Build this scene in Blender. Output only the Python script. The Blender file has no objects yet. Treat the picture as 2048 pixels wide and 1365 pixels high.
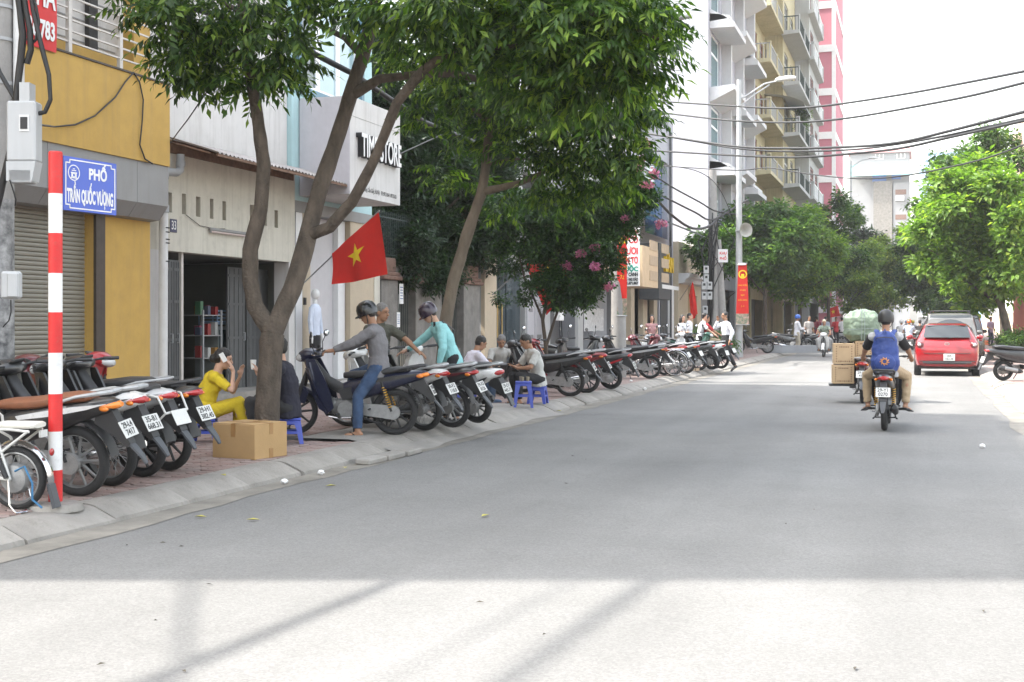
import bpy, bmesh, math, random
import numpy as np
from mathutils import Vector, Matrix, noise

random.seed(7)
RNG = np.random.default_rng(7)
SC = bpy.context.scene
COL = SC.collection
PI = math.pi

# ------------------------------------------------------------------ camera
FPX = 2500.0                      # focal length in pixels of a 2048 wide picture
HZ = 645.0                        # horizon row
CAMH = 1.5
TH = math.atan(809.0 / FPX)       # the lens looks a little to the left of the street's axis
cam = bpy.data.cameras.new('camera')
cam_o = bpy.data.objects.new('camera', cam)
COL.objects.link(cam_o)
cam_o.location = (0, 0, CAMH)
cam_o.rotation_euler = (PI / 2, 0, TH)
cam.sensor_width = 36
cam.lens = 36 * FPX / 2048
cam.shift_y = -(682.5 - HZ) / 2048
cam.clip_start = 0.1
cam.clip_end = 2000
SC.camera = cam_o

# ------------------------------------------------------------------ sky and sun
SUN_EL, SUN_AZ = math.radians(50), math.atan2(-0.951, -0.308)   # azimuth measured from +Y towards +X
w = bpy.data.worlds.new('World')
SC.world = w
w.use_nodes = True
nt = w.node_tree
bg = nt.nodes['Background']
sky = nt.nodes.new('ShaderNodeTexSky')
sky.sky_type = 'NISHITA'
sky.sun_disc = False
sky.sun_elevation = SUN_EL
sky.sun_rotation = SUN_AZ
sky.air_density = 1.7
sky.dust_density = 3.5
sky.ozone_density = 0.6
hs = nt.nodes.new('ShaderNodeHueSaturation')      # humid, milky sky
hs.inputs['Saturation'].default_value = 0.38
nt.links.new(sky.outputs[0], hs.inputs['Color'])
nt.links.new(hs.outputs[0], bg.inputs[0])
bg.inputs[1].default_value = 0.15
sun = bpy.data.lights.new('sun', 'SUN')
sun.energy = 2.0
sun.angle = math.radians(0.8)
sun.color = (1.0, 0.95, 0.87)
sun_o = bpy.data.objects.new('sun', sun)
COL.objects.link(sun_o)
SUN_DIR = Vector((math.sin(SUN_AZ) * math.cos(SUN_EL), math.cos(SUN_AZ) * math.cos(SUN_EL), math.sin(SUN_EL)))
sun_o.rotation_euler = SUN_DIR.to_track_quat('Z', 'Y').to_euler()
sun_o.location = (0, 0, 40)
vs = SC.view_settings
vs.view_transform = 'Standard'
vs.look = 'None'
vs.exposure = 2.27
vs.gamma = 1
vs.use_curve_mapping = False
SC.cycles.max_bounces = 6
SC.cycles.diffuse_bounces = 3
SC.cycles.glossy_bounces = 3
SC.cycles.transmission_bounces = 4
SC.cycles.transparent_max_bounces = 6
SC.cycles.use_denoising = True
SC.cycles.caustics_reflective = False
SC.cycles.caustics_refractive = False

# ------------------------------------------------------------------ survey: rays of the picture into the street
RV = Vector((math.cos(TH), math.sin(TH), 0))
FV = Vector((-math.sin(TH), math.cos(TH), 0))
def ray(px, py=HZ):
 return FV + RV * ((px - 1024) / FPX) + Vector((0, 0, (HZ - py) / FPX))
def gp(px, py, z=0.0):            # point at height z
 d = ray(px, py)
 t = (z - CAMH) / d.z
 return Vector((d.x * t, d.y * t, z))
def dp(px, py, zd):               # point at depth zd
 d = ray(px, py)
 return Vector((d.x * zd, d.y * zd, CAMH + d.z * zd))
def FY(px, X):                    # street distance at which a facade in plane X is crossed
 d = ray(px)
 return X * d.y / d.x
def FZ(px, py, X):                # height on a facade in plane X
 d = ray(px, py)
 return CAMH + d.z * X / d.x
def fp(px, py, X):
 return Vector((X, FY(px, X), FZ(px, py, X)))

# ------------------------------------------------------------------ materials
MATS = {}
def lin(c):
 return tuple(((x / 255) / 12.92 if x / 255 <= 0.04045 else (((x / 255) + 0.055) / 1.055) ** 2.4) for x in c)
def M(name, col=(.5, .5, .5), rough=.6, metal=0.0, var=.12, scale=6.0, bump=0.0, bscale=60.0, coat=0.0, streak=0.0,
      emit=None, spec=.5, stretch=(1, 1, 1), col2=None, spot=0.0):
 if name in MATS:
  return MATS[name]
 m = bpy.data.materials.new(name)
 MATS[name] = m
 m.use_nodes = True
 t = m.node_tree
 N, L = t.nodes, t.links
 b = N['Principled BSDF']
 b.inputs['Roughness'].default_value = rough
 b.inputs['Metallic'].default_value = metal
 b.inputs['Specular IOR Level'].default_value = spec
 b.inputs['Coat Weight'].default_value = coat
 b.inputs['Coat Roughness'].default_value = .08
 tc = N.new('ShaderNodeTexCoord')
 mp = N.new('ShaderNodeMapping')
 mp.inputs['Scale'].default_value = stretch
 L.new(tc.outputs['Object'], mp.inputs[0])
 n1 = N.new('ShaderNodeTexNoise')
 n1.inputs['Scale'].default_value = scale
 n1.inputs['Detail'].default_value = 6
 n1.inputs['Roughness'].default_value = .6
 L.new(mp.outputs[0], n1.inputs['Vector'])
 mix = N.new('ShaderNodeMix')
 mix.data_type = 'RGBA'
 c1 = [max(0, c * (1 - var)) for c in col]
 c2 = [min(1, c * (1 + var)) for c in (col2 or col)]
 mix.inputs[6].default_value = (*c1, 1)
 mix.inputs[7].default_value = (*c2, 1)
 ramp = N.new('ShaderNodeMapRange')
 ramp.inputs[1].default_value = .3
 ramp.inputs[2].default_value = .7
 L.new(n1.outputs[0], ramp.inputs[0])
 L.new(ramp.outputs[0], mix.inputs[0])
 out = mix.outputs[2]
 def darken(o, fac_socket, amount, tint=(.18, .16, .13)):
  mm = N.new('ShaderNodeMix')
  mm.data_type = 'RGBA'
  mm.inputs[7].default_value = (*tint, 1)
  sc = N.new('ShaderNodeMath')
  sc.operation = 'MULTIPLY'
  sc.inputs[1].default_value = amount
  L.new(fac_socket, sc.inputs[0])
  L.new(sc.outputs[0], mm.inputs[0])
  L.new(o, mm.inputs[6])
  return mm.outputs[2]
 if streak > 0:                       # rain stains running down
  mp2 = N.new('ShaderNodeMapping')
  mp2.inputs['Scale'].default_value = (3.0, 3.0, .22)
  L.new(tc.outputs['Object'], mp2.inputs[0])
  n2 = N.new('ShaderNodeTexNoise')
  n2.inputs['Scale'].default_value = 2.2
  n2.inputs['Detail'].default_value = 8
  n2.inputs['Roughness'].default_value = .7
  L.new(mp2.outputs[0], n2.inputs['Vector'])
  r2 = N.new('ShaderNodeMapRange')
  r2.inputs[1].default_value = .48
  r2.inputs[2].default_value = .78
  L.new(n2.outputs[0], r2.inputs[0])
  out = darken(out, r2.outputs[0], streak)
 if spot > 0:                         # grime blots
  n3 = N.new('ShaderNodeTexNoise')
  n3.inputs['Scale'].default_value = scale * 2.7
  n3.inputs['Detail'].default_value = 9
  n3.inputs['Roughness'].default_value = .75
  L.new(tc.outputs['Object'], n3.inputs['Vector'])
  r3 = N.new('ShaderNodeMapRange')
  r3.inputs[1].default_value = .53
  r3.inputs[2].default_value = .7
  L.new(n3.outputs[0], r3.inputs[0])
  out = darken(out, r3.outputs[0], spot, (.12, .11, .09))
 L.new(out, b.inputs['Base Color'])
 if bump > 0:
  nb = N.new('ShaderNodeTexNoise')
  nb.inputs['Scale'].default_value = bscale
  nb.inputs['Detail'].default_value = 5
  L.new(tc.outputs['Object'], nb.inputs['Vector'])
  bp = N.new('ShaderNodeBump')
  bp.inputs['Strength'].default_value = bump
  bp.inputs['Distance'].default_value = .02
  L.new(nb.outputs[0], bp.inputs['Height'])
  L.new(bp.outputs[0], b.inputs['Normal'])
 if emit:
  b.inputs['Emission Color'].default_value = (*emit[0], 1)
  b.inputs['Emission Strength'].default_value = emit[1]
 return m
def paint(name, col, **k):
 k.setdefault('rough', .35); k.setdefault('coat', .5); k.setdefault('var', .06); k.setdefault('spot', .12)
 return M(name, col, **k)
def glassmat(name, col=(.05, .07, .08), rough=.06):
 return M(name, col, rough=rough, spec=.9, var=.1, scale=2)
def leafmat(name, dark, light, hot, hotpos=.88, trans=.35):
 if name in MATS:
  return MATS[name]
 m = bpy.data.materials.new(name)
 MATS[name] = m
 m.use_nodes = True
 t = m.node_tree
 N, L = t.nodes, t.links
 b = N['Principled BSDF']
 b.inputs['Roughness'].default_value = .45
 b.inputs['Specular IOR Level'].default_value = .4
 g = N.new('ShaderNodeNewGeometry')
 oi = N.new('ShaderNodeObjectInfo')
 ad = N.new('ShaderNodeMath'); ad.operation = 'ADD'
 L.new(g.outputs['Random Per Island'], ad.inputs[0])
 L.new(oi.outputs['Random'], ad.inputs[1])
 fr = N.new('ShaderNodeMath'); fr.operation = 'FRACT'
 L.new(ad.outputs[0], fr.inputs[0])
 cr = N.new('ShaderNodeValToRGB')
 e = cr.color_ramp.elements
 e[0].position = 0; e[0].color = (*dark, 1)
 e[1].position = 1; e[1].color = (*hot, 1)
 x = e.new(hotpos); x.color = (*light, 1)
 L.new(fr.outputs[0], cr.inputs[0])
 L.new(cr.outputs[0], b.inputs['Base Color'])
 tr = N.new('ShaderNodeBsdfTranslucent')
 br = N.new('ShaderNodeMix'); br.data_type = 'RGBA'; br.blend_type = 'MULTIPLY'
 br.inputs[0].default_value = 1
 br.inputs[7].default_value = (1.5, 1.7, .6, 1)
 L.new(cr.outputs[0], br.inputs[6])
 L.new(br.outputs[2], tr.inputs[0])
 ms = N.new('ShaderNodeMixShader')
 ms.inputs[0].default_value = trans
 L.new(b.outputs[0], ms.inputs[1])
 L.new(tr.outputs[0], ms.inputs[2])
 L.new(ms.outputs[0], N['Material Output'].inputs[0])
 return m

# ------------------------------------------------------------------ mesh building
class MB:
 def __init__(s):
  s.v, s.f, s.M = [], [], None
 def add(s, vs, fs):
  o = len(s.v)
  if s.M is not None:
   vs = [s.M @ Vector(p) for p in vs]
  s.v.extend([tuple(p) for p in vs])
  s.f.extend([tuple(i + o for i in f) for f in fs])
  return s
 def box(s, c, d, rot=None, bev=0.0):
  h = [x / 2 for x in d]
  m = Matrix.Translation(c)
  if rot is not None:
   m = m @ (rot if isinstance(rot, Matrix) else Matrix.Rotation(rot, 4, 'Z'))
  if bev <= 0:
   vs = [(x * h[0], y * h[1], z * h[2]) for x in (-1, 1) for y in (-1, 1) for z in (-1, 1)]
   fs = [(0, 1, 3, 2), (4, 6, 7, 5), (0, 4, 5, 1), (2, 3, 7, 6), (0, 2, 6, 4), (1, 5, 7, 3)]
  else:
   bev = min(bev, min(h) * .98)
   vs, idx = [], {}
   for sx in (-1, 1):
    for sy in (-1, 1):
     for sz in (-1, 1):
      for a in range(3):
       q = [h[0] - bev, h[1] - bev, h[2] - bev]
       q[a] = h[a]
       idx[sx, sy, sz, a] = len(vs)
       vs.append((sx * q[0], sy * q[1], sz * q[2]))
   fs = []
   for a in range(3):
    b_, c_ = [i for i in range(3) if i != a]
    for sa in (-1, 1):
     loop = []
     for sb, sc in ((-1, -1), (1, -1), (1, 1), (-1, 1)):
      k = [0, 0, 0]; k[a] = sa; k[b_] = sb; k[c_] = sc
      loop.append(idx[k[0], k[1], k[2], a])
     fs.append(tuple(loop))
    for sb in (-1, 1):
     for sc in (-1, 1):
      k1 = [0, 0, 0]; k1[a] = -1; k1[b_] = sb; k1[c_] = sc
      k2 = list(k1); k2[a] = 1
      fs.append((idx[(*k1, b_)], idx[(*k2, b_)], idx[(*k2, c_)], idx[(*k1, c_)]))
   for sx in (-1, 1):
    for sy in (-1, 1):
     for sz in (-1, 1):
      fs.append((idx[sx, sy, sz, 0], idx[sx, sy, sz, 1], idx[sx, sy, sz, 2]))
  return s.add([m @ Vector(p) for p in vs], fs)
 def bb(s, x0, x1, y0, y1, z0, z1, bev=0.0):
  return s.box(((x0 + x1) / 2, (y0 + y1) / 2, (z0 + z1) / 2), (abs(x1 - x0), abs(y1 - y0), abs(z1 - z0)), None, bev)
 def tube(s, pts, r, seg=8, caps=True, flat=1.0):
  pts = [Vector(p) for p in pts]
  n = len(pts)
  rs = [r] * n if not hasattr(r, '__len__') else list(r)
  tang = []
  for i in range(n):
   t = (pts[min(i + 1, n - 1)] - pts[max(i - 1, 0)])
   tang.append(t.normalized() if t.length > 1e-9 else Vector((0, 0, 1)))
  a = Vector((0, 0, 1)) if abs(tang[0].z) < .9 else Vector((1, 0, 0))
  u = tang[0].cross(a).normalized()
  vs, fs = [], []
  for i in range(n):
   u = (u - tang[i] * u.dot(tang[i]))
   u = u.normalized() if u.length > 1e-6 else tang[i].orthogonal().normalized()
   w_ = tang[i].cross(u)
   for k in range(seg):
    an = 2 * PI * k / seg
    vs.append(pts[i] + (u * math.cos(an) + w_ * math.sin(an) * flat) * rs[i])
  for i in range(n - 1):
   for k in range(seg):
    k2 = (k + 1) % seg
    fs.append((i * seg + k, i * seg + k2, (i + 1) * seg + k2, (i + 1) * seg + k))
  if caps:
   fs.append(tuple(range(seg - 1, -1, -1)))
   fs.append(tuple((n - 1) * seg + k for k in range(seg)))
  return s.add(vs, fs)
 def capsule(s, p0, p1, r0, r1, seg=10, hem=3):
  p0, p1 = Vector(p0), Vector(p1)
  d = p1 - p0
  d = d.normalized() if d.length > 1e-6 else Vector((0, 0, 1))
  pts, rs = [], []
  for i in range(hem + 1):
   an = PI / 2 * (1 - i / hem) * .98
   pts.append(p0 - d * r0 * math.sin(an)); rs.append(r0 * math.cos(an))
  for i in range(hem + 1):
   an = PI / 2 * (i / hem) * .98
   pts.append(p1 + d * r1 * math.sin(an)); rs.append(r1 * math.cos(an))
  return s.tube(pts, rs, seg)
 def ell(s, c, r, rot=None, seg=14, rings=9):
  vs, fs = [], []
  m = Matrix.Translation(c)
  if rot is not None:
   m = m @ rot
  for i in range(rings + 1):
   a = PI * i / rings
   a = min(max(a, .02), PI - .02)
   for k in range(seg):
    b_ = 2 * PI * k / seg
    vs.append(m @ Vector((r[0] * math.sin(a) * math.cos(b_), r[1] * math.sin(a) * math.sin(b_), r[2] * math.cos(a))))
  for i in range(rings):
   for k in range(seg):
    k2 = (k + 1) % seg
    fs.append((i * seg + k, (i + 1) * seg + k, (i + 1) * seg + k2, i * seg + k2))
  fs.append(tuple(range(seg)))
  fs.append(tuple(rings * seg + k for k in range(seg - 1, -1, -1)))
  return s.add(vs, fs)
 def lathe(s, prof, seg=20, m=None, closed=False):
  vs, fs = [], []
  n = len(prof)
  for (r, z) in prof:
   for k in range(seg):
    a = 2 * PI * k / seg
    p = Vector((r * math.cos(a), r * math.sin(a), z))
    vs.append(m @ p if m is not None else p)
  for i in range(n if closed else n - 1):
   j = (i + 1) % n
   for k in range(seg):
    k2 = (k + 1) % seg
    fs.append((i * seg + k, i * seg + k2, j * seg + k2, j * seg + k))
  if not closed:
   if prof[0][0] > 1e-5: fs.append(tuple(range(seg - 1, -1, -1)))
   if prof[-1][0] > 1e-5: fs.append(tuple((n - 1) * seg + k for k in range(seg)))
  return s.add(vs, fs)
 def prism(s, out, t0, t1, fn):          # outline of (a, b) pairs pushed from t0 to t1; fn(a, b, t) -> point
  n = len(out)
  vs = [fn(a, b, t0) for a, b in out] + [fn(a, b, t1) for a, b in out]
  fs = [tuple(range(n - 1, -1, -1)), tuple(range(n, 2 * n))]
  fs += [(i, (i + 1) % n, n + (i + 1) % n, n + i) for i in range(n)]
  return s.add(vs, fs)
 def px(s, out, x0, x1):                 # side profile (y, z) given a width in x
  return s.prism(out, x0, x1, lambda a, b, t: (t, a, b))
 def loft(s, rings, caps=True):
  n = len(rings[0])
  vs = [p for r in rings for p in r]
  fs = []
  for i in range(len(rings) - 1):
   for k in range(n):
    k2 = (k + 1) % n
    fs.append((i * n + k, i * n + k2, (i + 1) * n + k2, (i + 1) * n + k))
  if caps:
   fs.append(tuple(range(n - 1, -1, -1)))
   fs.append(tuple((len(rings) - 1) * n + k for k in range(n)))
  return s.add(vs, fs)
 def sup(s, secs, seg=16, p=2.6, caps=True):   # sections along y: (y, zc, halfw, halfh)
  rings = []
  for (y, zc, hw, hh) in secs:
   r = []
   for k in range(seg):
    a = 2 * PI * k / seg
    c, q = math.cos(a), math.sin(a)
    r.append((hw * math.copysign(abs(c) ** (2 / p), c), y, zc + hh * math.copysign(abs(q) ** (2 / p), q)))
   rings.append(r)
  return s.loft(rings, caps)
 def grid(s, fn, nu, nv, thick=0.0):
  vs = [fn(i / nu, j / nv) for i in range(nu + 1) for j in range(nv + 1)]
  W = nv + 1
  fs = [(i * W + j, (i + 1) * W + j, (i + 1) * W + j + 1, i * W + j + 1) for i in range(nu) for j in range(nv)]
  return s.add(vs, fs)
 def mesh(s, name, smooth=35, fix=True):
  me = bpy.data.meshes.new(name)
  me.from_pydata(s.v, [], s.f)
  if fix and len(s.f) < 60000:
   bm = bmesh.new()
   bm.from_mesh(me)
   bmesh.ops.recalc_face_normals(bm, faces=bm.faces)
   bm.to_mesh(me)
   bm.free()
  if smooth:
   me.polygons.foreach_set('use_smooth', [True] * len(me.polygons))
   me.set_sharp_from_angle(angle=math.radians(smooth))
  me.update()
  return me

def link(name, data, parent=None, loc=None, rot=None, mat=None):
 o = bpy.data.objects.new(name, data)
 COL.objects.link(o)
 if loc is not None: o.location = loc
 if rot is not None: o.rotation_euler = rot if hasattr(rot, '__len__') else (0, 0, rot)
 if parent is not None: o.parent = parent
 if mat is not None:
  if len(data.materials) == 0:
   data.materials.append(mat)
  o.material_slots[0].link = 'OBJECT'
  o.material_slots[0].material = mat
 return o
def obj(name, mb, mat, parent=None, smooth=35, loc=None, rot=None, kind=None, fix=True, label=None):
 o = link(name, mb.mesh(name, smooth, fix), parent, loc, rot)
 for m in (mat if isinstance(mat, (list, tuple)) else [mat]):
  o.data.materials.append(m)
 if kind: o['kind'] = kind
 if label: o['label'] = label
 return o
def tag(o, label, cat, group=None, kind=None):
 o['label'] = label
 o['category'] = cat
 if group: o['group'] = group
 if kind: o['kind'] = kind
 return o
def thing(name, label, cat, loc=(0, 0, 0), rot=0, group=None):
 o = link(name, None, None, loc, rot)
 o.empty_display_size = .2
 return tag(o, label, cat, group)
def dup(root, loc=None, rot=None, label=None, group=None):
 def cp(o, par):
  c = o.copy()
  COL.objects.link(c)
  if par is not None: c.parent = par
  for ch in o.children: cp(ch, c)
  return c
 r = cp(root, None)
 if loc is not None: r.location = loc
 if rot is not None: r.rotation_euler = rot if hasattr(rot, '__len__') else (0, 0, rot)
 if label: r['label'] = label
 if group: r['group'] = group
 return r
CACHE = {}
def cpart(name, key, fn, mat, parent, smooth=35, loc=None, rot=None, label=None):   # parts that share their mesh
 if key not in CACHE:
  b = MB(); fn(b)
  CACHE[key] = b.mesh(name, smooth)
 o = link(name, CACHE[key], parent, loc, rot, mat)
 if label: o['label'] = label
 return o
def text(name, body, size, mat, parent, loc, xdir, updir, ext=.002, align='CENTER', sx=1.0, bold=0.0, space=1.0):
 cu = bpy.data.curves.new(name, 'FONT')
 cu.body = body
 cu.size = size
 cu.extrude = ext
 cu.offset = bold
 cu.align_x = align
 cu.align_y = 'CENTER'
 cu.resolution_u = 3
 cu.space_character = space
 cu.materials.append(mat)
 key = ('text', body, size, ext, align, round(bold, 4), mat.name)
 if key not in CACHE:
  tmp = bpy.data.objects.new('tmp', cu)
  COL.objects.link(tmp)
  CACHE[key] = bpy.data.meshes.new_from_object(tmp)
  bpy.data.objects.remove(tmp)
  if len(CACHE[key].materials) == 0: CACHE[key].materials.append(mat)
 o = bpy.data.objects.new(name, CACHE[key])
 COL.objects.link(o)
 x = Vector(xdir).normalized(); u = Vector(updir).normalized(); z = x.cross(u).normalized(); u = z.cross(x)
 m = Matrix((x, u, z)).transposed().to_4x4() @ Matrix.Diagonal((sx, 1, 1, 1))
 m.translation = Vector(loc)
 if parent is not None:
  o.parent = parent
 o.matrix_local = m
 return o
def wall(mb, X, y0, y1, z0, z1, holes=(), rev=.15):      # facade in plane X looking to +X, with reveals
 ys = sorted({y0, y1, *[h[0] for h in holes], *[h[1] for h in holes]})
 zs = sorted({z0, z1, *[h[2] for h in holes], *[h[3] for h in holes]})
 ys = [y for y in ys if y0 <= y <= y1]; zs = [z for z in zs if z0 <= z <= z1]
 for a, b_ in zip(ys, ys[1:]):
  for c, d in zip(zs, zs[1:]):
   ym, zm = (a + b_) / 2, (c + d) / 2
   if any(h[0] < ym < h[1] and h[2] < zm < h[3] for h in holes): continue
   mb.add([(X, a, c), (X, b_, c), (X, b_, d), (X, a, d)], [(0, 1, 2, 3)])
 for (a, b_, c, d) in holes:
  R = X - rev
  mb.add([(X, a, c), (X, b_, c), (X, b_, d), (X, a, d), (R, a, c), (R, b_, c), (R, b_, d), (R, a, d)],
               [(0, 4, 5, 1), (1, 5, 6, 2), (2, 6, 7, 3), (3, 7, 4, 0)])
def body(mb, X, y0, y1, z0, z1, depth=10.0):             # the rest of the house behind such a facade
 D = X - depth
 mb.add([(X, y0, z0), (X, y1, z0), (X, y1, z1), (X, y0, z1), (D, y0, z0), (D, y1, z0), (D, y1, z1), (D, y0, z1)],
           [(0, 3, 7, 4), (1, 5, 6, 2), (3, 2, 6, 7), (4, 7, 6, 5)])
def window(parent, X, y0, y1, z0, z1, fm, gm, mull=1, trans=0, fw=.05, proud=-.08):
 f = MB()
 x0, x1 = X + proud - .05, X + proud
 f.bb(x0, x1, y0, y1, z0, z0 + fw); f.bb(x0, x1, y0, y1, z1 - fw, z1)
 f.bb(x0, x1, y0, y0 + fw, z0 + fw, z1 - fw); f.bb(x0, x1, y1 - fw, y1, z0 + fw, z1 - fw)
 for k in range(mull):
  y = y0 + (y1 - y0) * (k + 1) / (mull + 1)
  f.bb(x0, x1, y - fw / 2, y + fw / 2, z0 + fw, z1 - fw)
 for k in range(trans):
  z = z0 + (z1 - z0) * .66
  f.bb(x0, x1 + .004, y0 + fw, y1 - fw, z - fw / 2, z + fw / 2)
 o = obj('window', f, fm, parent, smooth=0)
 g = MB()
 g.bb(x0 + .01, x0 + .025, y0 + fw * .5, y1 - fw * .5, z0 + fw * .5, z1 - fw * .5)
 obj('pane', g, gm, o, smooth=0)
 return o
# ================================================================== GROUND, ROAD, KERBS, PAVEMENTS
PZ = 0.13
m_earth = M('earth', (.19, .17, .14), .95, var=.3, scale=.5)
m_asph = M('asphalt', (.186, .184, .179), .88, var=.10, scale=.55, bump=.5, bscale=260, spec=.25, spot=.06)
# fine aggregate and worn tracks on the asphalt
def asphalt_detail(m, amt=.13):
 t = m.node_tree; N, L = t.nodes, t.links
 b = N['Principled BSDF']
 src = b.inputs['Base Color'].links[0].from_socket
 tc = N.new('ShaderNodeTexCoord')
 vo = N.new('ShaderNodeTexVoronoi'); vo.inputs['Scale'].default_value = 85
 L.new(tc.outputs['Object'], vo.inputs['Vector'])
 mr = N.new('ShaderNodeMapRange'); mr.inputs[1].default_value = 0; mr.inputs[2].default_value = 1
 mr.inputs[3].default_value = 1 - amt; mr.inputs[4].default_value = 1 + amt
 sp = N.new('ShaderNodeSeparateColor')
 L.new(vo.outputs['Color'], sp.inputs[0]); L.new(sp.outputs[0], mr.inputs[0])
 mp = N.new('ShaderNodeMapping'); mp.inputs['Scale'].default_value = (1.1, .05, 1)
 L.new(tc.outputs['Object'], mp.inputs[0])
 n = N.new('ShaderNodeTexNoise'); n.inputs['Scale'].default_value = 1.0; n.inputs['Detail'].default_value = 7
 L.new(mp.outputs[0], n.inputs['Vector'])
 m2 = N.new('ShaderNodeMapRange'); m2.inputs[1].default_value = .3; m2.inputs[2].default_value = .7
 m2.inputs[3].default_value = .88; m2.inputs[4].default_value = 1.1
 L.new(n.outputs[0], m2.inputs[0])
 k = N.new('ShaderNodeMath'); k.operation = 'MULTIPLY'
 L.new(mr.outputs[0], k.inputs[0]); L.new(m2.outputs[0], k.inputs[1])
 # thin cracks
 vc = N.new('ShaderNodeTexVoronoi'); vc.feature = 'DISTANCE_TO_EDGE'; vc.inputs['Scale'].default_value = .55
 wn = N.new('ShaderNodeTexNoise'); wn.inputs['Scale'].default_value = 2.2; wn.inputs['Detail'].default_value = 6
 L.new(tc.outputs['Object'], wn.inputs['Vector'])
 va = N.new('ShaderNodeVectorMath'); va.operation = 'ADD'
 L.new(tc.outputs['Object'], va.inputs[0]); L.new(wn.outputs['Color'], va.inputs[1])
 L.new(va.outputs[0], vc.inputs['Vector'])
 cm = N.new('ShaderNodeMapRange'); cm.inputs[1].default_value = .0; cm.inputs[2].default_value = .012
 cm.inputs[3].default_value = .93; cm.inputs[4].default_value = 1
 L.new(vc.outputs['Distance'], cm.inputs[0])
 k2 = N.new('ShaderNodeMath'); k2.operation = 'MULTIPLY'
 L.new(k.outputs[0], k2.inputs[0]); L.new(cm.outputs[0], k2.inputs[1])
 vm = N.new('ShaderNodeVectorMath'); vm.operation = 'SCALE'
 L.new(src, vm.inputs[0]); L.new(k2.outputs[0], vm.inputs['Scale'])
 L.new(vm.outputs[0], b.inputs['Base Color'])
asphalt_detail(m_asph)
m_conc = M('concrete', (.26, .243, .22), .9, var=.2, scale=2.2, bump=.45, bscale=50, spot=.5)
m_conc2 = M('concrete_apron', (.26, .245, .225), .9, var=.18, scale=1.2, bump=.3, bscale=60, spot=.3)
m_dirt = M('gutter_dirt', (.20, .185, .16), .95, var=.3, scale=2.5, bump=.3, bscale=90)
def pavermat(name, c1, c2):
 m = M(name, c1, .9, var=.1, scale=3, bump=.25, bscale=120, spot=.4)
 t = m.node_tree; N, L = t.nodes, t.links
 b = N['Principled BSDF']; src = b.inputs['Base Color'].links[0].from_socket
 g = N.new('ShaderNodeNewGeometry'); oi = N.new('ShaderNodeObjectInfo')
 a = N.new('ShaderNodeMath'); a.operation = 'ADD'; f = N.new('ShaderNodeMath'); f.operation = 'FRACT'
 L.new(g.outputs['Random Per Island'], a.inputs[0]); L.new(oi.outputs['Random'], a.inputs[1]); L.new(a.outputs[0], f.inputs[0])
 mx = N.new('ShaderNodeMix'); mx.data_type = 'RGBA'; mx.inputs[7].default_value = (*c2, 1)
 mu = N.new('ShaderNodeMath'); mu.operation = 'MULTIPLY'; mu.inputs[1].default_value = .85
 L.new(f.outputs[0], mu.inputs[0]); L.new(mu.outputs[0], mx.inputs[0]); L.new(src, mx.inputs[6])
 L.new(mx.outputs[2], b.inputs['Base Color'])
 return m
m_paver = pavermat('paver', (.245, .165, .145), (.29, .235, .215))
m_joint = M('paver_joint', (.075, .06, .052), .95, var=.25, scale=4, bump=.3)

b = MB(); b.add([(-400, -60, -.02), (400, -60, -.02), (400, 700, -.02), (-400, 700, -.02)], [(0, 1, 2, 3)])
g_o = obj('ground', b, m_earth, smooth=0, kind='structure')
XL, XR = -5.70, 1.66
b = MB(); b.grid(lambda u, v: (XL + (XR - XL) * u, -12 + 420 * v, 0.0 + .05 * math.sin(PI * u) * 0), 4, 60)
road = obj('road', b, m_asph, smooth=0, kind='structure')
b = MB()
def gut(u, v):
 y = -12 + 260 * v
 return (XL + u * (.30 + .13 * noise.noise((0, y * .35, 3)) + .07 * noise.noise((0, y * 1.7, 5))), y, .004)
b.grid(gut, 1, 520)
obj('gutter_dirt', b, m_dirt, road, smooth=0, kind='stuff')

# left pavement: bed, edge stones one by one, pavers one by one where near
b = MB(); b.bb(-14, -6.10, -12, 170, -.015, PZ - .012)
pav = obj('pavement', b, m_joint, smooth=0, kind='structure')
kerb = MB(); kerb.bb(-6.08, -5.74, -12, 170, -.015, .02)
kerb_o = obj('kerb', kerb, m_conc, smooth=0, kind='structure')
prof = [(-5.70, -.01), (-5.715, .035), (-5.90, .118), (-5.96, .132), (-6.10, .134), (-6.10, -.01)]
def kerbstone(b, L_):
 b.prism(prof, .006, L_ - .006, lambda a, z, t: (a, t, z))
y = -1.0
n = 0
while y < 60:
 o = cpart('kerb_stone', 'kerb_stone', lambda b: kerbstone(b, 1.0), m_conc, kerb_o, smooth=25,
              loc=(random.uniform(-.012, .012), y, random.uniform(-.008, .008)), rot=(random.uniform(-.006, .006), 0, random.uniform(-.005, .005)))
 y += 1.0
b = MB(); b.M = Matrix.Translation((0, 60, 0)); kerbstone(b, 110)
obj('kerb_run', b, m_conc, kerb_o, smooth=25)
# concrete apron where bikes are rolled up on to the pavement
ap = MB()
def apron(u, v):
 y = 13.1 + 6.6 * v
 wv = .10 * noise.noise((0, y * 1.3, 2))
 x = -5.55 - (1.35 + wv) * u
 z = .008 + (PZ + .015) * min(1, u / .45)
 return (x + (.15 * noise.noise((0, y * .9, 7)) if u == 0 else 0), y, z + .004 * noise.noise((x * 3, y * 3, 0)))
ap.grid(apron, 10, 40)
obj('concrete_apron', ap, m_conc2, smooth=60, kind='structure')
sl = MB()
for k in range(3):
 sl.M = Matrix.Translation((-5.52 + .02 * k, 12.2 + .47 * k, .035)) @ Matrix.Rotation(.03 * (k - 1), 4, 'Z') @ Matrix.Rotation(.05, 4, 'Y')
 sl.box((0, 0, 0), (.17, .44, .06), None, .012)
tag(obj('drain_slab', sl, m_conc2, smooth=0), 'broken concrete slab lying in the gutter by the kerb', 'slab')

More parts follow.
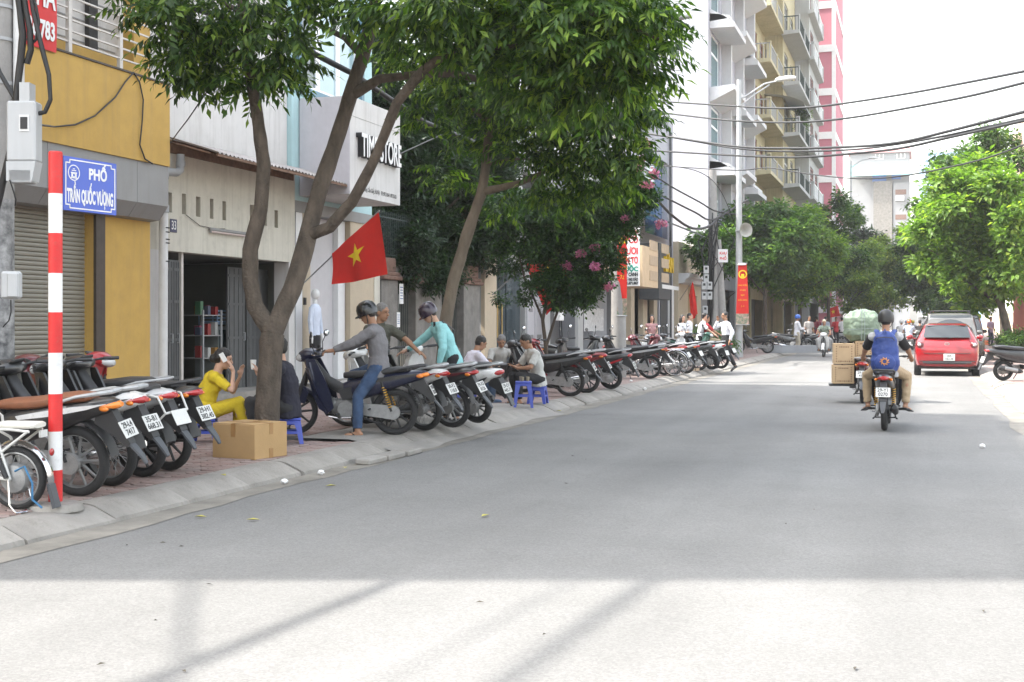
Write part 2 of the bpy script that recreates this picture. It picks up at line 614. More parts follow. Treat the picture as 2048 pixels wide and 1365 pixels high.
# pavers: elongated hexagons
PL, PWD = .235, .118
def paver_shape(b):
 h, l = PWD / 2 - .0055, PL / 2 - .006
 o_ = [(-l, 0), (-l + .05, -h), (l - .05, -h), (l, 0), (l - .05, h), (-l + .05, h)]
 i_ = [(x * .95, y * .90) for x, y in o_]
 b.add([(x, y, 0) for x, y in o_] + [(x, y, .017) for x, y in o_] + [(x, y, .022) for x, y in i_],
          [(0, 1, 7, 6), (1, 2, 8, 7), (2, 3, 9, 8), (3, 4, 10, 9), (4, 5, 11, 10), (5, 0, 6, 11),
           (6, 7, 13, 12), (7, 8, 14, 13), (8, 9, 15, 14), (9, 10, 16, 15), (10, 11, 17, 16), (11, 6, 12, 17), tuple(range(12, 18))])
cand = []
stepx = PL - .05
for i in range(int(5.6 / stepx)):
 for j in range(int(21 / PWD)):
  x = -6.10 - PL / 2 - i * stepx
  y = 5.2 + j * PWD + (PWD / 2 if i % 2 else 0)
  if 13.0 < y < 19.8 and x > -6.98: continue
  d = Vector((x, y, 0)); zd = d.dot(FV); px = 1024 + FPX * d.dot(RV) / zd
  if zd < 4 or px < -30: continue
  cand.append((zd, x, y))
cand.sort()
msh = MB(); paver_shape(msh)
rest = MB()
for k, (zd, x, y) in enumerate(cand):
 z = PZ - .02 + random.gauss(0, .0022)
 tilt = (random.gauss(0, .012), random.gauss(0, .008), random.gauss(0, .02))
 if k < 296:
  cpart('paver', 'paver', paver_shape, m_paver, pav, smooth=0, loc=(x, y, z), rot=tilt)
 else:
  c, s_ = math.cos(tilt[2]), math.sin(tilt[2])
  rest.add([(x + c * p[0] - s_ * p[1], y + s_ * p[0] + c * p[1], z + p[2] + p[0] * tilt[1]) for p in msh.v], msh.f)
obj('paver_field', rest, m_paver, pav, smooth=0, kind='stuff', fix=False)
m_pavfar = M('paver_far', (.25, .185, .165), .9, var=.12, scale=3, bump=.2, bscale=40, spot=.35)
t = m_pavfar.node_tree
bk = t.nodes.new('ShaderNodeTexBrick'); bk.inputs['Scale'].default_value = 4.3; bk.inputs['Mortar Size'].default_value = .03
bk.inputs['Color1'].default_value = (.25, .18, .16, 1); bk.inputs['Color2'].default_value = (.29, .22, .20, 1); bk.inputs['Mortar'].default_value = (.14, .11, .1, 1)
tcc = t.nodes.new('ShaderNodeTexCoord'); t.links.new(tcc.outputs['Object'], bk.inputs['Vector'])
bb_ = t.nodes['Principled BSDF']; mm = t.nodes.new('ShaderNodeMix'); mm.data_type = 'RGBA'; mm.blend_type = 'MULTIPLY'; mm.inputs[0].default_value = .35
t.links.new(bb_.inputs['Base Color'].links[0].from_socket, mm.inputs[6]); t.links.new(bk.outputs[0], mm.inputs[7])
t.links.new(bk.outputs[0], bb_.inputs['Base Color'])
b = MB(); b.add([(-14, 26.2, PZ), (-6.10, 26.2, PZ), (-6.10, 170, PZ), (-14, 170, PZ)], [(0, 1, 2, 3)])
obj('paving', b, m_pavfar, pav, smooth=0)

# right pavement
b = MB(); b.bb(2.06, 14, -12, 260, -.015, PZ)
rp = obj('pavement', b, m_pavfar, smooth=0, kind='structure')
b = MB(); b.bb(1.70, 2.04, -12, 200, -.015, .02)
kr = obj('kerb', b, m_conc, smooth=0, kind='structure')
y = 0.0
while y < 70:
 o = cpart('kerb_stone', 'kerb_stone_r', lambda b: b.prism([(-p, q) for p, q in prof], .006, .994, lambda a, z, t: (a, t, z)), m_conc, kr, smooth=25,
              loc=(-5.70 + 1.66 + random.uniform(-.012, .012), y, random.uniform(-.008, .008)), rot=(random.uniform(-.006, .006), 0, random.uniform(-.006, .006)))
 y += 1.0
b = MB(); b.M = Matrix.Translation((-4.04, 70, 0)); b.prism([(-p, q) for p, q in prof], 0, 110, lambda a, z, t: (a, t, z))
obj('kerb_run', b, m_conc, kr, smooth=25)
b = MB(); b.grid(lambda u, v: (XR - u * (.32 + .15 * noise.noise((0, v * 60, 3))), -4 + 132 * v, .004), 1, 200)
obj('gutter_dirt', b, m_dirt, road, smooth=0, kind='stuff')
# ================================================================== NEAR HOUSES ON THE LEFT
m_yel = M('yellow_render', (.53, .335, .088), .85, var=.07, scale=3, bump=.12, bscale=150, streak=.22, spot=.10)
m_white = M('white_render', (.60, .585, .57), .88, var=.06, scale=1.5, bump=.1, bscale=90, streak=.34, spot=.10)
m_cream = M('cream_render', (.57, .545, .47), .88, var=.08, scale=2, bump=.1, bscale=90, streak=.38, spot=.16)
m_greyp = M('grey_panel', (.25, .25, .25), .5, var=.06, scale=2, streak=.35)
m_slat = M('shutter_slat', (.25, .235, .195), .45, var=.05, scale=2, streak=.12)
m_brown = M('dark_brown_metal', (.06, .045, .035), .6, var=.2)
m_grille = M('cream_iron', (.58, .54, .50), .5, var=.1, spot=.2)
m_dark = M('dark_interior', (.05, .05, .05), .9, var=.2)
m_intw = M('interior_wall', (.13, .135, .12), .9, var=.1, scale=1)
m_door = M('grey_steel_door', (.085, .088, .09), .55, var=.12, spot=.3)
m_rust = M('rusty_iron', (.17, .10, .065), .85, var=.35, scale=7, bump=.3)
m_pvc = M('grey_pvc', (.33, .34, .35), .55, var=.06, spot=.1)
m_pvcw = M('whitewashed_pipe', (.62, .62, .62), .7, var=.06, spot=.15)
m_redban = M('red_banner', (.60, .035, .035), .7, var=.08)
m_wht = M('white_plain', (.78, .78, .77), .55, var=.04)
m_blk = M('black_plain', (.018, .018, .02), .5, var=.15)
m_hole = M('slot_brown', (.16, .10, .05), .9, var=.2)
m_ltblue = M('pale_blue_render', (.42, .60, .62), .85, var=.06, scale=2, streak=.15)
m_bluefr = M('blue_frame', (.12, .22, .28), .5, var=.1)
m_upvc = M('white_upvc', (.78, .79, .80), .4, var=.03)
m_glass = glassmat('dark_glass')
m_glassl = M('sky_glass', (.30, .42, .46), .08, spec=.9, var=.1, scale=1)
m_lav = M('lavender_panel', (.52, .50, .53), .6, var=.05, streak=.1)
m_beige = M('beige_tile', (.50, .42, .31), .5, var=.06, scale=4, streak=.08)
m_doorw = M('pale_door_panel', (.55, .54, .56), .5, var=.04, streak=.05)
m_fluor = M('dusty_tube', (.55, .45, .42), .5, var=.1, spot=.2)

X0 = -11.8
# ---- yellow shop with a roller shutter
ys0, ys1 = 3.8, 17.44
shop = thing('shop_house', 'yellow rendered shop house with closed roller shutter and white balcony bars', 'building', (X0, 10, 0))
def P(o, x=0): return None
def at(o):      # local matrix helper: parts of a thing are written in world coordinates and shifted
 return Matrix.Translation(-Vector(o.location))
def wobj(name, mb, mat, parent, **k):   # mesh written in world coordinates under an unrotated thing
 d = Vector(parent.location)
 if parent.parent is not None: d = d + Vector(parent.parent.location)
 mb.v = [(p[0] - d.x, p[1] - d.y, p[2] - d.z) for p in mb.v]
 return obj(name, mb, mat, parent, **k)
b = MB()
HY = 16.4
wall(b, X0, ys0, ys1, 0, HY, [(8.0, 15.98, PZ, 3.2), (5.0, 17.0, 5.6, 8.3), (5, 17, 9.6, 12)], rev=.28)
body(b, X0, ys0, ys1, 0, HY)
wobj('wall', b, m_yel, shop, smooth=0)
b = MB(); b.bb(X0 - .30, X0 - .29, 4.9, 17.1, 5.5, 12.2)
wobj('back_wall', b, m_white, shop, smooth=0)
zz = PZ
k = 0
sd = Vector(shop.location)
while zz < 3.2:
 cpart('slat', 'shutter_slat', lambda b: b.prism([(0, 0), (.012, .010), (.016, .033), (.012, .056), (0, .062), (-.01, .062), (-.01, 0)], -3.99, 3.99, lambda a, z, t: (a, t, z)),
          m_slat, shop, smooth=0, loc=(X0 - .17 - sd.x, 11.99 - sd.y, zz))
 zz += .066
b = MB(); b.bb(X0 - .16, X0 + .05, 15.98, 16.2, PZ, 3.2)
wobj('shutter_guide', b, m_brown, shop, smooth=0)
# fascia: grey panels below, yellow band above
b = MB()
XF = X0 + .34
pr = [(X0 + .002, 3.12), (XF - .16, 3.14), (XF, 3.36), (XF, 4.0), (X0 + .002, 4.0)]
yy = 4.0
while yy < ys1:
 y2 = min(yy + 2.1, ys1)
 b2 = MB(); b2.prism(pr, yy + .004, y2 - .004, lambda a, z, t: (a, t, z))
 wobj('fascia_panel', b2, m_greyp, shop, smooth=0)
 yy += 2.1
b = MB(); b.bb(X0 + .001, XF + .03, ys0, ys1, 4.003, 5.30); wobj('parapet', b, m_yel, shop, smooth=0)
b = MB(); b.bb(X0 + .001, XF + .05, ys0, ys1, 5.303, 5.33); wobj('coping', b, m_brown, shop, smooth=0)
for ya in np.arange(5.4, 17.4, 1.2):
 b = MB(); b.bb(XF - .06, XF, ya - .035, ya + .035, 5.33, 8.4); wobj('balcony_post', b, m_grille, shop, smooth=0)
for i, z in enumerate(np.arange(5.5, 8.4, .16)):
 b = MB()
 dz = .0
 b.bb(XF - .045, XF - .015, 5.0, 17.36, z - .012, z + .012)
 wobj('balcony_bar', b, m_grille, shop, smooth=0)
b = MB(); b.bb(XF - .06, X0, 17.33, 17.37, 8.36, 8.42); b.bb(XF - .06, XF, 5.0, 17.36, 8.4, 8.46); wobj('balcony_rail', b, m_grille, shop, smooth=0)
# dark pipe and cladding behind the bars
b = MB(); b.bb(X0 - .28, X0 - .20, 16.15, 16.36, 5.5, 8.3); wobj('window_strip', b, m_dark, shop, smooth=0)
b = MB()
for z in np.arange(5.75, 8.3, .33): b.bb(X0 - .288, X0 - .275, 5.1, 16.9, z, z + .02)
wobj('cladding_joint', b, m_greyp, shop, smooth=0, kind='stuff')

# red banner tied inside the bars
bl = fp(84, 98, XF + .05); br = fp(112, 106, XF + .05)
t_ban = thing('banner', 'red cloth banner with white capitals tied to the yellow shop balcony bars', 'banner', (XF + .05, bl.y, bl.z))
wban = 1.5
b = MB(); b.grid(lambda u, v: (.015 * math.sin(u * 9) + .01 * math.sin(v * 7), (br.y - bl.y) - wban + wban * u, 1.9 * v + .0), 14, 12)
obj('cloth', b, m_redban, t_ban, smooth=80)
for s_, z_, sz in (('NHÀ', .72, .46), ('36.783', .25, .34)):
 text('lettering', s_, sz, m_wht, t_ban, (.035, br.y - bl.y - .06, z_), (0, 1, 0), (0, 0, 1), .002, 'RIGHT', .62, .012)

# ---- house number 33
h33 = thing('shop_house', 'cream house numbered 33 with open shopfront under a rusty awning', 'building', (X0, 20, 0))
ya, yb = 17.46, 22.62
XS = X0 - .12           # wall face
slots = []
for pxa, pxb, pya, pyb in ((334, 344, 385, 425), (364, 372, 388, 429), (392, 401, 394, 434), (420, 427, 398, 438), (445, 452, 403, 441), (500, 508, 410, 449), (527, 534, 414, 452), (549, 556, 421, 456)):
 q = fp((pxa + pxb) / 2, pya, XS); r = fp((pxa + pxb) / 2, pyb, XS)
 wy = FY(pxb, XS) - FY(pxa, XS)
 slots.append((q.y - wy / 2, q.y + wy / 2, r.z, q.z))
b = MB()
zl = 2.70
wall(b, XS, ya, yb, zl, 4.6, slots, rev=.10)
b.add([(XS, ya, zl), (XS, yb, zl), (XS - .25, yb, zl), (XS - .25, ya, zl)], [(0, 1, 2, 3)])
wobj('sign_wall', b, m_cream, h33, smooth=0)
b = MB(); b.bb(XS - .12, XS - .101, ya + .2, yb - .2, 3.2, 4.4); wobj('slot_backing', b, m_hole, h33, smooth=0)
b = MB()
XU = X0 - .35
wall(b, XU, ya, yb + .1, 4.55, 15.2, [(18.2, 19.6, 9.2, 10.8), (20.4, 21.8, 9.2, 10.8)], rev=.2)
body(b, XU, ya, yb + .1, 0, 15.2)
b.bb(XU - .1, XS - .002, ya, FY(333, XS), 0, 4.6)
b.bb(XU - .1, XS - .002, yb - .25, yb, 0, zl)
wobj('wall', b, m_white, h33, smooth=0)
for y_ in (18.2, 20.4): window(h33, XU - X0, y_ - 20, y_ + 1.4 - 20, 9.2, 10.8, m_upvc, m_glass, 1)
# inside of the shop
b = MB()
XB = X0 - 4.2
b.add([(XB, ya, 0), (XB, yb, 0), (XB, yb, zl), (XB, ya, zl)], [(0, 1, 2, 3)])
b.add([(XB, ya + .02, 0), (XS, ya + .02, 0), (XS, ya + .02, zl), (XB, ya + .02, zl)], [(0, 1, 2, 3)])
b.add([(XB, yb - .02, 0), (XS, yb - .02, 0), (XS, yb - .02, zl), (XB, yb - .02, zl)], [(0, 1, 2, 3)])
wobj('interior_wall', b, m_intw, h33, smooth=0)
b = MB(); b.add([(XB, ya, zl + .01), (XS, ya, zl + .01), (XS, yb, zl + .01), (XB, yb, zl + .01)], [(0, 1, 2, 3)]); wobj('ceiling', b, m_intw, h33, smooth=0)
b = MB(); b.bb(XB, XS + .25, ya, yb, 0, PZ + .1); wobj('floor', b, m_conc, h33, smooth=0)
# folding steel doors
def doorleaf(y0, y1, x, rot=0):
 b = MB()
 L_ = y1 - y0
 b.box((0, L_ / 2, 1.28), (.04, L_ - .01, 2.36))
 for z in (.45, 1.1, 1.75, 2.3): b.box((.025, L_ / 2, z), (.02, L_ - .06, .05))
 for k in range(4): b.box((.024, L_ * (k + .5) / 4, 1.28), (.012, .02, 2.3))
 o = obj('door', b, m_door, h33, smooth=0, loc=(x - h33.location.x, y0 - h33.location.y, .1), rot=rot)
 h = MB(); h.tube([(.03, L_ - .08, 1.05), (.07, L_ - .08, 1.05), (.07, L_ - .08, 1.2), (.03, L_ - .08, 1.2)], .01, 6)
 obj('handle', h, m_pvc, o)
 return o
doorleaf(FY(333, XS), FY(356, XS), XS - .12)
doorleaf(FY(357, XS), FY(371, XS), XS - .14)
b = MB(); b.bb(XS - .14, XS - .08, FY(371, XS), FY(375, XS), .1, zl); wobj('door_post', b, m_grille, h33, smooth=0)
doorleaf(FY(455, XS - .6), FY(490, XS - .6), XS - .62)
doorleaf(FY(492, XS - .6), FY(524, XS - .6), XS - .60)
doorleaf(FY(526, XS - .6), FY(560, XS - .6), XS - .62)
b = MB(); b.tube([(XS - .3, FY(565, XS - .3), .1), (XS - .3, FY(565, XS - .3), zl)], .02, 8); b.tube([(XS - .3, FY(572, XS - .3), .1), (XS - .3, FY(572, XS - .3), zl)], .015, 8)
wobj('door_rail', b, m_pvc, h33)
# number plate and lamp
q = fp(346, 452, XS)
n33 = thing('number_plate', 'small dark house number plate reading 33 on the cream wall', 'sign', (XS + .004, q.y, q.z))
b = MB(); b.box((.006, 0, 0), (.012, .20, .225), None, .004); obj('plate', b, M('navy_enamel', (.05, .05, .10), .4), n33, smooth=0)
text('lettering', '33', .21, m_wht, n33, (.015, 0, 0), (0, 1, 0), (0, 0, 1), .001, sx=.72)
qa, qb = fp(402, 459, XS), fp(500, 473, XS)
lt = thing('tube_light', 'dusty fluorescent tube fitting fixed under the wall slots', 'lamp', (XS, (qa.y + qb.y) / 2, (qa.z + qb.z) / 2))
b = MB(); b.box((.03, 0, .03), (.05, 1.24, .05), None, .008); obj('fitting', b, m_greyp, lt, smooth=0)
b = MB(); b.tube([(.06, -.6, -.02), (.06, .6, -.02)], .018, 8); obj('tube', b, m_fluor, lt)
b = MB(); b.box((.05, -.6, -.01), (.03, .03, .06)); b.box((.05, .6, -.01), (.03, .03, .06)); obj('holder', b, m_greyp, lt, smooth=0)
b = MB(); b.tube([fp(372, 430, XS + .02), fp(400, 452, XS + .02), fp(430, 458, XS + .02), fp(450, 458, XS + .02)], .006, 5)
tag(obj('wire', b, m_brown), 'thin brown wire from a wall slot to the fluorescent fitting', 'wire')
# corrugated awning
aw = thing('awning', 'thin rusty corrugated awning over the door of house 33', 'awning', (X0, 20, 4.2))
AY0, AY1 = 18.12, FY(752, -10.95)
b = MB()
def awn(u, v):
 y = AY0 + (AY1 - AY0) * u
 x = XS + .02 + (.95) * v
 return (x, y, 4.60 - .0 * u - .30 * v + .018 * math.sin(y * 2 * PI / .13) + .03 * noise.noise((y * .5, v, 1)))
b.grid(awn, 260, 4)
wobj('corrugated_sheet', b, M('awning_sheet', (.42, .38, .36), .7, var=.25, scale=2, spot=.35), aw, smooth=80)
b = MB(); b.bb(XS + .93, XS + .965, AY0, AY1, 4.24, 4.285); wobj('edge_rail', b, m_rust, aw, smooth=0)
b = MB(); b.bb(XS + .01, XS + .04, AY0, 22.5, 4.34, 4.56); wobj('wall_rail', b, m_rust, aw, smooth=0)
for y_ in np.arange(17.9, 22.6, 1.15):
 b = MB(); b.tube([(XS + .02, y_, 4.53), (XS + .95, y_, 4.26)], .015, 6)
 wobj('bracket', b, m_rust, aw)
# down pipe
dpz = thing('downpipe', 'downpipe with grey elbows, whitewashed lower length beside the yellow pillar', 'pipe', (X0 + .25, 17.8, 0))
xx = XS + .16
p1, p2 = FY(330, xx), FY(318, xx)
yq = FY(327, xx)
b = MB(); b.tube([(xx, yq - .02, PZ), (xx, yq, 3.3)], .075, 14); wobj('lower_pipe', b, m_pvcw, dpz)
b = MB()
b.tube([(xx, yq, 3.3), (xx, yq, 4.72), (xx, yq - .04, 4.82), (xx, yq - .12, 4.88), (xx, yq - .5, 4.9)], .078, 14)
b.tube([(xx, yq, 3.30), (xx, yq, 3.42)], .092, 14); b.tube([(xx, yq, 4.55), (xx, yq, 4.74)], .092, 14); b.tube([(xx, yq, 3.86), (xx, yq, 3.98)], .088, 14)
wobj('upper_pipe', b, m_pvc, dpz)
b = MB(); yj = yq + .5
b.tube([(xx, yq, 3.95), (xx, yq + .12, 3.98), (xx, yj - .12, 4.0), (xx, yj - .02, 4.05), (xx, yj, 4.14), (xx, yj, 4.32)], .068, 12)
b.tube([(xx, yj, 4.12), (xx, yj, 4.2)], .08, 12)
wobj('branch_pipe', b, m_pvc, dpz)
b = MB()
for z_, dz in ((3.05, 0), (2.98, .02), (2.86, 0), (2.80, 0), (2.5, 0)):
 for k in range(5): b.box((xx + .073, yq + .02 - .05 + .022 * k, z_), (.012, .014, .016 + .006 * (k % 2)))
wobj('stencil', b, m_blk, dpz, kind='stuff')

# ---- time store: pale blue upper storeys, projecting sign box, white shopfront
ts = thing('shop_house', 'pale blue shop house with blue framed windows beside the time store sign', 'building', (X0, 24.6, 0))
yc, yd = 22.73, 26.65
XT = X0 - .25
b = MB()
wz = [(23.05, 25.95, 6.35, 9.0), (23.05, 25.95, 10.4, 12.6)]
wall(b, XT, yc, yd, 3.9, 14.5, wz, rev=.25)
body(b, XT, yc, yd, 3.9, 14.5)
wobj('wall', b, m_ltblue, ts, smooth=0)
for (a, c, d, e) in wz:
 b = MB()
 b.bb(XT, XT + .07, a - .14, a, d - .16, e + .16); b.bb(XT, XT + .07, c, c + .14, d - .16, e + .16)
 b.bb(XT, XT + .07, a, c, d - .16, d); b.bb(XT, XT + .07, a, c, e, e + .16)
 wobj('surround', b, m_bluefr, ts, smooth=0)
 nn = 3
 for k in range(nn):
  ww = (c - a) / nn
  o = window(ts, XT - ts.location.x, a + k * ww + .01 - ts.location.y, a + (k + 1) * ww - .01 - ts.location.y, d + .01, e - .01, m_upvc, m_glassl if k else m_glass, 0, 0, .09, -.06)
b = MB()
b.bb(XT - 3.2, XT - 3.1, yc, yd, 0, 3.9)
b.bb(XT - 4, XT, yc - .06, yc + .02, 0, 3.9)
b.bb(XT - 4, XT, yd - .1, yd, 0, 3.9)
wobj('ground_wall', b, m_doorw, ts, smooth=0)
b = MB(); b.bb(XT - 4, XT + .15, yc, yd, 0, PZ + .12); wobj('floor', b, m_conc, ts, smooth=0)
b = MB(); b.bb(XT - .10, XT + .02, FY(604, XT), FY(619, XT), PZ + .1, 3.88); wobj('pillar', b, m_beige, ts, smooth=0)
b = MB(); b.bb(XT - .10, XT + .02, FY(590, XT) , FY(603, XT), PZ + .1, 3.88); wobj('jamb', b, m_upvc, ts, smooth=0)
b = MB(); b.bb(XT - .28, XT - .22, FY(619, XT) + .01, FY(684, XT), PZ + .12, 3.74); wobj('door', b, m_doorw, ts, smooth=0)
b = MB(); b.bb(XT - .27, XT - .10, FY(684, XT) + .01, FY(698, XT), PZ + .12, 3.74); wobj('door_post', b, m_upvc, ts, smooth=0)
b = MB(); b.bb(XT - .30, XT + .02, FY(699, XT), FY(757, XT), PZ + .1, 3.88); wobj('pier', b, m_beige, ts, smooth=0)
b = MB(); b.bb(XT - .30, XT + .035, FY(746, XT), FY(757, XT) + .004, PZ + .1, 3.875); wobj('pier_edge', b, m_cream, ts, smooth=0)
b = MB(); b.bb(XT - 3, XT + .05, yc, yd, 3.75, 3.98); wobj('lintel', b, m_greyp, ts, smooth=0)
q = fp(607, 603, XT)
b = MB(); b.box((XT + .03, q.y, q.z), (.03, .1, .15)); b.box((XT + .05, q.y, q.z), (.015, .05, .07)); wobj('switch_box', b, m_blk, ts, smooth=0)

sg = thing('shop_sign', 'white projecting sign box with black sided capitals TIME STORE', 'sign', (-10.9, 24.3, 5))
sy0, sy1 = FY(700, -10.9), FY(800, -10.9)
zt0, zb0, zt1, zb1 = FZ(700, 186, -10.9), FZ(700, 382, -10.9), FZ(800, 236, -10.9), FZ(800, 418, -10.9)
zt, zb = (zt0 + zt1) / 2, (zb0 + zb1) / 2
b = MB(); b.bb(XT + .02, -10.9, sy0, sy1, zb, zt); wobj('box', b, m_white, sg, smooth=0)
b = MB(); b.bb(XT + .02, -10.905, sy0 - .012, sy0 - .002, zb + .01, zt - .01); wobj('side_panel', b, m_lav, sg, smooth=0)
for z_ in (zb + (zt - zb) * .80,):
 b = MB(); b.bb(-10.899, -10.894, sy0, sy1, z_, z_ + .008); wobj('panel_joint', b, m_greyp, sg, smooth=0)
txt = 'TIME STORE'
zc = zb + (zt - zb) * .51
text('lettering', txt, .66, m_wht, sg, (-10.9 - sg.location.x + .135, (sy0 + sy1) / 2 - sg.location.y + .02, zc - sg.location.z), (0, 1, 0), (0, 0, 1), .004, sx=.575, bold=.012)
text('letter_side', txt, .66, m_blk, sg, (-10.9 - sg.location.x + .066, (sy0 + sy1) / 2 - sg.location.y + .02, zc - sg.location.z), (0, 1, 0), (0, 0, 1), .064, sx=.575, bold=.016)
text('address', 'Xuân Thủy, Cầu Giấy, Hà Nội', .13, m_blk, sg, (.006, sy0 - sg.location.y + .95, zb + .17 - sg.location.z), (0, 1, 0), (0, 0, 1), .001, sx=.62)
text('phone_number', 'ĐT: 0972.118.644 - 0977.126.126', .12, m_blk, sg, (.006, sy1 - sg.location.y - .62, zb + .165 - sg.location.z), (0, 1, 0), (0, 0, 1), .001, sx=.5)

# mannequin in the shop door
mn = thing('mannequin', 'white shop mannequin in white shirt and black trousers at shop door', 'mannequin', tuple(fp(630, 645, XT + .35).xy) + (PZ + .12,), -PI / 2)
b = MB(); b.sup([(0, 0, .11, .09)], caps=False) if False else None
b = MB(); b.lathe([(.15, .92), (.145, 1.05), (.135, 1.18), (.165, 1.38), (.17, 1.52), (.12, 1.60), (.06, 1.63)], 16); b.v = [(x, y * .62, z) for x, y, z in b.v]
for s_ in (-1, 1): b.tube([(.15 * s_, 0, 1.55), (.215 * s_, .0, 1.3), (.235 * s_, .03, 1.02)], [.055, .05, .042], 10)
obj('shirt', b, M('shop_shirt', (.62, .68, .80), .8, bump=.3, bscale=12), mn)
b = MB(); b.lathe([(.15, .78), (.155, .95), (.14, .99)], 14); b.v = [(x, y * .68, z) for x, y, z in b.v]
for s_ in (-1, 1): b.tube([(.078 * s_, 0, .9), (.085 * s_, .01, .5), (.085 * s_, 0, .08)], [.085, .07, .06], 10)
obj('trousers', b, M('shop_trousers', (.012, .012, .014), .8), mn)
b = MB()
for s_ in (-1, 1): b.tube([(.235 * s_, .03, 1.03), (.24 * s_, .05, .92), (.235 * s_, .06, .82)], [.03, .032, .012], 8)
b.tube([(0, 0, 1.6), (0, 0, 1.74)], [.05, .045], 10); b.ell((0, .01, 1.82), (.075, .095, .115))
b.lathe([(.2, 0), (.2, .015), (.02, .02), (.02, .1)], 16)
obj('body', b, M('mannequin_white', (.75, .75, .74), .35), mn)

# shelf with goods inside number 33
sh = thing('display_shelf', 'metal shelf of drink cartons standing just inside house 33', 'shelf', tuple(fp(404, 645, XS - .9).xy) + (PZ + .1,))
for sx_ in (-.22, .22):
 for sy_ in (-.32, .32):
  b = MB(); b.box((sx_, sy_, .75), (.03, .03, 1.5)); obj('post', b, m_pvc, sh, smooth=0)
for z in (.15, .6, 1.02, 1.4):
 b = MB(); b.box((0, 0, z), (.46, .68, .02)); obj('shelf_board', b, m_greyp, sh, smooth=0)
cols = [(.22, .02, .02), (.3, .15, .03), (.22, .25, .3), (.05, .06, .1), (.35, .35, .34), (.2, .015, .05), (.05, .14, .07)]
nms = ['red', 'orange', 'pale blue', 'navy', 'white', 'crimson', 'green']
spots = ['second shelf', 'third shelf', 'top shelf']
for i, z in enumerate((.61, 1.03, 1.41)):
 for j in range(5):
  c = (i * 3 + j * 2) % 7
  b = MB(); hh = random.uniform(.12, .26); b.box((0, 0, hh / 2), (.12, .10, hh), None, .004)
  o = obj('carton', b, M('carton_' + nms[c].replace(' ', '_'), cols[c], .5), smooth=0,
    loc=Vector(sh.location) + Vector((.1 - .1 * (j % 2), -.26 + .13 * j, z)))
  tag(o, nms[c] + ' drink carton on the ' + spots[i] + ' inside house 33', 'carton', 'cartons on the display shelf')
q = fp(430, 640, XS - 1.0)
bas = thing('plastic_basket', 'light blue plastic basket on a cabinet inside house 33', 'basket', (q.x, q.y, 1.45))
b = MB(); b.box((0, 0, .02), (.42, .5, .02)); obj('bottom', b, M('pale_blue_plastic', (.22, .33, .5), .4), bas, smooth=0)
b = MB()
for z in (.06, .13, .2, .27): b.box((.2, 0, z), (.012, .5, .035)); b.box((-.2, 0, z), (.012, .5, .035)); b.box((0, .25, z), (.4, .012, .035)); b.box((0, -.25, z), (.4, .012, .035))
for x in (-.2, .2):
 for y in (-.25, .25): b.box((x, y, .15), (.02, .02, .3))
obj('side', b, M('pale_blue_plastic', (.22, .33, .5), .4), bas, smooth=0)
cb = thing('cabinet', 'dark glass fronted cabinet under the blue basket inside house 33', 'cabinet', (q.x, q.y, PZ + .1))
b = MB(); b.box((0, 0, .6), (.5, .62, 1.18)); obj('carcass', b, M('cabinet_grey', (.16, .18, .18), .4), cb, smooth=0)
b = MB(); b.box((.26, 0, .65), (.01, .54, .95)); obj('glass_door', b, m_glass, cb, smooth=0)
q = fp(407, 600, XB + .02)
b = MB(); b.box((q.x + .03, q.y, 2.3), (.04, .35, 1.5)); tag(obj('wall_hanging', b, M('dark_red_wood', (.10, .03, .02), .5), smooth=0), 'dark red wooden strip hanging on the back wall of house 33', 'wall hanging')
# ================================================================== GARDEN WALL AND HOUSES FARTHER ALONG THE LEFT SIDE
m_oldc = M('weathered_concrete', (.20, .19, .175), .95, var=.3, scale=2.5, bump=.4, bscale=30, streak=.75, spot=.4)
m_brickcap = M('terracotta_cap', (.17, .10, .075), .9, var=.25, spot=.3)
m_iron = M('dark_green_iron', (.025, .04, .035), .6, var=.2)
m_grey = M('grey_render', (.30, .31, .33), .85, var=.08, scale=1.5, streak=.2)
m_tan = M('tan_panel', (.56, .42, .27), .6, var=.08, scale=3, streak=.1)
m_char = M('charcoal_board', (.06, .065, .07), .5, var=.15)
m_ygold = M('yellow_letter', (.75, .50, .03), .4)
m_redl = M('red_letter', (.62, .03, .04), .5)
m_greenl = M('green_letter', (.0, .25, .18), .5)
m_pvioletw = M('cool_white_render', (.38, .385, .43), .85, var=.04, scale=1, streak=.10)
m_fin = M('white_fin', (.56, .56, .57), .8, var=.04, streak=.08)
m_tealgl = glassmat('teal_glass', (.05, .16, .18), .08)
m_byel = M('pale_yellow_render', (.47, .415, .26), .85, var=.12, scale=1.2, streak=.55)
m_redwd = M('red_brown_wood', (.20, .055, .04), .55, var=.15)
m_pale = M('pale_grey_render', (.40, .405, .40), .85, var=.05, scale=1, streak=.3)
m_pink = M('pink_render', (.50, .19, .235), .85, var=.05, scale=1)
m_tealroof = M('teal_roof', (.14, .30, .30), .6, var=.1)
m_bluetarp = M('blue_tarp', (.07, .18, .55), .5, var=.15)
m_dkgrey = M('shade_grey', (.12, .12, .125), .8, var=.15, streak=.2)

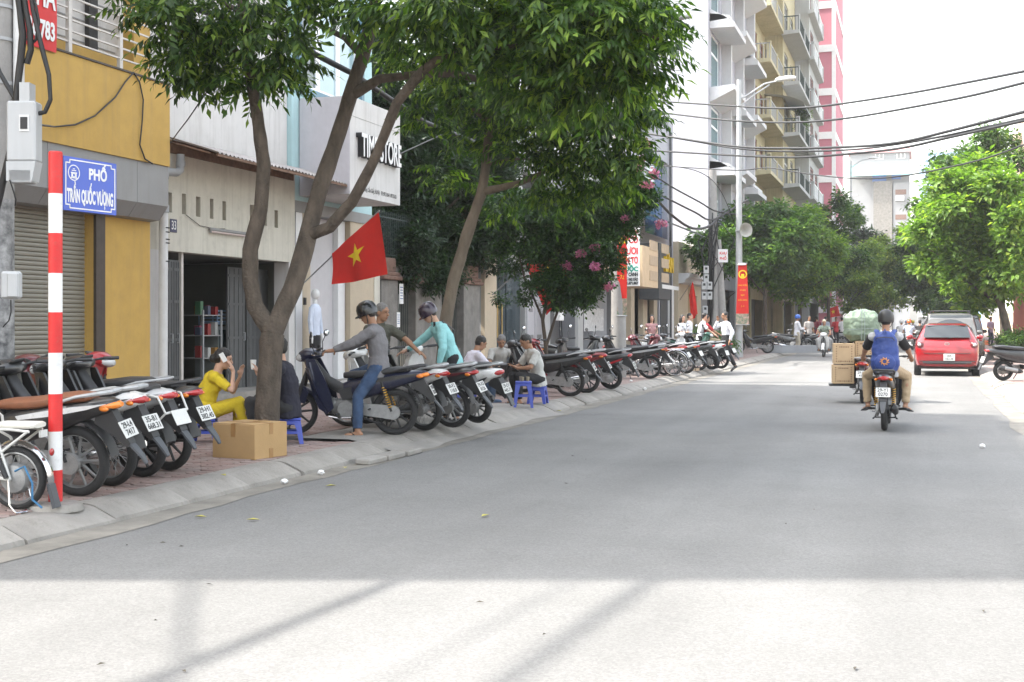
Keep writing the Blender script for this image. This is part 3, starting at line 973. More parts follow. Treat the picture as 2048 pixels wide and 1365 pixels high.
# ---- garden wall with old gate pillars and iron bars
gw = thing('garden_wall', 'weathered concrete gate pillars and dark iron bars before the overgrown garden', 'wall', (-12.4, 30, 0))
XG = -12.4
gy = lambda px: FY(px, XG)
def pillar(pa, pb, h, xo=0):
 a, c = gy(pa), gy(pb)
 b = MB(); b.bb(XG - .45 + xo, XG + xo, a, c, 0, h, .015); o = wobj('pillar', b, m_oldc, gw, smooth=0)
 b = MB(); b.bb(XG - .55 + xo, XG + .10 + xo, a - .08, c + .08, h, h + .10, .02); b.bb(XG - .50 + xo, XG + .05 + xo, a - .03, c + .03, h + .1, h + .2, .02); b.bb(XG - .42 + xo, XG - .03 + xo, a + .05, c - .05, h + .2, h + .55, .02)
 q = obj('cap', MB().add([(p[0] + 12.4, p[1] - 30, p[2]) for p in b.v], b.f), m_brickcap, o, smooth=0)
pillar(763, 796, 2.55)
pillar(832, 884, 2.5)
pillar(928, 960, 2.6)
b = MB(); b.bb(XG - .3, XG - .1, gy(884), gy(928), 0, .75); b.bb(XG - .3, XG - .1, gy(796), gy(832), 2.62, 2.95); wobj('low_wall', b, m_oldc, gw, smooth=0)
for a, c, z0, z1 in ((798, 831, .1, 2.5), (886, 927, .75, 2.7), (765, 1000, 3.05, 4.3)):
 y = gy(a)
 while y < gy(c):
  cpart('bar', ('bar', z0, z1), lambda b: b.tube([(0, 0, z0), (0, 0, z1 - .05), (0, 0, z1)], [.012, .012, .002], 5), m_iron, gw, loc=(-.2, y - 30, 0))
  y += .13
 for z in (z0 + .12, z1 - .2):
  b = MB(); b.bb(XG - .21, XG - .19, gy(a), gy(c), z, z + .035); wobj('rail', b, m_iron, gw, smooth=0)
for (px_, py0, py1, wpx, lab, wd) in ((803, 568, 608, 11, 'narrow white notice with blue print on the gate pillar', .25), (797, 625, 655, 9, 'lower small white notice on the gate pillar', .2)):
 q = fp(px_, (py0 + py1) / 2, XG + .02)
 hgt = FZ(px_, py0, XG) - FZ(px_, py1, XG)
 nb = thing('notice', lab, 'notice', (XG + .015, q.y, q.z))
 b = MB(); b.box((0, 0, 0), (.01, wd, hgt)); obj('board', b, m_wht, nb, smooth=0)
 b = MB()
 for k in range(5): b.box((.006, 0, hgt * (.32 - .14 * k)), (.003, wd * (.7 - .1 * (k % 2)), hgt * .045))
 obj('print', b, M('blue_print', (.08, .16, .35), .6), nb, smooth=0, kind='stuff')
# old villa behind the garden
vl = thing('old_villa', 'dark old villa deep in the overgrown garden', 'building', (-19, 32, 0))
b = MB(); wall(b, -19, 24, 41, 0, 5.2, [(27, 28.4, 1, 3), (31, 32.4, 1, 3), (35, 36.4, 1, 3)], .2); body(b, -19, 24, 41, 0, 5.2, 6)
wobj('wall', b, m_oldc, vl, smooth=0)
for y_ in (27, 31, 35):
 window(vl, 0, y_ - 32, y_ + 1.4 - 32, 1, 3, m_iron, m_glass, 1)
b = MB(); b.px([(-8.3, 5.2), (9.3, 5.2), (.5, 7.2)], -6.2, .3); obj('roof', b, m_brickcap, vl, smooth=0)

# ---- house with glass doors
XD = -12.6
y0, y1 = FY(962, XD), FY(1112, XD)
gh = thing('shop_house', 'grey and cream shop house with tall glass doors behind the flowering vine', 'building', (XD, y0, 0))
b = MB()
zt = 3.9
hd = [(FY(992, XD), FY(1050, XD), PZ, 3.3)]
wall(b, XD, y0, y1, 0, 7.6, hd + [(FY(985, XD), FY(1030, XD), 4.4, 6.6), (FY(1045, XD), FY(1095, XD), 4.4, 6.6)], .3); body(b, XD, y0, y1, 0, 7.6)
wobj('wall', b, m_pale, gh, smooth=0)
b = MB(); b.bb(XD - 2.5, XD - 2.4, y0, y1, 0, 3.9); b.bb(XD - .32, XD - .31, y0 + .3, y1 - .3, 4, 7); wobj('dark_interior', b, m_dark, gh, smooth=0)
b = MB(); b.bb(XD, XD + .12, FY(962, XD), FY(986, XD), 0, 4.1); wobj('pillar', b, m_beige, gh, smooth=0)
b = MB(); b.bb(XD, XD + .12, FY(1084, XD), FY(1094, XD), 0, 4.0); wobj('pillar', b, m_wht, gh, smooth=0)
b = MB(); b.bb(XD, XD + .10, FY(1094, XD) + .005, FY(1112, XD), 0, 4.0); wobj('side_panel', b, m_greyp, gh, smooth=0)
for a, c in ((993, 1006), (1007, 1020), (1022, 1049)):
 b = MB(); b.bb(XD - .18, XD - .16, FY(a, XD), FY(c, XD), PZ + .02, 3.25)
 d_ = wobj('glass_door', b, m_glass, gh, smooth=0)
for a in (1002, 1011):
 b = MB(); yy = FY(a, XD); b.tube([(XD - .12, yy, 1.0), (XD - .12, yy, 2.1)], .025, 8)
 wobj('handle', b, M('brass', (.55, .40, .18), .3, .8), gh)
for a, c in ((1052, 1066), (1068, 1083)):
 b = MB(); b.bb(XD + .004, XD + .05, FY(a, XD), FY(c, XD), PZ, 3.4); wobj('door_panel', b, m_doorw, gh, smooth=0)
 b = MB(); ym = (FY(a, XD) + FY(c, XD)) / 2
 for z_, ww in ((2.05, .28), (1.85, .4), (.95, .55)): b.bb(XD + .052, XD + .056, ym - ww / 2, ym + ww / 2, z_, z_ + .12)
 wobj('door_mark', b, m_greyp, gh, smooth=0, kind='stuff')
b = MB(); b.bb(XD, XD + .7, y0, y1, 3.95, 4.2); wobj('canopy', b, m_greyp, gh, smooth=0)

# ---- grey house with a pasted poster
XG2 = -11.2
ga, gb = y1, FY(1230, XG2)
gg = thing('shop_house', 'plain grey house front with a pasted white poster behind parked motorbikes', 'building', (XG2, ga, 0))
b = MB(); wall(b, XG2, ga, gb, 0, 8.2, [(FY(1198, XG2) + 1.2, gb - .3, PZ, 2.9), (ga + .6, ga + 2, 4.6, 6.6), (ga + 3.4, ga + 5, 4.6, 6.6)], .3); body(b, XG2, ga, gb, 0, 8.2)
wobj('wall', b, m_grey, gg, smooth=0)
b = MB(); b.bb(XG2 - .4, XG2 - .35, ga, gb, 0, 7); wobj('dark_interior', b, m_dark, gg, smooth=0)
b = MB(); b.bb(XG2, XG2 + .12, FY(1150, XG2), FY(1160, XG2), 0, 3.6); wobj('pilaster', b, m_pale, gg, smooth=0)
b = MB(); b.bb(XG2, XG2 + .6, ga, gb, 3.5, 3.75); wobj('canopy', b, m_oldc, gg, smooth=0)
q = fp(1188, 640, XG2)
ps = thing('poster', 'torn white poster pasted on the grey house front', 'poster', (XG2 + .006, q.y, q.z))
b = MB(); b.grid(lambda u, v: (.006 * noise.noise((u * 5, v * 5, 0)), (u - .5) * 2.9 + .06 * noise.noise((v * 4, 0, 1)), (v - .5) * .82 + .05 * noise.noise((u * 5, 0, 2))), 12, 6)
obj('paper', b, M('poster_paper', (.62, .63, .64), .8, var=.25, scale=9, spot=.5), ps, smooth=0)
q = fp(1140, 625, XG2 + .5)
ac = thing('utility_box', 'small white electrical box with cables on the grey house front', 'electrical box', (XG2 + .13, q.y, q.z))
b = MB(); b.box((0, 0, 0), (.2, .5, .55), None, .02); obj('box', b, m_wht, ac, smooth=0)
b = MB(); b.tube([(.05, -.1, -.25), (.07, -.12, -.9), (.05, .0, -1.6)], .02, 6); b.tube([(.05, .1, -.25), (.07, .2, -1.2), (.05, .15, -1.8)], .02, 6); obj('cable', b, m_blk, ac)

# ---- corner shop with the sign boards
XC = -10.6
ca, cb_ = gb, FY(1346, XC)
cs = thing('shop_house', 'narrow white and blue house over a dark open shop with beige columns', 'building', (XC, ca, 0))
b = MB()
oz = 3.3
wall(b, XC, ca, cb_, 0, 10.5, [(ca + .3, FY(1318, XC), PZ, oz), (FY(1290, XC), FY(1335, XC), 5.2, 8.6)], .4); body(b, XC, ca, cb_, 0, 10.5)
wobj('wall', b, m_pvioletw, cs, smooth=0)
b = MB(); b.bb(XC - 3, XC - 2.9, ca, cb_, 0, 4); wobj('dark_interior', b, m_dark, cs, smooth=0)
b = MB(); b.bb(XC - .3, XC - .25, FY(1290, XC), FY(1335, XC), 5.2, 8.6); wobj('blue_glass', b, M('blue_glass', (.07, .14, .28), .1, spec=.9), cs, smooth=0)
for a, c in ((1257, 1264), (1281, 1290), (1303, 1310)):
 b = MB(); b.bb(XC - .1, XC + .1, FY(a, XC), FY(c, XC), PZ, oz + .3); wobj('column', b, m_beige, cs, smooth=0)
for a, c in ((1267, 1270), (1276, 1279)):
 b = MB(); b.bb(XC - .3, XC - .2, FY(a, XC), FY(c, XC), PZ, oz); wobj('door_frame', b, m_greyp, cs, smooth=0)
b = MB(); b.bb(XC - .2, XC + .03, FY(1320, XC), FY(1334, XC), PZ, 3.1); wobj('door', b, m_char, cs, smooth=0)
b = MB(); b.bb(XC - .1, XC + .07, FY(1334, XC) + .01, FY(1345, XC), PZ, 3.1); wobj('door', b, m_upvc, cs, smooth=0, label='white framed door')
b = MB(); b.add([(XC, ca, 6.0), (XC + 1.6, ca, 5.35), (XC + 1.6, cb_ - 1.5, 5.35), (XC, cb_ - 1.5, 6.0), (XC, ca, 5.95), (XC + 1.6, ca, 5.28), (XC + 1.6, cb_ - 1.5, 5.28), (XC, cb_ - 1.5, 5.95)], [(0, 1, 2, 3), (7, 6, 5, 4), (0, 4, 5, 1), (1, 5, 6, 2), (2, 6, 7, 3)])
wobj('awning', b, m_char, cs, smooth=0)
b = MB(); b.tube([(XC + .1, FY(1341, XC + .1), 0), (XC + .1, FY(1341, XC + .1), 10)], .06, 8); wobj('drain_pipe', b, m_char, cs)
# white menu sign, standing out from the house and facing up the street
zs = 42.6
sgn = thing('shop_sign', 'white hanging sign with red LUỘC TƯƠI menu lettering facing up the street', 'sign', dp(1248, 515, zs), 0)
kpx = FPX / zs
W_, H_ = 62 / kpx, 116 / kpx
b = MB(); b.box((0, 0.06, 0), (W_, .10, H_), None, .01); obj('board', b, m_wht, sgn, smooth=0)
b = MB(); b.box((-W_ / 2 - .5, .06, H_ * .3), (1.0, .05, .05)); b.box((-W_ / 2 - .5, .06, -H_ * .3), (1.0, .05, .05)); obj('bracket', b, m_char, sgn, smooth=0)
XD_, UD_ = (1, 0, 0), (0, 0, 1)
for s_, zf, sz, mt, sx in (('LƯƠN ĐỒNG', .43, .11, m_redl, .8), ('LẨY CỎ', .29, .30, m_redl, .75), ('TƯƠI', .10, .30, m_redl, .8), ('XOAN TƠ', -.06, .30, m_redl, .6), ('LUỘC', -.205, .22, m_greenl, .95), ('TIẾT CANH', -.30, .16, m_char, .72), ('LÒNG XÀO', -.385, .13, m_char, .6), ('0971.671.867', -.45, .12, m_char, .85)):
 text('lettering', s_, sz, mt, sgn, (W_ * .46, 0.004, H_ * zf), XD_, UD_, .006, 'RIGHT', sx, .01)
# tan board and dark board with yellow letters
tb = thing('shop_sign', 'tan panelled sign board with faint grey plates over the dark shop', 'sign', (XC + 1.5, FY(1285, XC + 1.5), 4.3))
xa = XC + 1.5
b = MB()
za, zb2 = FZ(1300, 495, xa), FZ(1300, 575, xa)
b.bb(-1.4, 0, 0, FY(1316, xa) - FY(1285, xa), zb2 - 4.3, za - 4.3); obj('board', b, m_tan, tb, smooth=0)
b = MB()
for k in range(3):
 for j in range(2): b.bb(.003, .02, 1.2 + 2.2 * j, 2.6 + 2.2 * j, zb2 - 4.3 + .25 + .55 * k, zb2 - 4.3 + .6 + .55 * k)
obj('plate', b, M('tan_plate', (.42, .32, .22), .6), tb, smooth=0, kind='stuff')
kb = thing('shop_sign', 'charcoal sign board with big yellow letters', 'sign', (XC + .9, FY(1318, XC + .9), 3.9))
xk = XC + .9
b = MB(); b.bb(-.8, 0, 0, FY(1341, xk) - FY(1318, xk), FZ(1330, 600, xk) - 3.9, FZ(1330, 490, xk) - 3.9); obj('board', b, m_char, kb, smooth=0)
text('lettering', 'LÀN', .85, m_ygold, kb, (.05, 1.8, FZ(1328, 530, xk) - 3.9), (0, 1, 0), (0, 0, 1), .05, sx=1.1, bold=.02)
b = MB(); b.bb(.004, .02, .6, 4.2, FZ(1330, 578, xk) - 3.9, FZ(1330, 570, xk) - 3.9); obj('small_print', b, m_wht, kb, smooth=0)

# ---- cream shop with a white cornice
XE = -10.35
ea, eb = cb_, FY(1402, XE)
ce = thing('shop_house', 'low beige house front with white moulded cornice', 'building', (XE, ea, 0))
b = MB(); wall(b, XE, ea, eb, 0, 5.2, [(eb - 3.2, eb - 1.2, PZ, 2.8)], .3); body(b, XE, ea, eb, 0, 5.2); wobj('wall', b, m_beige, ce, smooth=0)
b = MB(); b.bb(XE - .4, XE - .36, ea, eb, 0, 3); wobj('dark_interior', b, m_dkgrey, ce, smooth=0)
b = MB(); zc = FZ(1365, 556, XE)
b.prism([(0, 0), (.28, .06), (.34, .22), (.50, .30), (.50, .48), (0, .48)], ea, eb, lambda a, z, t: (XE + a, t, zc - .3 + z)); wobj('cornice', b, m_fin, ce, smooth=0)
b = MB(); b.bb(XE, XE + .14, FY(1376, XE), FY(1381, XE), PZ, zc - .31); wobj('pilaster', b, m_tan, ce, smooth=0)

# ---- white house with slanted window hoods
XW = -10.0
wa, wb_ = eb + .05, FY(1501, XW)
wh = thing('apartment_house', 'tall cool white house with teal windows and angular projecting hoods', 'building', (XW, wa, 0))
kz = lambda px, py: FZ(px, py, XW)
wins = []
colsY = [(FY(1400, XW), FY(1416, XW)), (FY(1428, XW), FY(1443, XW)), (FY(1455, XW), FY(1470, XW))]
rows = [(kz(1424, 460), kz(1424, 360)), (kz(1424, 300), kz(1424, 185)), (kz(1424, 140), kz(1424, 25)), (kz(1424, -20), kz(1424, -130))]
colsY = []
Lw = wb_ - wa
for f in (.06, .34, .64): colsY.append((wa + Lw * f, wa + Lw * (f + .17)))
rows = []
zbase = 5.0
for k in range(4): rows.append((6.0 + 3.75 * k, 8.9 + 3.75 * k))
for c in colsY:
 for r in rows: wins.append((c[0], c[1], r[0], r[1]))
b = MB(); wall(b, XW, wa, wb_, 5.0, 22, wins, .25); body(b, XW, wa, wb_, 5.0, 22)
b.add([(XW, wa, 5.0), (XW, wb_, 5.0), (XW - 10, wb_, 5.0), (XW - 10, wa, 5.0)], [(0, 1, 2, 3)])
wobj('wall', b, m_pvioletw, wh, smooth=0)
b = MB(); wall(b, XW - .6, wa, wb_, 0, 5.0, [(wa + 5, wb_ - 3, PZ, 3.4)], .3); body(b, XW - .6, wa, wb_, 0, 5.0, 9.4); wobj('ground_storey', b, m_grey, wh, smooth=0)
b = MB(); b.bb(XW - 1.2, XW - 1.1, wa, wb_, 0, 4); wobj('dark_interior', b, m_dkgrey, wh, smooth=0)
for (a, c, d, e) in wins:
 o = window(wh, 0, a - wa, c - wa, d, e, m_upvc, m_tealgl, 0, 1, .12, -.08)
for ri, (d, e) in enumerate(rows):
 for ci, (a, c) in enumerate(colsY):
  up = (ri + ci) % 2 == 0
  y_0, y_1 = a - .5 - wa, c + 1.0 - wa
  b = MB()
  pj = 1.25
  if up:     # hood: sloping top, level underside
   b.prism([(0, e + .05), (pj, e + .05), (pj, e + .30), (0, e + 1.05)], y_0, y_1, lambda x, z, t: (x + .002, t, z))
  else:      # tilted slab crossing between the storeys
   b.prism([(0, e + .05), (pj * 1.0, e + .65), (pj * 1.0, e + .9), (0, e + .8)], y_0, y_1, lambda x, z, t: (x + .002, t, z))
   obj('hood', b, m_fin, wh, smooth=0); b = MB()
   b.prism([(0, d - .05), (0, d - .45), (pj * .8, d - .35), (pj * .8, d - .2)], y_0, y_1, lambda x, z, t: (x + .002, t, z))
  obj('hood', b, m_fin, wh, smooth=0)
b = MB()
for c in (.28, .58, .88): b.bb(.002, .5, Lw * c, Lw * c + .35, 5.2, 22)
obj('fin', b, m_fin, wh, smooth=0, kind='stuff')
b = MB(); b.prism([(-9.9, 4.2), (1.1, 4.95), (1.1, 5.6), (-9.9, 5.6)], -.3, -.003, lambda x, z, t: (x, t, z)); obj('end_wall_band', b, m_fin, wh, smooth=0)

# ---- narrow balcony houses and pink tower beyond
def balcony(parent, X, y0, y1, z, pj, slabm, railm, style=0):
 o = parent
 b = MB(); b.prism([(0, 0), (pj, .10), (pj, .32), (0, .32)], y0, y1, lambda x, zz, t: (X + x + .002, t, z - .32 + zz)); s_ = obj('balcony', b, slabm, o, smooth=0)
 r = MB()
 n = int((y1 - y0) / .22)
 for k in range(n + 1): r.bb(X + pj - .08, X + pj - .05, y0 + (y1 - y0) * k / n - .015, y0 + (y1 - y0) * k / n + .015, z, z + .9)
 for k in range(int(pj / .2)):
  for yy in (y0 + .02, y1 - .02): r.bb(X + .1 + .2 * k, X + .13 + .2 * k, yy - .015, yy + .015, z, z + .9)
 r.bb(X, X + pj - .03, y0, y0 + .05, z + .9, z + .97); r.bb(X, X + pj - .03, y1 - .05, y1, z + .9, z + .97); r.bb(X + pj - .1, X + pj - .03, y0, y1, z + .9, z + .98)
 obj('balustrade', r, railm, s_, smooth=0)
 for yy in (y0 + .15, (y0 + y1) / 2, y1 - .15):
  c_ = MB(); c_.bb(X + pj - .24, X + pj + .01, yy - .15, yy + .15, z + .002, z + 1.08)
  obj('pier', c_, slabm, s_, smooth=0)
def balcony_house(label, X, y0, y1, h, wm, doorm, railm, floors, pj, slabm=None, gh=4.0):
 o = thing('balcony_house', label, 'building', (X, y0, 0))
 L = y1 - y0
 holes = [(y0 + L * .12, y0 + L * .42, gh + 3.5 * k + .15, gh + 3.5 * k + 2.5) for k in range(floors)] + [(y0 + L * .6, y0 + L * .85, gh + 3.5 * k + .9, gh + 3.5 * k + 2.4) for k in range(floors)]
 b = MB(); wall(b, X, y0, y1, 0, h, holes + [(y0 + .4, y1 - .4, PZ, 3.0)], .2); body(b, X, y0, y1, 0, h, 10); wobj('wall', b, wm, o, smooth=0)
 b = MB(); b.bb(-.8, -.7, 0, L, 0, 3.5); obj('dark_interior', b, m_dkgrey, o, smooth=0)
 for (a, c, d, e) in holes: window(o, 0, a - y0, c - y0, d, e, doorm, m_glass, 1, 1, .12, -.06)
 # windows and doors on the wall that looks down the street
 for k in range(floors):
  z = gh + 3.5 * k
  for xx_, w_, h_ in ((-1.6, .55, 2.3), (-3.4, .5, 1.4)):
   b = MB(); b.bb(xx_ - w_, xx_ + w_, -.06, -.003, z + (0.15 if h_ > 2 else 1.0), z + (0.15 if h_ > 2 else 1.0) + h_)
   d_ = obj('shutter_door', b, doorm, o, smooth=0)
   b = MB()
   for q_ in range(3): b.bb(xx_ - w_ * .7, xx_ - w_ * .1, -.075, -.061, z + 1.2 + .4 * q_, z + 1.45 + .4 * q_); b.bb(xx_ + w_ * .1, xx_ + w_ * .7, -.075, -.061, z + 1.2 + .4 * q_, z + 1.45 + .4 * q_)
   obj('pane', b, m_glassl, d_, smooth=0)
  if k % 2: b = MB(); b.box((-2.5, -.22, z + 2.1), (.8, .32, .55), None, .02); b.lathe([(.2, -.01), (.2, .01)], 14, Matrix.Translation((-2.4, -.385, z + 2.1)) @ Matrix.Rotation(PI / 2, 4, 'X')); obj('air_conditioner', b, m_greyp, o, smooth=0)
  balcony(o, 0, -.9, L * .92, z, pj, slabm or wm, railm)
 b = MB(); b.bb(-10.2, .35, -.3, L + .1, h, h + .25); obj('roof', b, slabm or wm, o, smooth=0)
 return o
hA = balcony_house('yellow house with red brown shutters and wrapped balconies beside the white hooded house', -10.0, 80, 88, 31, m_byel, m_redwd, m_pale, 8, 1.35, m_byel)
hB = balcony_house('pale yellow balcony house with white rounded awning and hanging plants', -8.8, 88.1, 97, 27, m_byel, m_greyp, m_iron, 6, 1.2, m_pale)
hC = balcony_house('pale grey narrow house with dark red shutters next to the pink tower', -7.75, 97.1, 107, 36, m_pale, m_redwd, m_upvc, 9, .45, m_pale)
b = MB()
def rnd(u, v):
 a = PI * .5 * u
 return (-2.6 + 4.2 * math.sin(a) * 1.0, 80 + 8 + .1 + 1.2 - 2.2 + 6.5 * v, 16.2 + 1.1 * math.cos(a))
b.grid(lambda u, v: (rnd(u, v)[0], rnd(u, v)[1] - 88.1, rnd(u, v)[2]), 8, 2)
obj('rounded_awning', b, m_fin, hB, smooth=60)
pk = thing('tower_block', 'slim pink tower with white floor bands behind the balcony houses', 'building', (-6.6, 110, 0))
b = MB(); b.bb(-8, 0, 0, 12, 0, 36); obj('wall', b, m_pink, pk, smooth=0)
for k in range(10):
 b = MB(); b.bb(-8.1, .06, -.10, 12.1, 2.3 + 3.72 * k, 2.9 + 3.72 * k); obj('floor_band', b, m_wht, pk, smooth=0)
b = MB(); b.bb(-.28, .05, -.08, -.003, 0, 36); obj('edge_strip', b, m_wht, pk, smooth=0)

m_farp = M('far_grey_render', (.27, .275, .285), .85, var=.06, scale=.3, streak=.2)
# ---- houses closing the street
fh = thing('apartment_house', 'far grey house with pink roof, teal awning and blue tarpaulins', 'building', (-12.5, 255, 0))
zd = 255 * .951
k = FPX / 243.0
fz = lambda py: CAMH + (HZ - py) / k * 1.0
b = MB(); b.bb(0, 11.2, 0, 12, 0, fz(303)); obj('wall', b, m_farp, fh, smooth=0)
b = MB(); b.px([(-.4, fz(304)), (12.4, fz(304)), (12.4, fz(300)), (6, fz(287)), (-.4, fz(300))], -.4, 11.6); obj('roof', b, M('pink_roof', (.62, .35, .36), .8), fh, smooth=0)
for x_ in (5.6, 9.6):
 b = MB(); b.bb(x_ - .8, x_ + .8, -.06, -.003, fz(317), fz(303.5) - .3); w_ = obj('window', b, m_upvc, fh, smooth=0)
 for s_ in (-.38, .38):
  b = MB(); b.bb(x_ + s_ - .28, x_ + s_ + .28, -.08, -.062, fz(316), fz(306)); obj('pane', b, m_greyp, w_, smooth=0)
b = MB(); b.px([(-2.6, fz(352)), (-.003, fz(330)), (-.003, fz(326))], -.2, 11.8); obj('awning', b, m_tealroof, fh, smooth=0)
b = MB(); b.bb(4.3, 6.9, -.4, -.1, fz(362), fz(340)); obj('tarpaulin', b, m_bluetarp, fh, smooth=0)
b = MB(); b.bb(7.9, 9.6, -.4, -.1, fz(358), fz(341)); obj('tarpaulin', b, m_bluetarp, fh, smooth=0)
b = MB(); b.bb(4.5, 8.0, -1.2, -.003, 0, fz(362)); obj('bay', b, m_oldc, fh, smooth=0)
b = MB(); b.bb(8.2, 11.3, -1.0, -.003, 0, fz(366)); obj('bay', b, m_farp, fh, smooth=0)
b = MB(); b.bb(8.6, 10.2, -1.5, -1.002, fz(402), fz(393)); obj('air_conditioner', b, m_wht, fh, smooth=0)
for z_ in (380, 430, 470, 510):
 b = MB(); b.bb(8.6, 10.6, -1.05, -1.002, fz(z_ + 10), fz(z_)); obj('window', b, m_brickcap, fh, smooth=0)
bl_ = thing('tower_block', 'far pale blue tower block wrapped in netting', 'building', (3.5, 330, 0))
b = MB(); b.bb(-3, 12, 0, 12, 0, 44); obj('wall', b, M('pale_blue_net', (.40, .55, .78), .9, var=.1, scale=.1), bl_, smooth=0)
b = MB()
for k in range(11): b.bb(-3.05, 12.05, -.06, -.003, 3 + 3.7 * k, 3.5 + 3.7 * k)
obj('floor_band', b, M('net_band', (.55, .66, .8), .9), bl_, smooth=0, kind='stuff')
gs = thing('apartment_house', 'narrow far grey house carrying the vertical red sign', 'building', (.2, 205, 0))
b = MB(); b.bb(0, 3.6, 0, 12, 0, 17.5); obj('wall', b, m_farp, gs, smooth=0)
for k in range(4):
 b = MB(); b.bb(.5, 1.7, -.06, -.003, 3 + 3.5 * k, 5 + 3.5 * k); w_ = obj('window', b, m_glassl, gs, smooth=0)
 b = MB(); b.bb(.0, 3.6, -.5, -.003, 2.3 + 3.5 * k, 2.6 + 3.5 * k); obj('ledge', b, m_fin, gs, smooth=0)
vs_ = thing('shop_sign', 'tall vertical red sign with pale letters down the far street', 'sign', (2.6, 204.5, 0))
b = MB(); b.bb(-.8, .8, -.15, 0, 2.4, 7.2); obj('board', b, M('faded_red', (.55, .10, .06), .6), vs_, smooth=0)
for k, ch in enumerate('QUÁN'):
 text('lettering', ch, 1.1, m_wht, vs_, (0, -.17, 6.6 - 1.15 * k), (1, 0, 0), (0, 0, 1), .01)

# ---- right side of the street
rb = thing('apartment_house', 'red brick house edge with shuttered balcony seen above the right trees', 'building', (5.0, 62, 0))
m_redbrick = M('red_brick', (.32, .09, .06), .85, var=.12, scale=3)
b = MB(); b.bb(0, 9, 0, 11, 0, 11.6); obj('wall', b, m_redbrick, rb, smooth=0)
for k in range(16):
 b = MB(); b.bb(.3, 1.6, -.06, -.003, 8.4 + .19 * k, 8.52 + .19 * k); obj('slat', b, m_redwd, rb, smooth=0)
b = MB(); b.bb(-.05, .2, -.1, 11, 8.2, 11.62); obj('corner_trim', b, M('pale_trim', (.55, .42, .36), .8), rb, smooth=0)
rw = thing('garden_wall', 'sunlit beige wall along the right pavement behind the trees', 'wall', (9.0, 40, 0))
b = MB(); b.bb(0, .3, 0, 22, 0, 2.2); b.bb(0, .3, 34, 150, 0, 2.4); obj('wall', b, m_beige, rw, smooth=0)
for k in range(9):
 b = MB(); b.bb(-.12, .42, 35 + 9 * k, 35.5 + 9 * k, 0, 2.7); obj('pier', b, m_cream, rw, smooth=0)
b = MB(); b.bb(-.08, .38, 34, 150, 2.4, 2.5); obj('coping', b, m_white, rw, smooth=0)
for i, (ya_, yb2, h_, mm_, lb) in enumerate(((76, 100, 8, m_cream, 'cream house behind the right side trees'), (104, 132, 10, m_pale, 'pale grey house farther behind the right side trees'), (136, 190, 12, m_white, 'white house far along the right side'))):
 o = thing('shop_house', lb, 'building', (11, ya_, 0))
 b = MB(); b.bb(0, 9, 0, yb2 - ya_, 0, h_); obj('wall', b, mm_, o, smooth=0)
 for f_ in range(int(h_ // 3.3)):
  for y_ in np.arange(1.5, yb2 - ya_ - 2, 3.4):
   b = MB(); b.bb(-.06, -.003, y_, y_ + 1.5, 1 + 3.3 * f_, 2.6 + 3.3 * f_); w_ = obj('window', b, m_upvc, o, smooth=0)
   b = MB(); b.bb(-.08, -.062, y_ + .1, y_ + 1.4, 1.1 + 3.3 * f_, 2.5 + 3.3 * f_); obj('pane', b, m_glass, w_, smooth=0)
# ================================================================== TREES AND PLANTS
m_bark = M('bark', (.085, .067, .052), .95, var=.45, scale=11, bump=1.0, bscale=34, stretch=(1, 1, .35), spot=.3)
m_bark2 = M('pale_bark', (.145, .118, .09), .95, var=.3, scale=9, bump=.6, bscale=45, stretch=(1, 1, .35), spot=.3)
m_leaf1 = leafmat('leaf_street', (.015, .036, .011), (.060, .125, .022), (.22, .32, .05), .70, .45)
m_leaf2 = leafmat('leaf_young', (.030, .075, .016), (.075, .165, .028), (.15, .27, .045), .75, .42)
m_leafsun = leafmat('leaf_painted_sun', (.10, .165, .035), (.19, .28, .055), (.38, .44, .09), .75, .45)  # leaf colour lightened to paint in the sun that the tall houses block
m_leafd = leafmat('leaf_dark', (.012, .026, .012), (.026, .055, .02), (.05, .09, .025), .85, .25)
m_leafm = leafmat('leaf_mid', (.035, .075, .022), (.080, .155, .040), (.17, .26, .05), .8, .4)
m_leafy = leafmat('leaf_light', (.075, .14, .028), (.155, .26, .045), (.32, .40, .08), .8, .45)
m_leafb = leafmat('leaf_vine', (.014, .038, .012), (.034, .080, .020), (.09, .17, .03), .85, .3)
m_flower = leafmat('flower_pink', (.40, .10, .25), (.52, .20, .36), (.62, .32, .46), .8, .3)

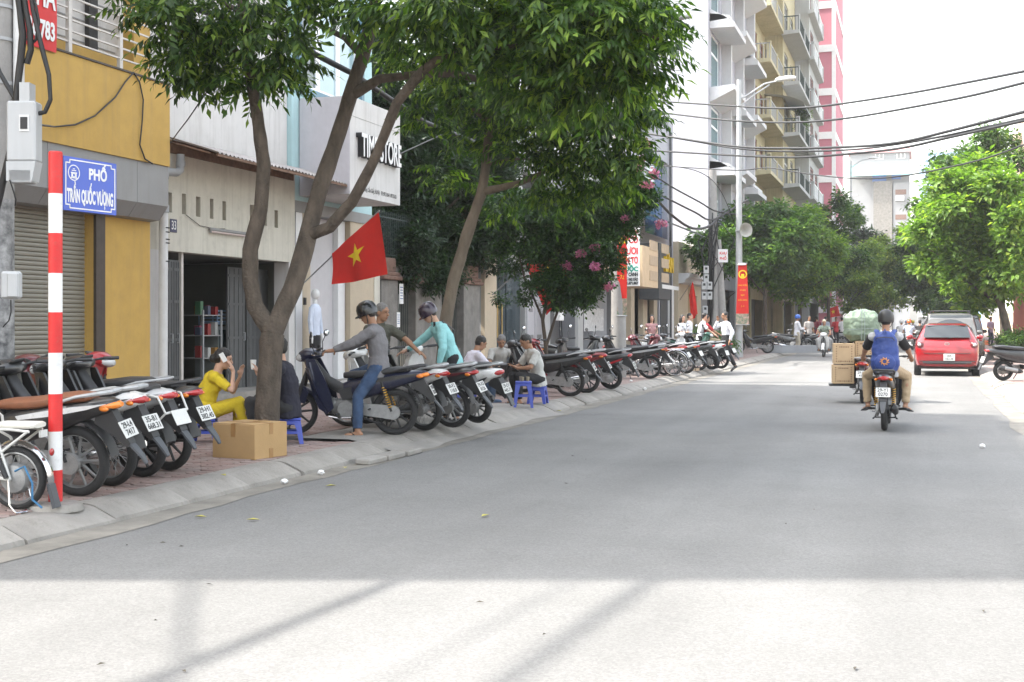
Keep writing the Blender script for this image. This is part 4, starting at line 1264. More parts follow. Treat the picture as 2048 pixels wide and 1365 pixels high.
def leaflet(o, d, n, L, W, fold=.25):
 d = Vector(d).normalized(); n = Vector(n); s = d.cross(n).normalized(); n = s.cross(d).normalized()
 o = Vector(o)
 return [o, o + d * L * .45 + s * W + n * W * fold, o + d * L - n * L * .12, o + d * L * .45 - s * W + n * W * fold, o + d * L * .5]
def frond_mesh(seed, pairs=5, rl=.42, ll=.17, lw=.027):
 r = random.Random(seed)
 V, F = [], []
 for k in range(pairs + 1):
  t = (k + .6) / (pairs + .6)
  p = Vector((0, rl * t, .10 * math.sin(t * 2.2) - .16 * t * t))
  for sgn in ((-1, 1) if k < pairs else (0,)):
   d = Vector((sgn * (.75 + r.uniform(-.15, .15)), .62 if sgn else 1, -.55 - r.uniform(0, .45) if sgn else -.5))
   L = ll * (1 - .25 * abs(t - .6)) * r.uniform(.85, 1.1)
   o = len(V)
   V += leaflet(p, d, (0, .1, 1), L, lw * r.uniform(.85, 1.15))
   F += [(o, o + 1, o + 4), (o + 1, o + 2, o + 4), (o + 2, o + 3, o + 4), (o + 3, o, o + 4)]
 o = len(V)
 for k in range(4):
  t = k / 3
  p = Vector((0, rl * t, .10 * math.sin(t * 2.2) - .16 * t * t))
  V += [p + Vector((-.004, 0, 0)), p + Vector((.004, 0, 0))]
  if k: F += [(o + 2 * k - 2, o + 2 * k - 1, o + 2 * k + 1), (o + 2 * k - 2, o + 2 * k + 1, o + 2 * k)]
 return np.array([tuple(v) for v in V]), np.array(F)
def spray_mesh(seed, n=13, R=.26, L=.14, W=.028, hang=.3):
 r = random.Random(seed)
 V, F = [], []
 for k in range(n):
  a = r.uniform(0, 2 * PI); e = r.uniform(-.5, .9)
  d = Vector((math.cos(a) * math.cos(e), math.sin(a) * math.cos(e), math.sin(e) - hang))
  p = Vector((math.cos(a), math.sin(a), e * .8)) * R * r.uniform(.15, .75)
  o = len(V)
  V += leaflet(p, d, (r.uniform(-.4, .4), r.uniform(-.4, .4), 1), L * r.uniform(.75, 1.2), W * r.uniform(.8, 1.2))
  F += [(o, o + 1, o + 4), (o + 1, o + 2, o + 4), (o + 2, o + 3, o + 4), (o + 3, o, o + 4)]
 return np.array([tuple(v) for v in V]), np.array(F)
LEAF = {
 'frond': [frond_mesh(i) for i in range(5)],
 'spray': [spray_mesh(20 + i) for i in range(6)],
 'big': [spray_mesh(40 + i, 12, .34, .22, .055, .35) for i in range(6)],
 'small': [spray_mesh(60 + i, 14, .17, .07, .020, .35) for i in range(6)],
 'flower': [spray_mesh(80 + i, 12, .09, .05, .024, .1) for i in range(4)],
}
def fastmesh(name, V, F):
 me = bpy.data.meshes.new(name)
 me.vertices.add(len(V)); me.vertices.foreach_set('co', V.astype(np.float32).ravel())
 n = F.shape[1]
 me.loops.add(F.size); me.loops.foreach_set('vertex_index', F.astype(np.int32).ravel())
 me.polygons.add(len(F)); me.polygons.foreach_set('loop_start', np.arange(0, F.size, n, dtype=np.int32))
 me.polygons.foreach_set('use_smooth', np.zeros(len(F), dtype=bool))
 me.update(calc_edges=True)
 return me
def scatter(blobs, rng, shell=.55):      # points in clumps: (centre, radius, count) -> positions, outward yaw
 P, A = [], []
 for (c, r, n) in blobs:
  v = rng.normal(size=(n, 3)); v /= np.linalg.norm(v, axis=1)[:, None]
  rad = r * (shell + (1 - shell) * rng.random(n)) * (.6 + .4 * rng.random(n))
  flat = np.array([1.12, 1.12, .82])
  P.append(np.array(c)[None, :] + v * rad[:, None] * flat)
  A.append(np.arctan2(-v[:, 0], v[:, 1]) + rng.normal(0, .7, n))
 return np.concatenate(P), np.concatenate(A)
def leaves(kind, P, A, S, rng, tilt=.35):
 Vs, Fs, off = [], [], 0
 which = rng.integers(0, len(LEAF[kind]), len(P))
 for w_ in range(len(LEAF[kind])):
  m = which == w_
  if not m.any(): continue
  V0, F0 = LEAF[kind][w_]
  p, a, s_ = P[m], A[m], S[m]
  n = len(p)
  ca, sa = np.cos(a), np.sin(a)
  tx, ty = rng.normal(0, tilt, n), rng.normal(0, tilt, n)
  cx, sx, cy, sy = np.cos(tx), np.sin(tx), np.cos(ty), np.sin(ty)
  x, y, z = V0[:, 0][None], V0[:, 1][None], V0[:, 2][None]
  y1 = y * cx[:, None] - z * sx[:, None]; z1 = y * sx[:, None] + z * cx[:, None]
  x2 = x * cy[:, None] + z1 * sy[:, None]; z2 = -x * sy[:, None] + z1 * cy[:, None]
  X = x2 * ca[:, None] - y1 * sa[:, None]; Y = x2 * sa[:, None] + y1 * ca[:, None]
  V = np.stack([X, Y, z2], -1) * s_[:, None, None] + p[:, None, :]
  F = F0[None] + (np.arange(n) * len(V0))[:, None, None] + off
  Vs.append(V.reshape(-1, 3)); Fs.append(F.reshape(-1, 3)); off += n * len(V0)
 return np.concatenate(Vs), np.concatenate(Fs)
def wig(pts, amt=.03, n=4):               # natural wobble along a limb
 out = []
 for i in range(len(pts) - 1):
  for k in range(n):
   t = k / n
   p = Vector(pts[i]).lerp(Vector(pts[i + 1]), t)
   out.append(p + Vector((noise.noise(p * 1.3), noise.noise(p * 1.3 + Vector((9, 0, 0))), 0)) * amt)
 out.append(Vector(pts[-1]))
 return out
def rad(r0, r1, n): return [r0 + (r1 - r0) * i / (n - 1) for i in range(n)]
def limb(b, pts, r0, r1, seg=10, amt=.03, base=False):
 p = wig(pts, amt)
 rs = rad(r0, r1, len(p))
 rs = [r * (1 + .13 * noise.noise(q * 4.1) + .06 * noise.noise(q * 11)) for r, q in zip(rs, p)]
 if base:
  rs[0] *= 1.45; rs[1] *= 1.18
 b.tube(p, rs, seg)
def tree(name, label, cat, base, limbs, blobs, kind, lm, scale=(.85, 1.2), bark=None, group=None, seed=1, single=0, tilt=.35, shell=.5, trunkname='trunk'):
 rng = np.random.default_rng(seed)
 base = Vector(base)
 o = thing(name, label, cat, base, 0, group)
 for i, (pts, r0, r1) in enumerate(limbs):
  b = MB(); limb(b, [Vector(p) - base for p in pts], r0, r1, 12, .03, i == 0)
  obj(trunkname if i == 0 else 'branch', b, bark or m_bark, o, smooth=80)
 P, A = scatter([(tuple(Vector(c) - base), r, n) for c, r, n in blobs], rng, shell)
 S = rng.uniform(scale[0], scale[1], len(P))
 if single:
  Wp = P + np.array(base)[None]
  zd = Wp @ np.array(FV); px = 1024 + FPX * (Wp @ np.array(RV)) / zd; py = HZ - FPX * (Wp[:, 2] - CAMH) / zd
  vis = (px > -20) & (px < 2068) & (py > -20) & (py < 1385)
  order = np.argsort(np.where(vis, zd, 1e6))[:single]
  ms = []
  for k in range(len(LEAF[kind])):
   V, F = LEAF[kind][k]; me = fastmesh('leaf', V, F); me.materials.append(lm); ms.append(me)
  for k, i in enumerate(order):
   link('leaf', ms[k % len(ms)], o, tuple(P[i]), (rng.normal(0, tilt), rng.normal(0, tilt), A[i])).scale = (S[i],) * 3
  keep = np.ones(len(P), bool); keep[order] = False
  P, A, S = P[keep], A[keep], S[keep]
 V, F = leaves(kind, P, A, S, rng, tilt)
 c = link('crown', fastmesh('crown', V, F), o, None, None, lm)
 c['kind'] = 'stuff'
 return o
def pb(lst, dens, k=1.0):         # clumps given by where they stand in the street survey
 return [(tuple(dp(px, py, zd * k)), r * k, int(dens * r * r) + 4) for (px, py, zd, r) in lst]
D = lambda px, py, zd: tuple(dp(px, py, zd))

# ---- forked street tree beside the seated woman
K1 = 13.7 / 17.56
c1x = lambda c: [(a if a < 1100 else 1100 + (a - 1100) * .78, b_, c_, r) for a, b_, c_, r in c]
Z1 = 17.56
D0 = D
D = lambda px, py, zd: tuple(dp(px, py, zd * K1))
base1 = gp(534, 895, PZ)
fork = D(546, 668, Z1)
L1 = [
 ([tuple(base1 + Vector((0, 0, -.05))), D(534, 820, Z1), D(540, 740, Z1), fork], .14, .125),
 ([fork, D(508, 612, Z1), D(497, 560, Z1), D(500, 500, Z1), D(522, 420, Z1), D(528, 330, Z1), D(514, 230, Z1 - .1), D(498, 120, Z1 - .2), D(486, 30, Z1 - .3), D(470, -80, Z1 - .3)], .10, .055),
 ([fork, D(585, 580, Z1 + .1), D(614, 470, Z1 + .2), D(640, 370, Z1 + .3), D(690, 225, Z1 + .4), D(725, 120, Z1 + .4), D(748, 20, Z1 + .4), D(762, -120, Z1 + .3)], .115, .06),
 ([D(614, 472, Z1 + .2), D(660, 455, Z1), D(705, 405, Z1 - .2), D(750, 310, Z1 - .5), D(795, 205, Z1 - .8), D(850, 140, Z1 - 1.0), D(920, 90, Z1 - 1.3), D(1010, 20, Z1 - 1.6), D(1080, -60, Z1 - 1.8)], .07, .035),
 ([D(705, 190, Z1 + .4), D(760, 158, Z1 + .3), D(830, 150, Z1 + .2), D(905, 148, Z1), D(985, 166, Z1 - .2), D(1060, 150, Z1 - .4)], .06, .025),
 ([D(728, 112, Z1 + .4), D(690, 75, Z1 + .5), D(640, 50, Z1 + .5), D(590, 20, Z1 + .4)], .045, .02),
 ([D(920, 90, Z1 - 1.3), D(1000, 95, Z1 - 1.6), D(1090, 90, Z1 - 1.9), D(1190, 100, Z1 - 2)], .035, .015),
 ([D(1010, 20, Z1 - 1.6), D(1120, 10, Z1 - 1.9), D(1240, 40, Z1 - 2.1), D(1320, 80, Z1 - 2.1)], .04, .012),
 ([D(498, 120, Z1 - .2), D(450, 90, Z1 - .4), D(400, 70, Z1 - .5), D(350, 60, Z1 - .5)], .035, .012),
 ([D(507, 180, Z1 - .1), D(540, 140, Z1), D(580, 120, Z1), D(610, 130, Z1)], .03, .012),
 ([D(486, 30, Z1 - .3), D(420, -10, Z1 - .2), D(360, -40, Z1)], .03, .012),
]
c1 = [(310, 25, 17.2, .42), (350, 70, 17, .42), (395, 35, 16.8, .5), (385, 120, 17.3, .42), (440, 90, 17.6, .5), (425, 150, 17.1, .34), (470, 160, 17.4, .34), (520, 150, 17.3, .36), (570, 140, 17.2, .36), 
      (355, 140, 17.4, .26), (540, 70, 16.9, .5), (470, 20, 17, .5), (690, 10, 17, .34), (300, -30, 17.4, .45), (565, 10, 16.6, .45),
      (760, 40, 16.6, .42), (800, 10, 16.2, .42), (850, 40, 15.9, .38), (900, 10, 15.4, .42), (930, 60, 15.8, .42), (985, 25, 15.6, .5), (1040, 60, 15.8, .55), (1110, 30, 15.5, .55), (1150, 90, 15.4, .55), (1210, 40, 15.3, .55), (1250, 110, 15.5, .5),
      (1300, 40, 15.3, .42), (1345, 50, 15.4, .34), (1350, 110, 15.6, .30), (1330, 150, 15.8, .30), (1270, 170, 15.8, .40), (1190, 160, 15.8, .46), (1110, 150, 16.0, .46), (1040, 140, 16.3, .42), (960, 120, 16.5, .36), (1060, 200, 16.6, .34), (1140, 215, 16.5, .36), (1220, 215, 16.4, .34), (900, 95, 16.5, .24), (840, 95, 17, .2)]
rr = random.Random(3)
for k in range(46):
 px = rr.uniform(280, 1380)
 c1.append((px, rr.uniform(-420, -40), 17.4 - (px - 500) / 480 + rr.uniform(-.9, 1.2), rr.uniform(.45, .75)))
tree('street_tree', 'forked street tree with drooping pinnate leaves beside the seated woman in yellow', 'tree', base1, L1, pb(c1x(c1), 165, K1), 'frond', m_leaf1, (.66, 1.0), m_bark, 'street trees on the left pavement', 11, 298, .4, .35)

# ---- second street tree, thinner leaning trunk
K2 = 18.6 / 24.3
Z2 = 24.3
D = lambda px, py, zd: tuple(dp(px, py, zd * K2))
base2 = gp(884, 829, PZ)
L2 = [
 ([tuple(base2), D(886, 720, Z2), D(893, 640, Z2), D(906, 560, Z2), D(932, 475, Z2), D(962, 390, Z2), D(974, 310, Z2), D(985, 230, Z2), D(1010, 140, Z2), D(1030, 40, Z2)], .115, .05),
 ([D(966, 384, Z2), D(1000, 376, Z2 - .2), D(1040, 366, Z2 - .4), D(1085, 346, Z2 - .7), D(1140, 310, Z2 - 1.1), D(1210, 290, Z2 - 1.5)], .06, .02),
 ([D(974, 330, Z2), D(1010, 320, Z2 - .2), D(1060, 318, Z2 - .4)], .03, .012),
 ([D(985, 230, Z2), D(1060, 190, Z2 - .6), D(1160, 160, Z2 - 1.2), D(1280, 180, Z2 - 1.7)], .06, .02),
 ([D(985, 250, Z2), D(930, 200, Z2 + .3), D(880, 160, Z2 + .6)], .05, .02),
]
c2 = [(880, 190, 24.6, .55), (930, 150, 24.4, .6), (980, 200, 24, .65), (1050, 220, 23.6, .7), (1120, 250, 23.2, .7), (1190, 240, 22.8, .7), (1250, 250, 22.6, .65), (1300, 220, 22.5, .5), (1330, 190, 22.5, .36), (1325, 240, 22.5, .34), (1310, 300, 22.5, .4),
      (1260, 320, 22.8, .55), (1190, 330, 23.2, .6), (1110, 330, 23.6, .55), (1040, 300, 24, .5), (990, 270, 24.4, .4), (930, 290, 25, .34), (1060, 390, 24.6, .4), (1130, 400, 24, .5), (1210, 390, 23.6, .45), (875, 350, 25.5, .28), (925, 370, 25, .25), (1000, 420, 25, .3), (860, 240, 25.2, .45), (1280, 370, 23, .36)]
for k in range(26):
 px = rr.uniform(830, 1330)
 c2.append((px, rr.uniform(-160, 130), 24.6 - (px - 900) / 240 + rr.uniform(-.8, 1.2), rr.uniform(.6, .9)))
tree('street_tree', 'leaning thin trunk street tree behind the man in the turquoise shirt', 'tree', base2, L2, pb(c1x(c2), 150, K2), 'frond', m_leaf1, (.7, 1.0), m_bark2, 'street trees on the left pavement', 12, 150, .4, .4)

D = D0
# ---- flowering vine over the next front
base3 = gp(1095, 772, PZ)
c3 = [(1075, 440, 27.3, .6), (1140, 440, 26.8, .7), (1200, 410, 26.5, .65), (1250, 380, 26.4, .5), (1285, 400, 26.4, .4), (1235, 455, 26.5, .45), (1185, 490, 26.5, .6), (1115, 500, 27, .65), (1065, 500, 27.4, .42), (1085, 565, 27, .42), (1145, 560, 26.7, .55), (1190, 560, 26.5, .4), (1120, 605, 26.9, .3), (1165, 600, 26.7, .3), (1030, 540, 27.8, .2), (1012, 450, 28, .42), (1035, 420, 27.8, .55), (990, 420, 28.2, .4), (1000, 500, 28.2, .25), (1050, 600, 27.5, .15), (1000, 600, 28, .13), (1230, 520, 26.5, .25), (1260, 430, 26.4, .3)]
o3 = tree('flowering_vine', 'trailing bougainvillea bush with pink flowers over a pavement trellis', 'vine', base3,
     [([tuple(base3), D(1092, 700, 27), D(1085, 640, 27), D(1100, 560, 27), D(1120, 470, 27), D(1180, 420, 26.7)], .05, .02), ([D(1090, 700, 27), D(1110, 640, 27), D(1135, 570, 26.9), D(1150, 480, 26.8)], .035, .015), ([D(1085, 640, 27), D(1050, 560, 27.4), D(1030, 470, 27.8)], .03, .01)],
     pb([(a, b_, c, r * 1.12) for a, b_, c, r in c3], 640), 'small', m_leafb, (.9, 1.5), m_bark, None, 13, 0, .5, .45, 'stem')
rng = np.random.default_rng(5)
fl = [(1325, 448, 26.2, .16), (1190, 495, 26.0, .13), (1163, 508, 26.0, .15), (1135, 535, 26.3, .13), (1190, 535, 26.0, .10), (1218, 575, 26.0, .11), (1245, 240, 22.0, .12), (1290, 290, 22.0, .13), (1270, 340, 22.3, .13), (1295, 370, 22.6, .14), (1310, 350, 22.6, .12), (1250, 440, 26.1, .1), (1200, 330, 22.8, .1), (1285, 320, 22.2, .1)]
Pn, An = scatter([(tuple(Vector(dp(a, c, d)) - base3), r * .8, int(6 + r * 45)) for a, c, d, r in fl], rng, .2)
V, F = leaves('flower', Pn, An, rng.uniform(.7, 1.25, len(Pn)), rng, .6)
fo = link('flowers', fastmesh('flowers', V, F), o3, None, None, m_flower); fo['kind'] = 'stuff'

# ---- dark garden behind the wall
def clump(c, R, n, r, dens, rs, flat=.8):
 out = []
 for k in range(n):
  v = Vector((rs.gauss(0, 1), rs.gauss(0, 1), rs.gauss(0, 1))).normalized() * (rs.random() ** .45)
  rad_ = r * rs.uniform(.7, 1.25)
  out.append(((c[0] + v.x * R[0], c[1] + v.y * R[1], c[2] + v.z * R[2]), rad_, int(dens * rad_ * rad_) + 4))
 return out
rs = random.Random(21)
for i, (x, y, z, R, lab, nb) in enumerate(((-13.9, 30.3, 5.8, (1.5, 2.2, 3.4), 'dense dark garden tree next to the time store sign', 50), (-13.4, 32.6, 5.6, (1.9, 2.4, 3.4), 'dense dark garden tree behind the weathered gate pillars', 60), (-12.9, 35.0, 6.0, (1.9, 1.6, 3.6), 'tall dark garden tree beside the glass door house', 54))):
 base = Vector((x, y, 0))
 lm = [([(x, y, 0), (x + .1, y, 2), (x, y + .1, 5), (x, y, 8)], .22, .08)]
 for k in range(5):
  a = rs.uniform(0, 2 * PI); lm.append(([(x, y, 2.6 + .5 * k), (x + math.cos(a) * .8, y + math.sin(a) * .8, 3.6 + .5 * k), (x + math.cos(a) * 1.8, y + math.sin(a) * 1.8, 4.4 + .6 * k)], .07, .02))
 tree('garden_tree', lab, 'tree', base, lm, clump((x, y, z), R, nb + 16, .62, 120, rs), 'spray', m_leafd, (1.0, 1.6), m_bark, 'dark trees in the garden', 30 + i)
for i, (x, y, z, R, lab) in enumerate(((-12.6, 30.8, 3.4, (1.0, 2.2, 1.1), 'dark fern like shrub spilling over the gate pillars'), (-13.4, 34.0, 2.6, (.7, 1.4, 1.3), 'dark shrub behind the iron bars'))):
 tree('garden_shrub', lab, 'shrub', (x, y, 0), [([(x, y, 0), (x, y, z)], .05, .02), ([(x, y, .5), (x + .3, y + .6, z)], .04, .015), ([(x, y, .5), (x - .1, y - .7, z)], .04, .015)], clump((x, y, z), R, 40, .42, 150, rs), 'spray', m_leafd, (.9, 1.4), m_bark, None, 40 + i, trunkname='stem')

# ---- trees farther along, left row (leaning together over the pavement) and right row
def row_tree(x, y, h, R, nb, kind, lm, lab, grp, seed, trunk=.14, dens=62, sc=(1.0, 1.5), crown_z=None, r=.75, lean=0):
 rs = random.Random(seed)
 cz = crown_z if crown_z else h - R[2]
 limbs = [([(x, y, 0), (x + lean * .4, y, h * .25), (x + lean, y, h * .5), (x + lean, y, h * .8)], trunk, trunk * .3)]
 for k in range(6):
  a = rs.uniform(0, 2 * PI)
  limbs.append(([(x + lean * .8, y, h * .32 + k * .25), (x + lean + math.cos(a) * R[0] * .4, y + math.sin(a) * R[1] * .4, h * .45 + k * .3), (x + lean + math.cos(a) * R[0] * .8, y + math.sin(a) * R[1] * .8, h * .5 + k * .45)], trunk * .4, trunk * .1))
 return tree('street_tree', lab, 'tree', (x, y, 0), limbs, clump((x + lean, y, cz), R, nb, r, dens, rs), kind, lm, sc, m_bark, grp, seed)
GL, GR = 'street trees on the left pavement', 'street trees on the right pavement'
row_tree(-7.5, 66, 8.2, (2.3, 2.4, 2.5), 40, 'big', m_leafm, 'dark round street tree just beyond the loudspeaker pole', GL, 51)
row_tree(-6.6, 76, 8.4, (2.4, 2.6, 2.8), 42, 'big', m_leafy, 'street tree with yellow green shoots in front of the balcony houses', GL, 52)
row_tree(-5.6, 86, 10.4, (2.6, 2.8, 3.6), 44, 'big', m_leafm, 'tallest dark street tree below the pink tower', GL, 53)
row_tree(-5.2, 103, 8.6, (2.9, 3.0, 3.2), 44, 'big', m_leafsun, 'yellow green street tree with painted-in sunlight above the green tarpaulin bundle', GL, 54)
row_tree(-5.4, 128, 12.4, (3.6, 3.4, 5), 50, 'big', m_leafd, 'far hazy dark street tree at the end of the left row', GL, 55, sc=(1.3, 2), r=1.0, dens=22)
row_tree(-4.9, 118, 10.4, (3.5, 3.4, 4.2), 70, 'big', m_leafsun, 'light green street tree with painted-in sunlight overhanging the road at the far end', GL, 57, lean=2.1, dens=44, sc=(1.2, 1.8))
row_tree(-8.6, 58, 6.0, (1.1, 1.3, 1.3), 14, 'big', m_leafm, 'small street tree behind the leaning meter pole', GL, 56, trunk=.08)
row_tree(3.5, 50, 7.6, (2.7, 3.0, 2.7), 84, lean=-1.1, kind='big', lm=m_leafy, lab='bright sunlit street tree over the parked scooter', grp=GR, seed=61, trunk=.17, r=.62, dens=80)
row_tree(4.2, 66, 11.2, (3.0, 3.0, 4.4), 70, lean=-.6, kind='big', lm=m_leafm, lab='tall dark street tree rising behind the bright tree', grp=GR, seed=62, trunk=.2)
row_tree(2.6, 96, 9.5, (2.8, 3, 3.6), 50, 'big', m_leafm, 'dark street tree drooping low beside the far end of the street', GR, 66, lean=-1.0, sc=(1.2, 1.8))
row_tree(3.0, 84, 12.4, (3.4, 3.2, 5.6), 70, lean=-.3, kind='big', lm=m_leafm, lab='far street tree hanging over the parked van', grp=GR, seed=63, trunk=.2)
row_tree(2.6, 106, 12.0, (3.2, 3.2, 5.2), 46, 'big', m_leafm, 'distant street tree on the right pavement closing the street', GR, 64, trunk=.2, sc=(1.3, 1.9), dens=24, r=.95)
row_tree(3.4, 140, 13, (3.6, 3.2, 5.5), 42, 'big', m_leafd, 'farthest hazy tree on the right pavement', GR, 65, trunk=.2, sc=(1.5, 2.2), dens=18, r=1.1)
tree('shrub', 'low bright shrub around the foot of the right street tree', 'shrub', (3.5, 49.2, 0), [([(3.5, 49.2, 0), (3.5, 49.2, 1.0)], .03, .01)], clump((3.5, 49.2, .75), (1.0, .8, .55), 16, .38, 130, random.Random(8)), 'spray', m_leafm, (.8, 1.2), m_bark, None, 71, trunkname='stem')
tree('shrub', 'low palm like shrub by the lamp pole foot', 'shrub', (-7.4, 47.5, 0), [([(-7.4, 47.5, 0), (-7.4, 47.5, 1.2)], .03, .01)], clump((-7.4, 47.5, .9), (.6, .6, .8), 9, .4, 90, random.Random(9)), 'frond', m_leafm, (.8, 1.2), m_bark, None, 72, trunkname='stem')
# hanging plants on a balcony of the pale yellow house
tree('hanging_plant', 'hanging balcony plants on the pale yellow house below the pink tower', 'plant', (-8.0, 92, 16), [([(-8.0, 92, 16), (-8.0, 92, 17)], .02, .01)], [((-7.9, 91.5 + .5 * k, 16.6 - .5 * (k % 3)), .5, 26) for k in range(5)], 'spray', m_leafm, (1, 1.6), m_bark, None, 73, trunkname='stem')
# ================================================================== MOTORBIKES, SCOOTERS, BICYCLES
m_tyre = M('tyre', (.022, .022, .023), .85, var=.2, scale=12, bump=.3, bscale=90, spot=.2)
m_rim = M('grey_rim', (.28, .28, .28), .4, .6, var=.15, spot=.3)
m_blkrim = M('black_rim', (.03, .03, .032), .45, .2, var=.2)
m_chrome = M('chrome', (.62, .62, .63), .18, 1.0, var=.08, spot=.1)
m_alu = M('cast_alloy', (.30, .30, .30), .5, .5, var=.15, scale=20, spot=.35)
m_frame = M('black_metal', (.025, .025, .027), .5, .2, var=.2)
m_bplast = M('black_plastic', (.028, .028, .030), .55, var=.15, scale=10, spot=.1)
m_seat = M('black_vinyl', (.022, .022, .024), .5, var=.15, scale=14, bump=.15, bscale=200)
m_seatbr = M('brown_vinyl', (.20, .075, .035), .5, var=.12, scale=14, bump=.15, bscale=200)
m_flap = M('grey_mudflap', (.06, .064, .072), .6, var=.15, spot=.3)
m_plate = M('number_plate', (.56, .56, .54), .5, var=.08, spot=.25)
m_lensr = M('red_lens', (.35, .012, .014), .12, coat=.6, var=.1)
m_lenso = M('amber_lens', (.75, .22, .02), .15, coat=.6, var=.1)
m_lensc = M('clear_lens', (.55, .56, .57), .1, coat=.6, var=.1)
m_mirror = M('mirror_glass', (.7, .74, .78), .05, 1.0, var=.02)
m_gold = M('gold_shock', (.55, .30, .03), .3, .4)
BODY = {k: paint('paint_' + k, c, spot=.3, var=.12) for k, c in dict(
 black=(.018, .018, .02), navy=(.006, .009, .034), red=(.34, .015, .022), white=(.66, .66, .66), silver=(.36, .37, .38), maroon=(.12, .012, .02), grey=(.10, .105, .11), green=(.02, .08, .06), orange=(.5, .13, .02), darkred=(.2, .012, .016)).items()}
m_ptxt = M('plate_black', (.02, .02, .02), .5)
RX = Matrix.Rotation(PI / 2, 4, 'Y')

def wheel(parent, name, y, R, W, style, rimm, z=None, key=''):
 w_ = link(name, None, parent, (0, y, z if z is not None else R))
 def ty(b):
  r = R - W / 2
  prof = [(r + W / 2 * math.cos(a) * .95, W / 2 * math.sin(a)) for a in [2 * PI * i / 10 for i in range(10)]]
  b.lathe(prof, 36, RX, True)
 cpart('tyre', ('tyre', R, W), ty, m_tyre, w_, 50)
 def rim(b):
  r = R - W * .82
  b.lathe([(r + .012, -.024), (r + .012, .024), (r - .004, .028), (r - .014, .012), (r - .014, -.012), (r - .004, -.028)], 32, RX, True)
  b.lathe([(.055, -.06), (.06, 0), (.055, .06)], 16, RX)
  if style == 'cast':
   for k in range(5):
    b.M = Matrix.Rotation(2 * PI * k / 5, 4, 'X')
    for s_ in (-.2, .2):
     b.tube([(0, s_ * .10, .04), (0, s_ * .2, r * .6), (0, s_ * .32, r)], [.018, .013, .012], 6)
  elif style == 'disc':
   b.lathe([(.05, .02), (r * .7, .028), (r, .012), (r, -.012), (r * .7, -.028), (.05, -.02)], 24, RX)
  else:
   for k in range(28):
    b.M = Matrix.Rotation(2 * PI * k / 28, 4, 'X')
    s_ = 1 if k % 2 else -1
    b.tube([(s_ * .045, .03, .04), (0, -.0, r)], .0028, 4, False)
  b.M = None
 cpart('rim', ('rim', R, W, style), rim, rimm, w_, 40)
 return w_

def plate(parent, y, z, tilt, lines=None, w=.19, h=.14):
 def pl(b):
  b.box((0, 0, 0), (w, .006, h), None, .002)
 o = cpart('number_plate', ('plate', w, h), pl, m_plate, parent, 0, (0, y, z), (tilt, 0, 0))
 if lines:
  for i, s_ in enumerate(lines):
   text('plate_text', s_, .068, m_ptxt, o, (0, -.005, .030 - .062 * i), (1, 0, 0), (0, 0, 1), .0008, sx=.9, bold=.001)
 return o

def arc(cy, cz, R, a0, a1, n=9):
 return [(cy + R * math.cos(math.radians(a0 + (a1 - a0) * i / n)), cz + R * math.sin(math.radians(a0 + (a1 - a0) * i / n))) for i in range(n + 1)]
def strip(b, path, hw, th, crown=.012):     # curved mudguard: path in (y, z)
 for sgn in (0,):
  vs, fs = [], []
  n = len(path)
  for (y, z) in path:
   for x, dz in ((-hw, -crown), (-hw * .5, 0), (hw * .5, 0), (hw, -crown)):
    vs.append((x, y, z + dz))
  for i in range(n - 1):
   for k in range(3): fs.append((i * 4 + k, i * 4 + k + 1, i * 4 + 5 + k, i * 4 + 4 + k))
  b.add(vs, fs)
  b.add([(x, y, z + th) for x, y, z in vs], fs)
  m = len(vs)
  e = []
  b.add(vs + [(x, y, z + th) for x, y, z in vs],
              [(i * 4, i * 4 + 4, m + i * 4 + 4, m + i * 4) for i in range(n - 1)] + [(i * 4 + 3, i * 4 + 7, m + i * 4 + 7, m + i * 4 + 3) for i in range(n - 1)] + [(0, 1, m + 1, m), (1, 2, m + 2, m + 1), (2, 3, m + 3, m + 2)])

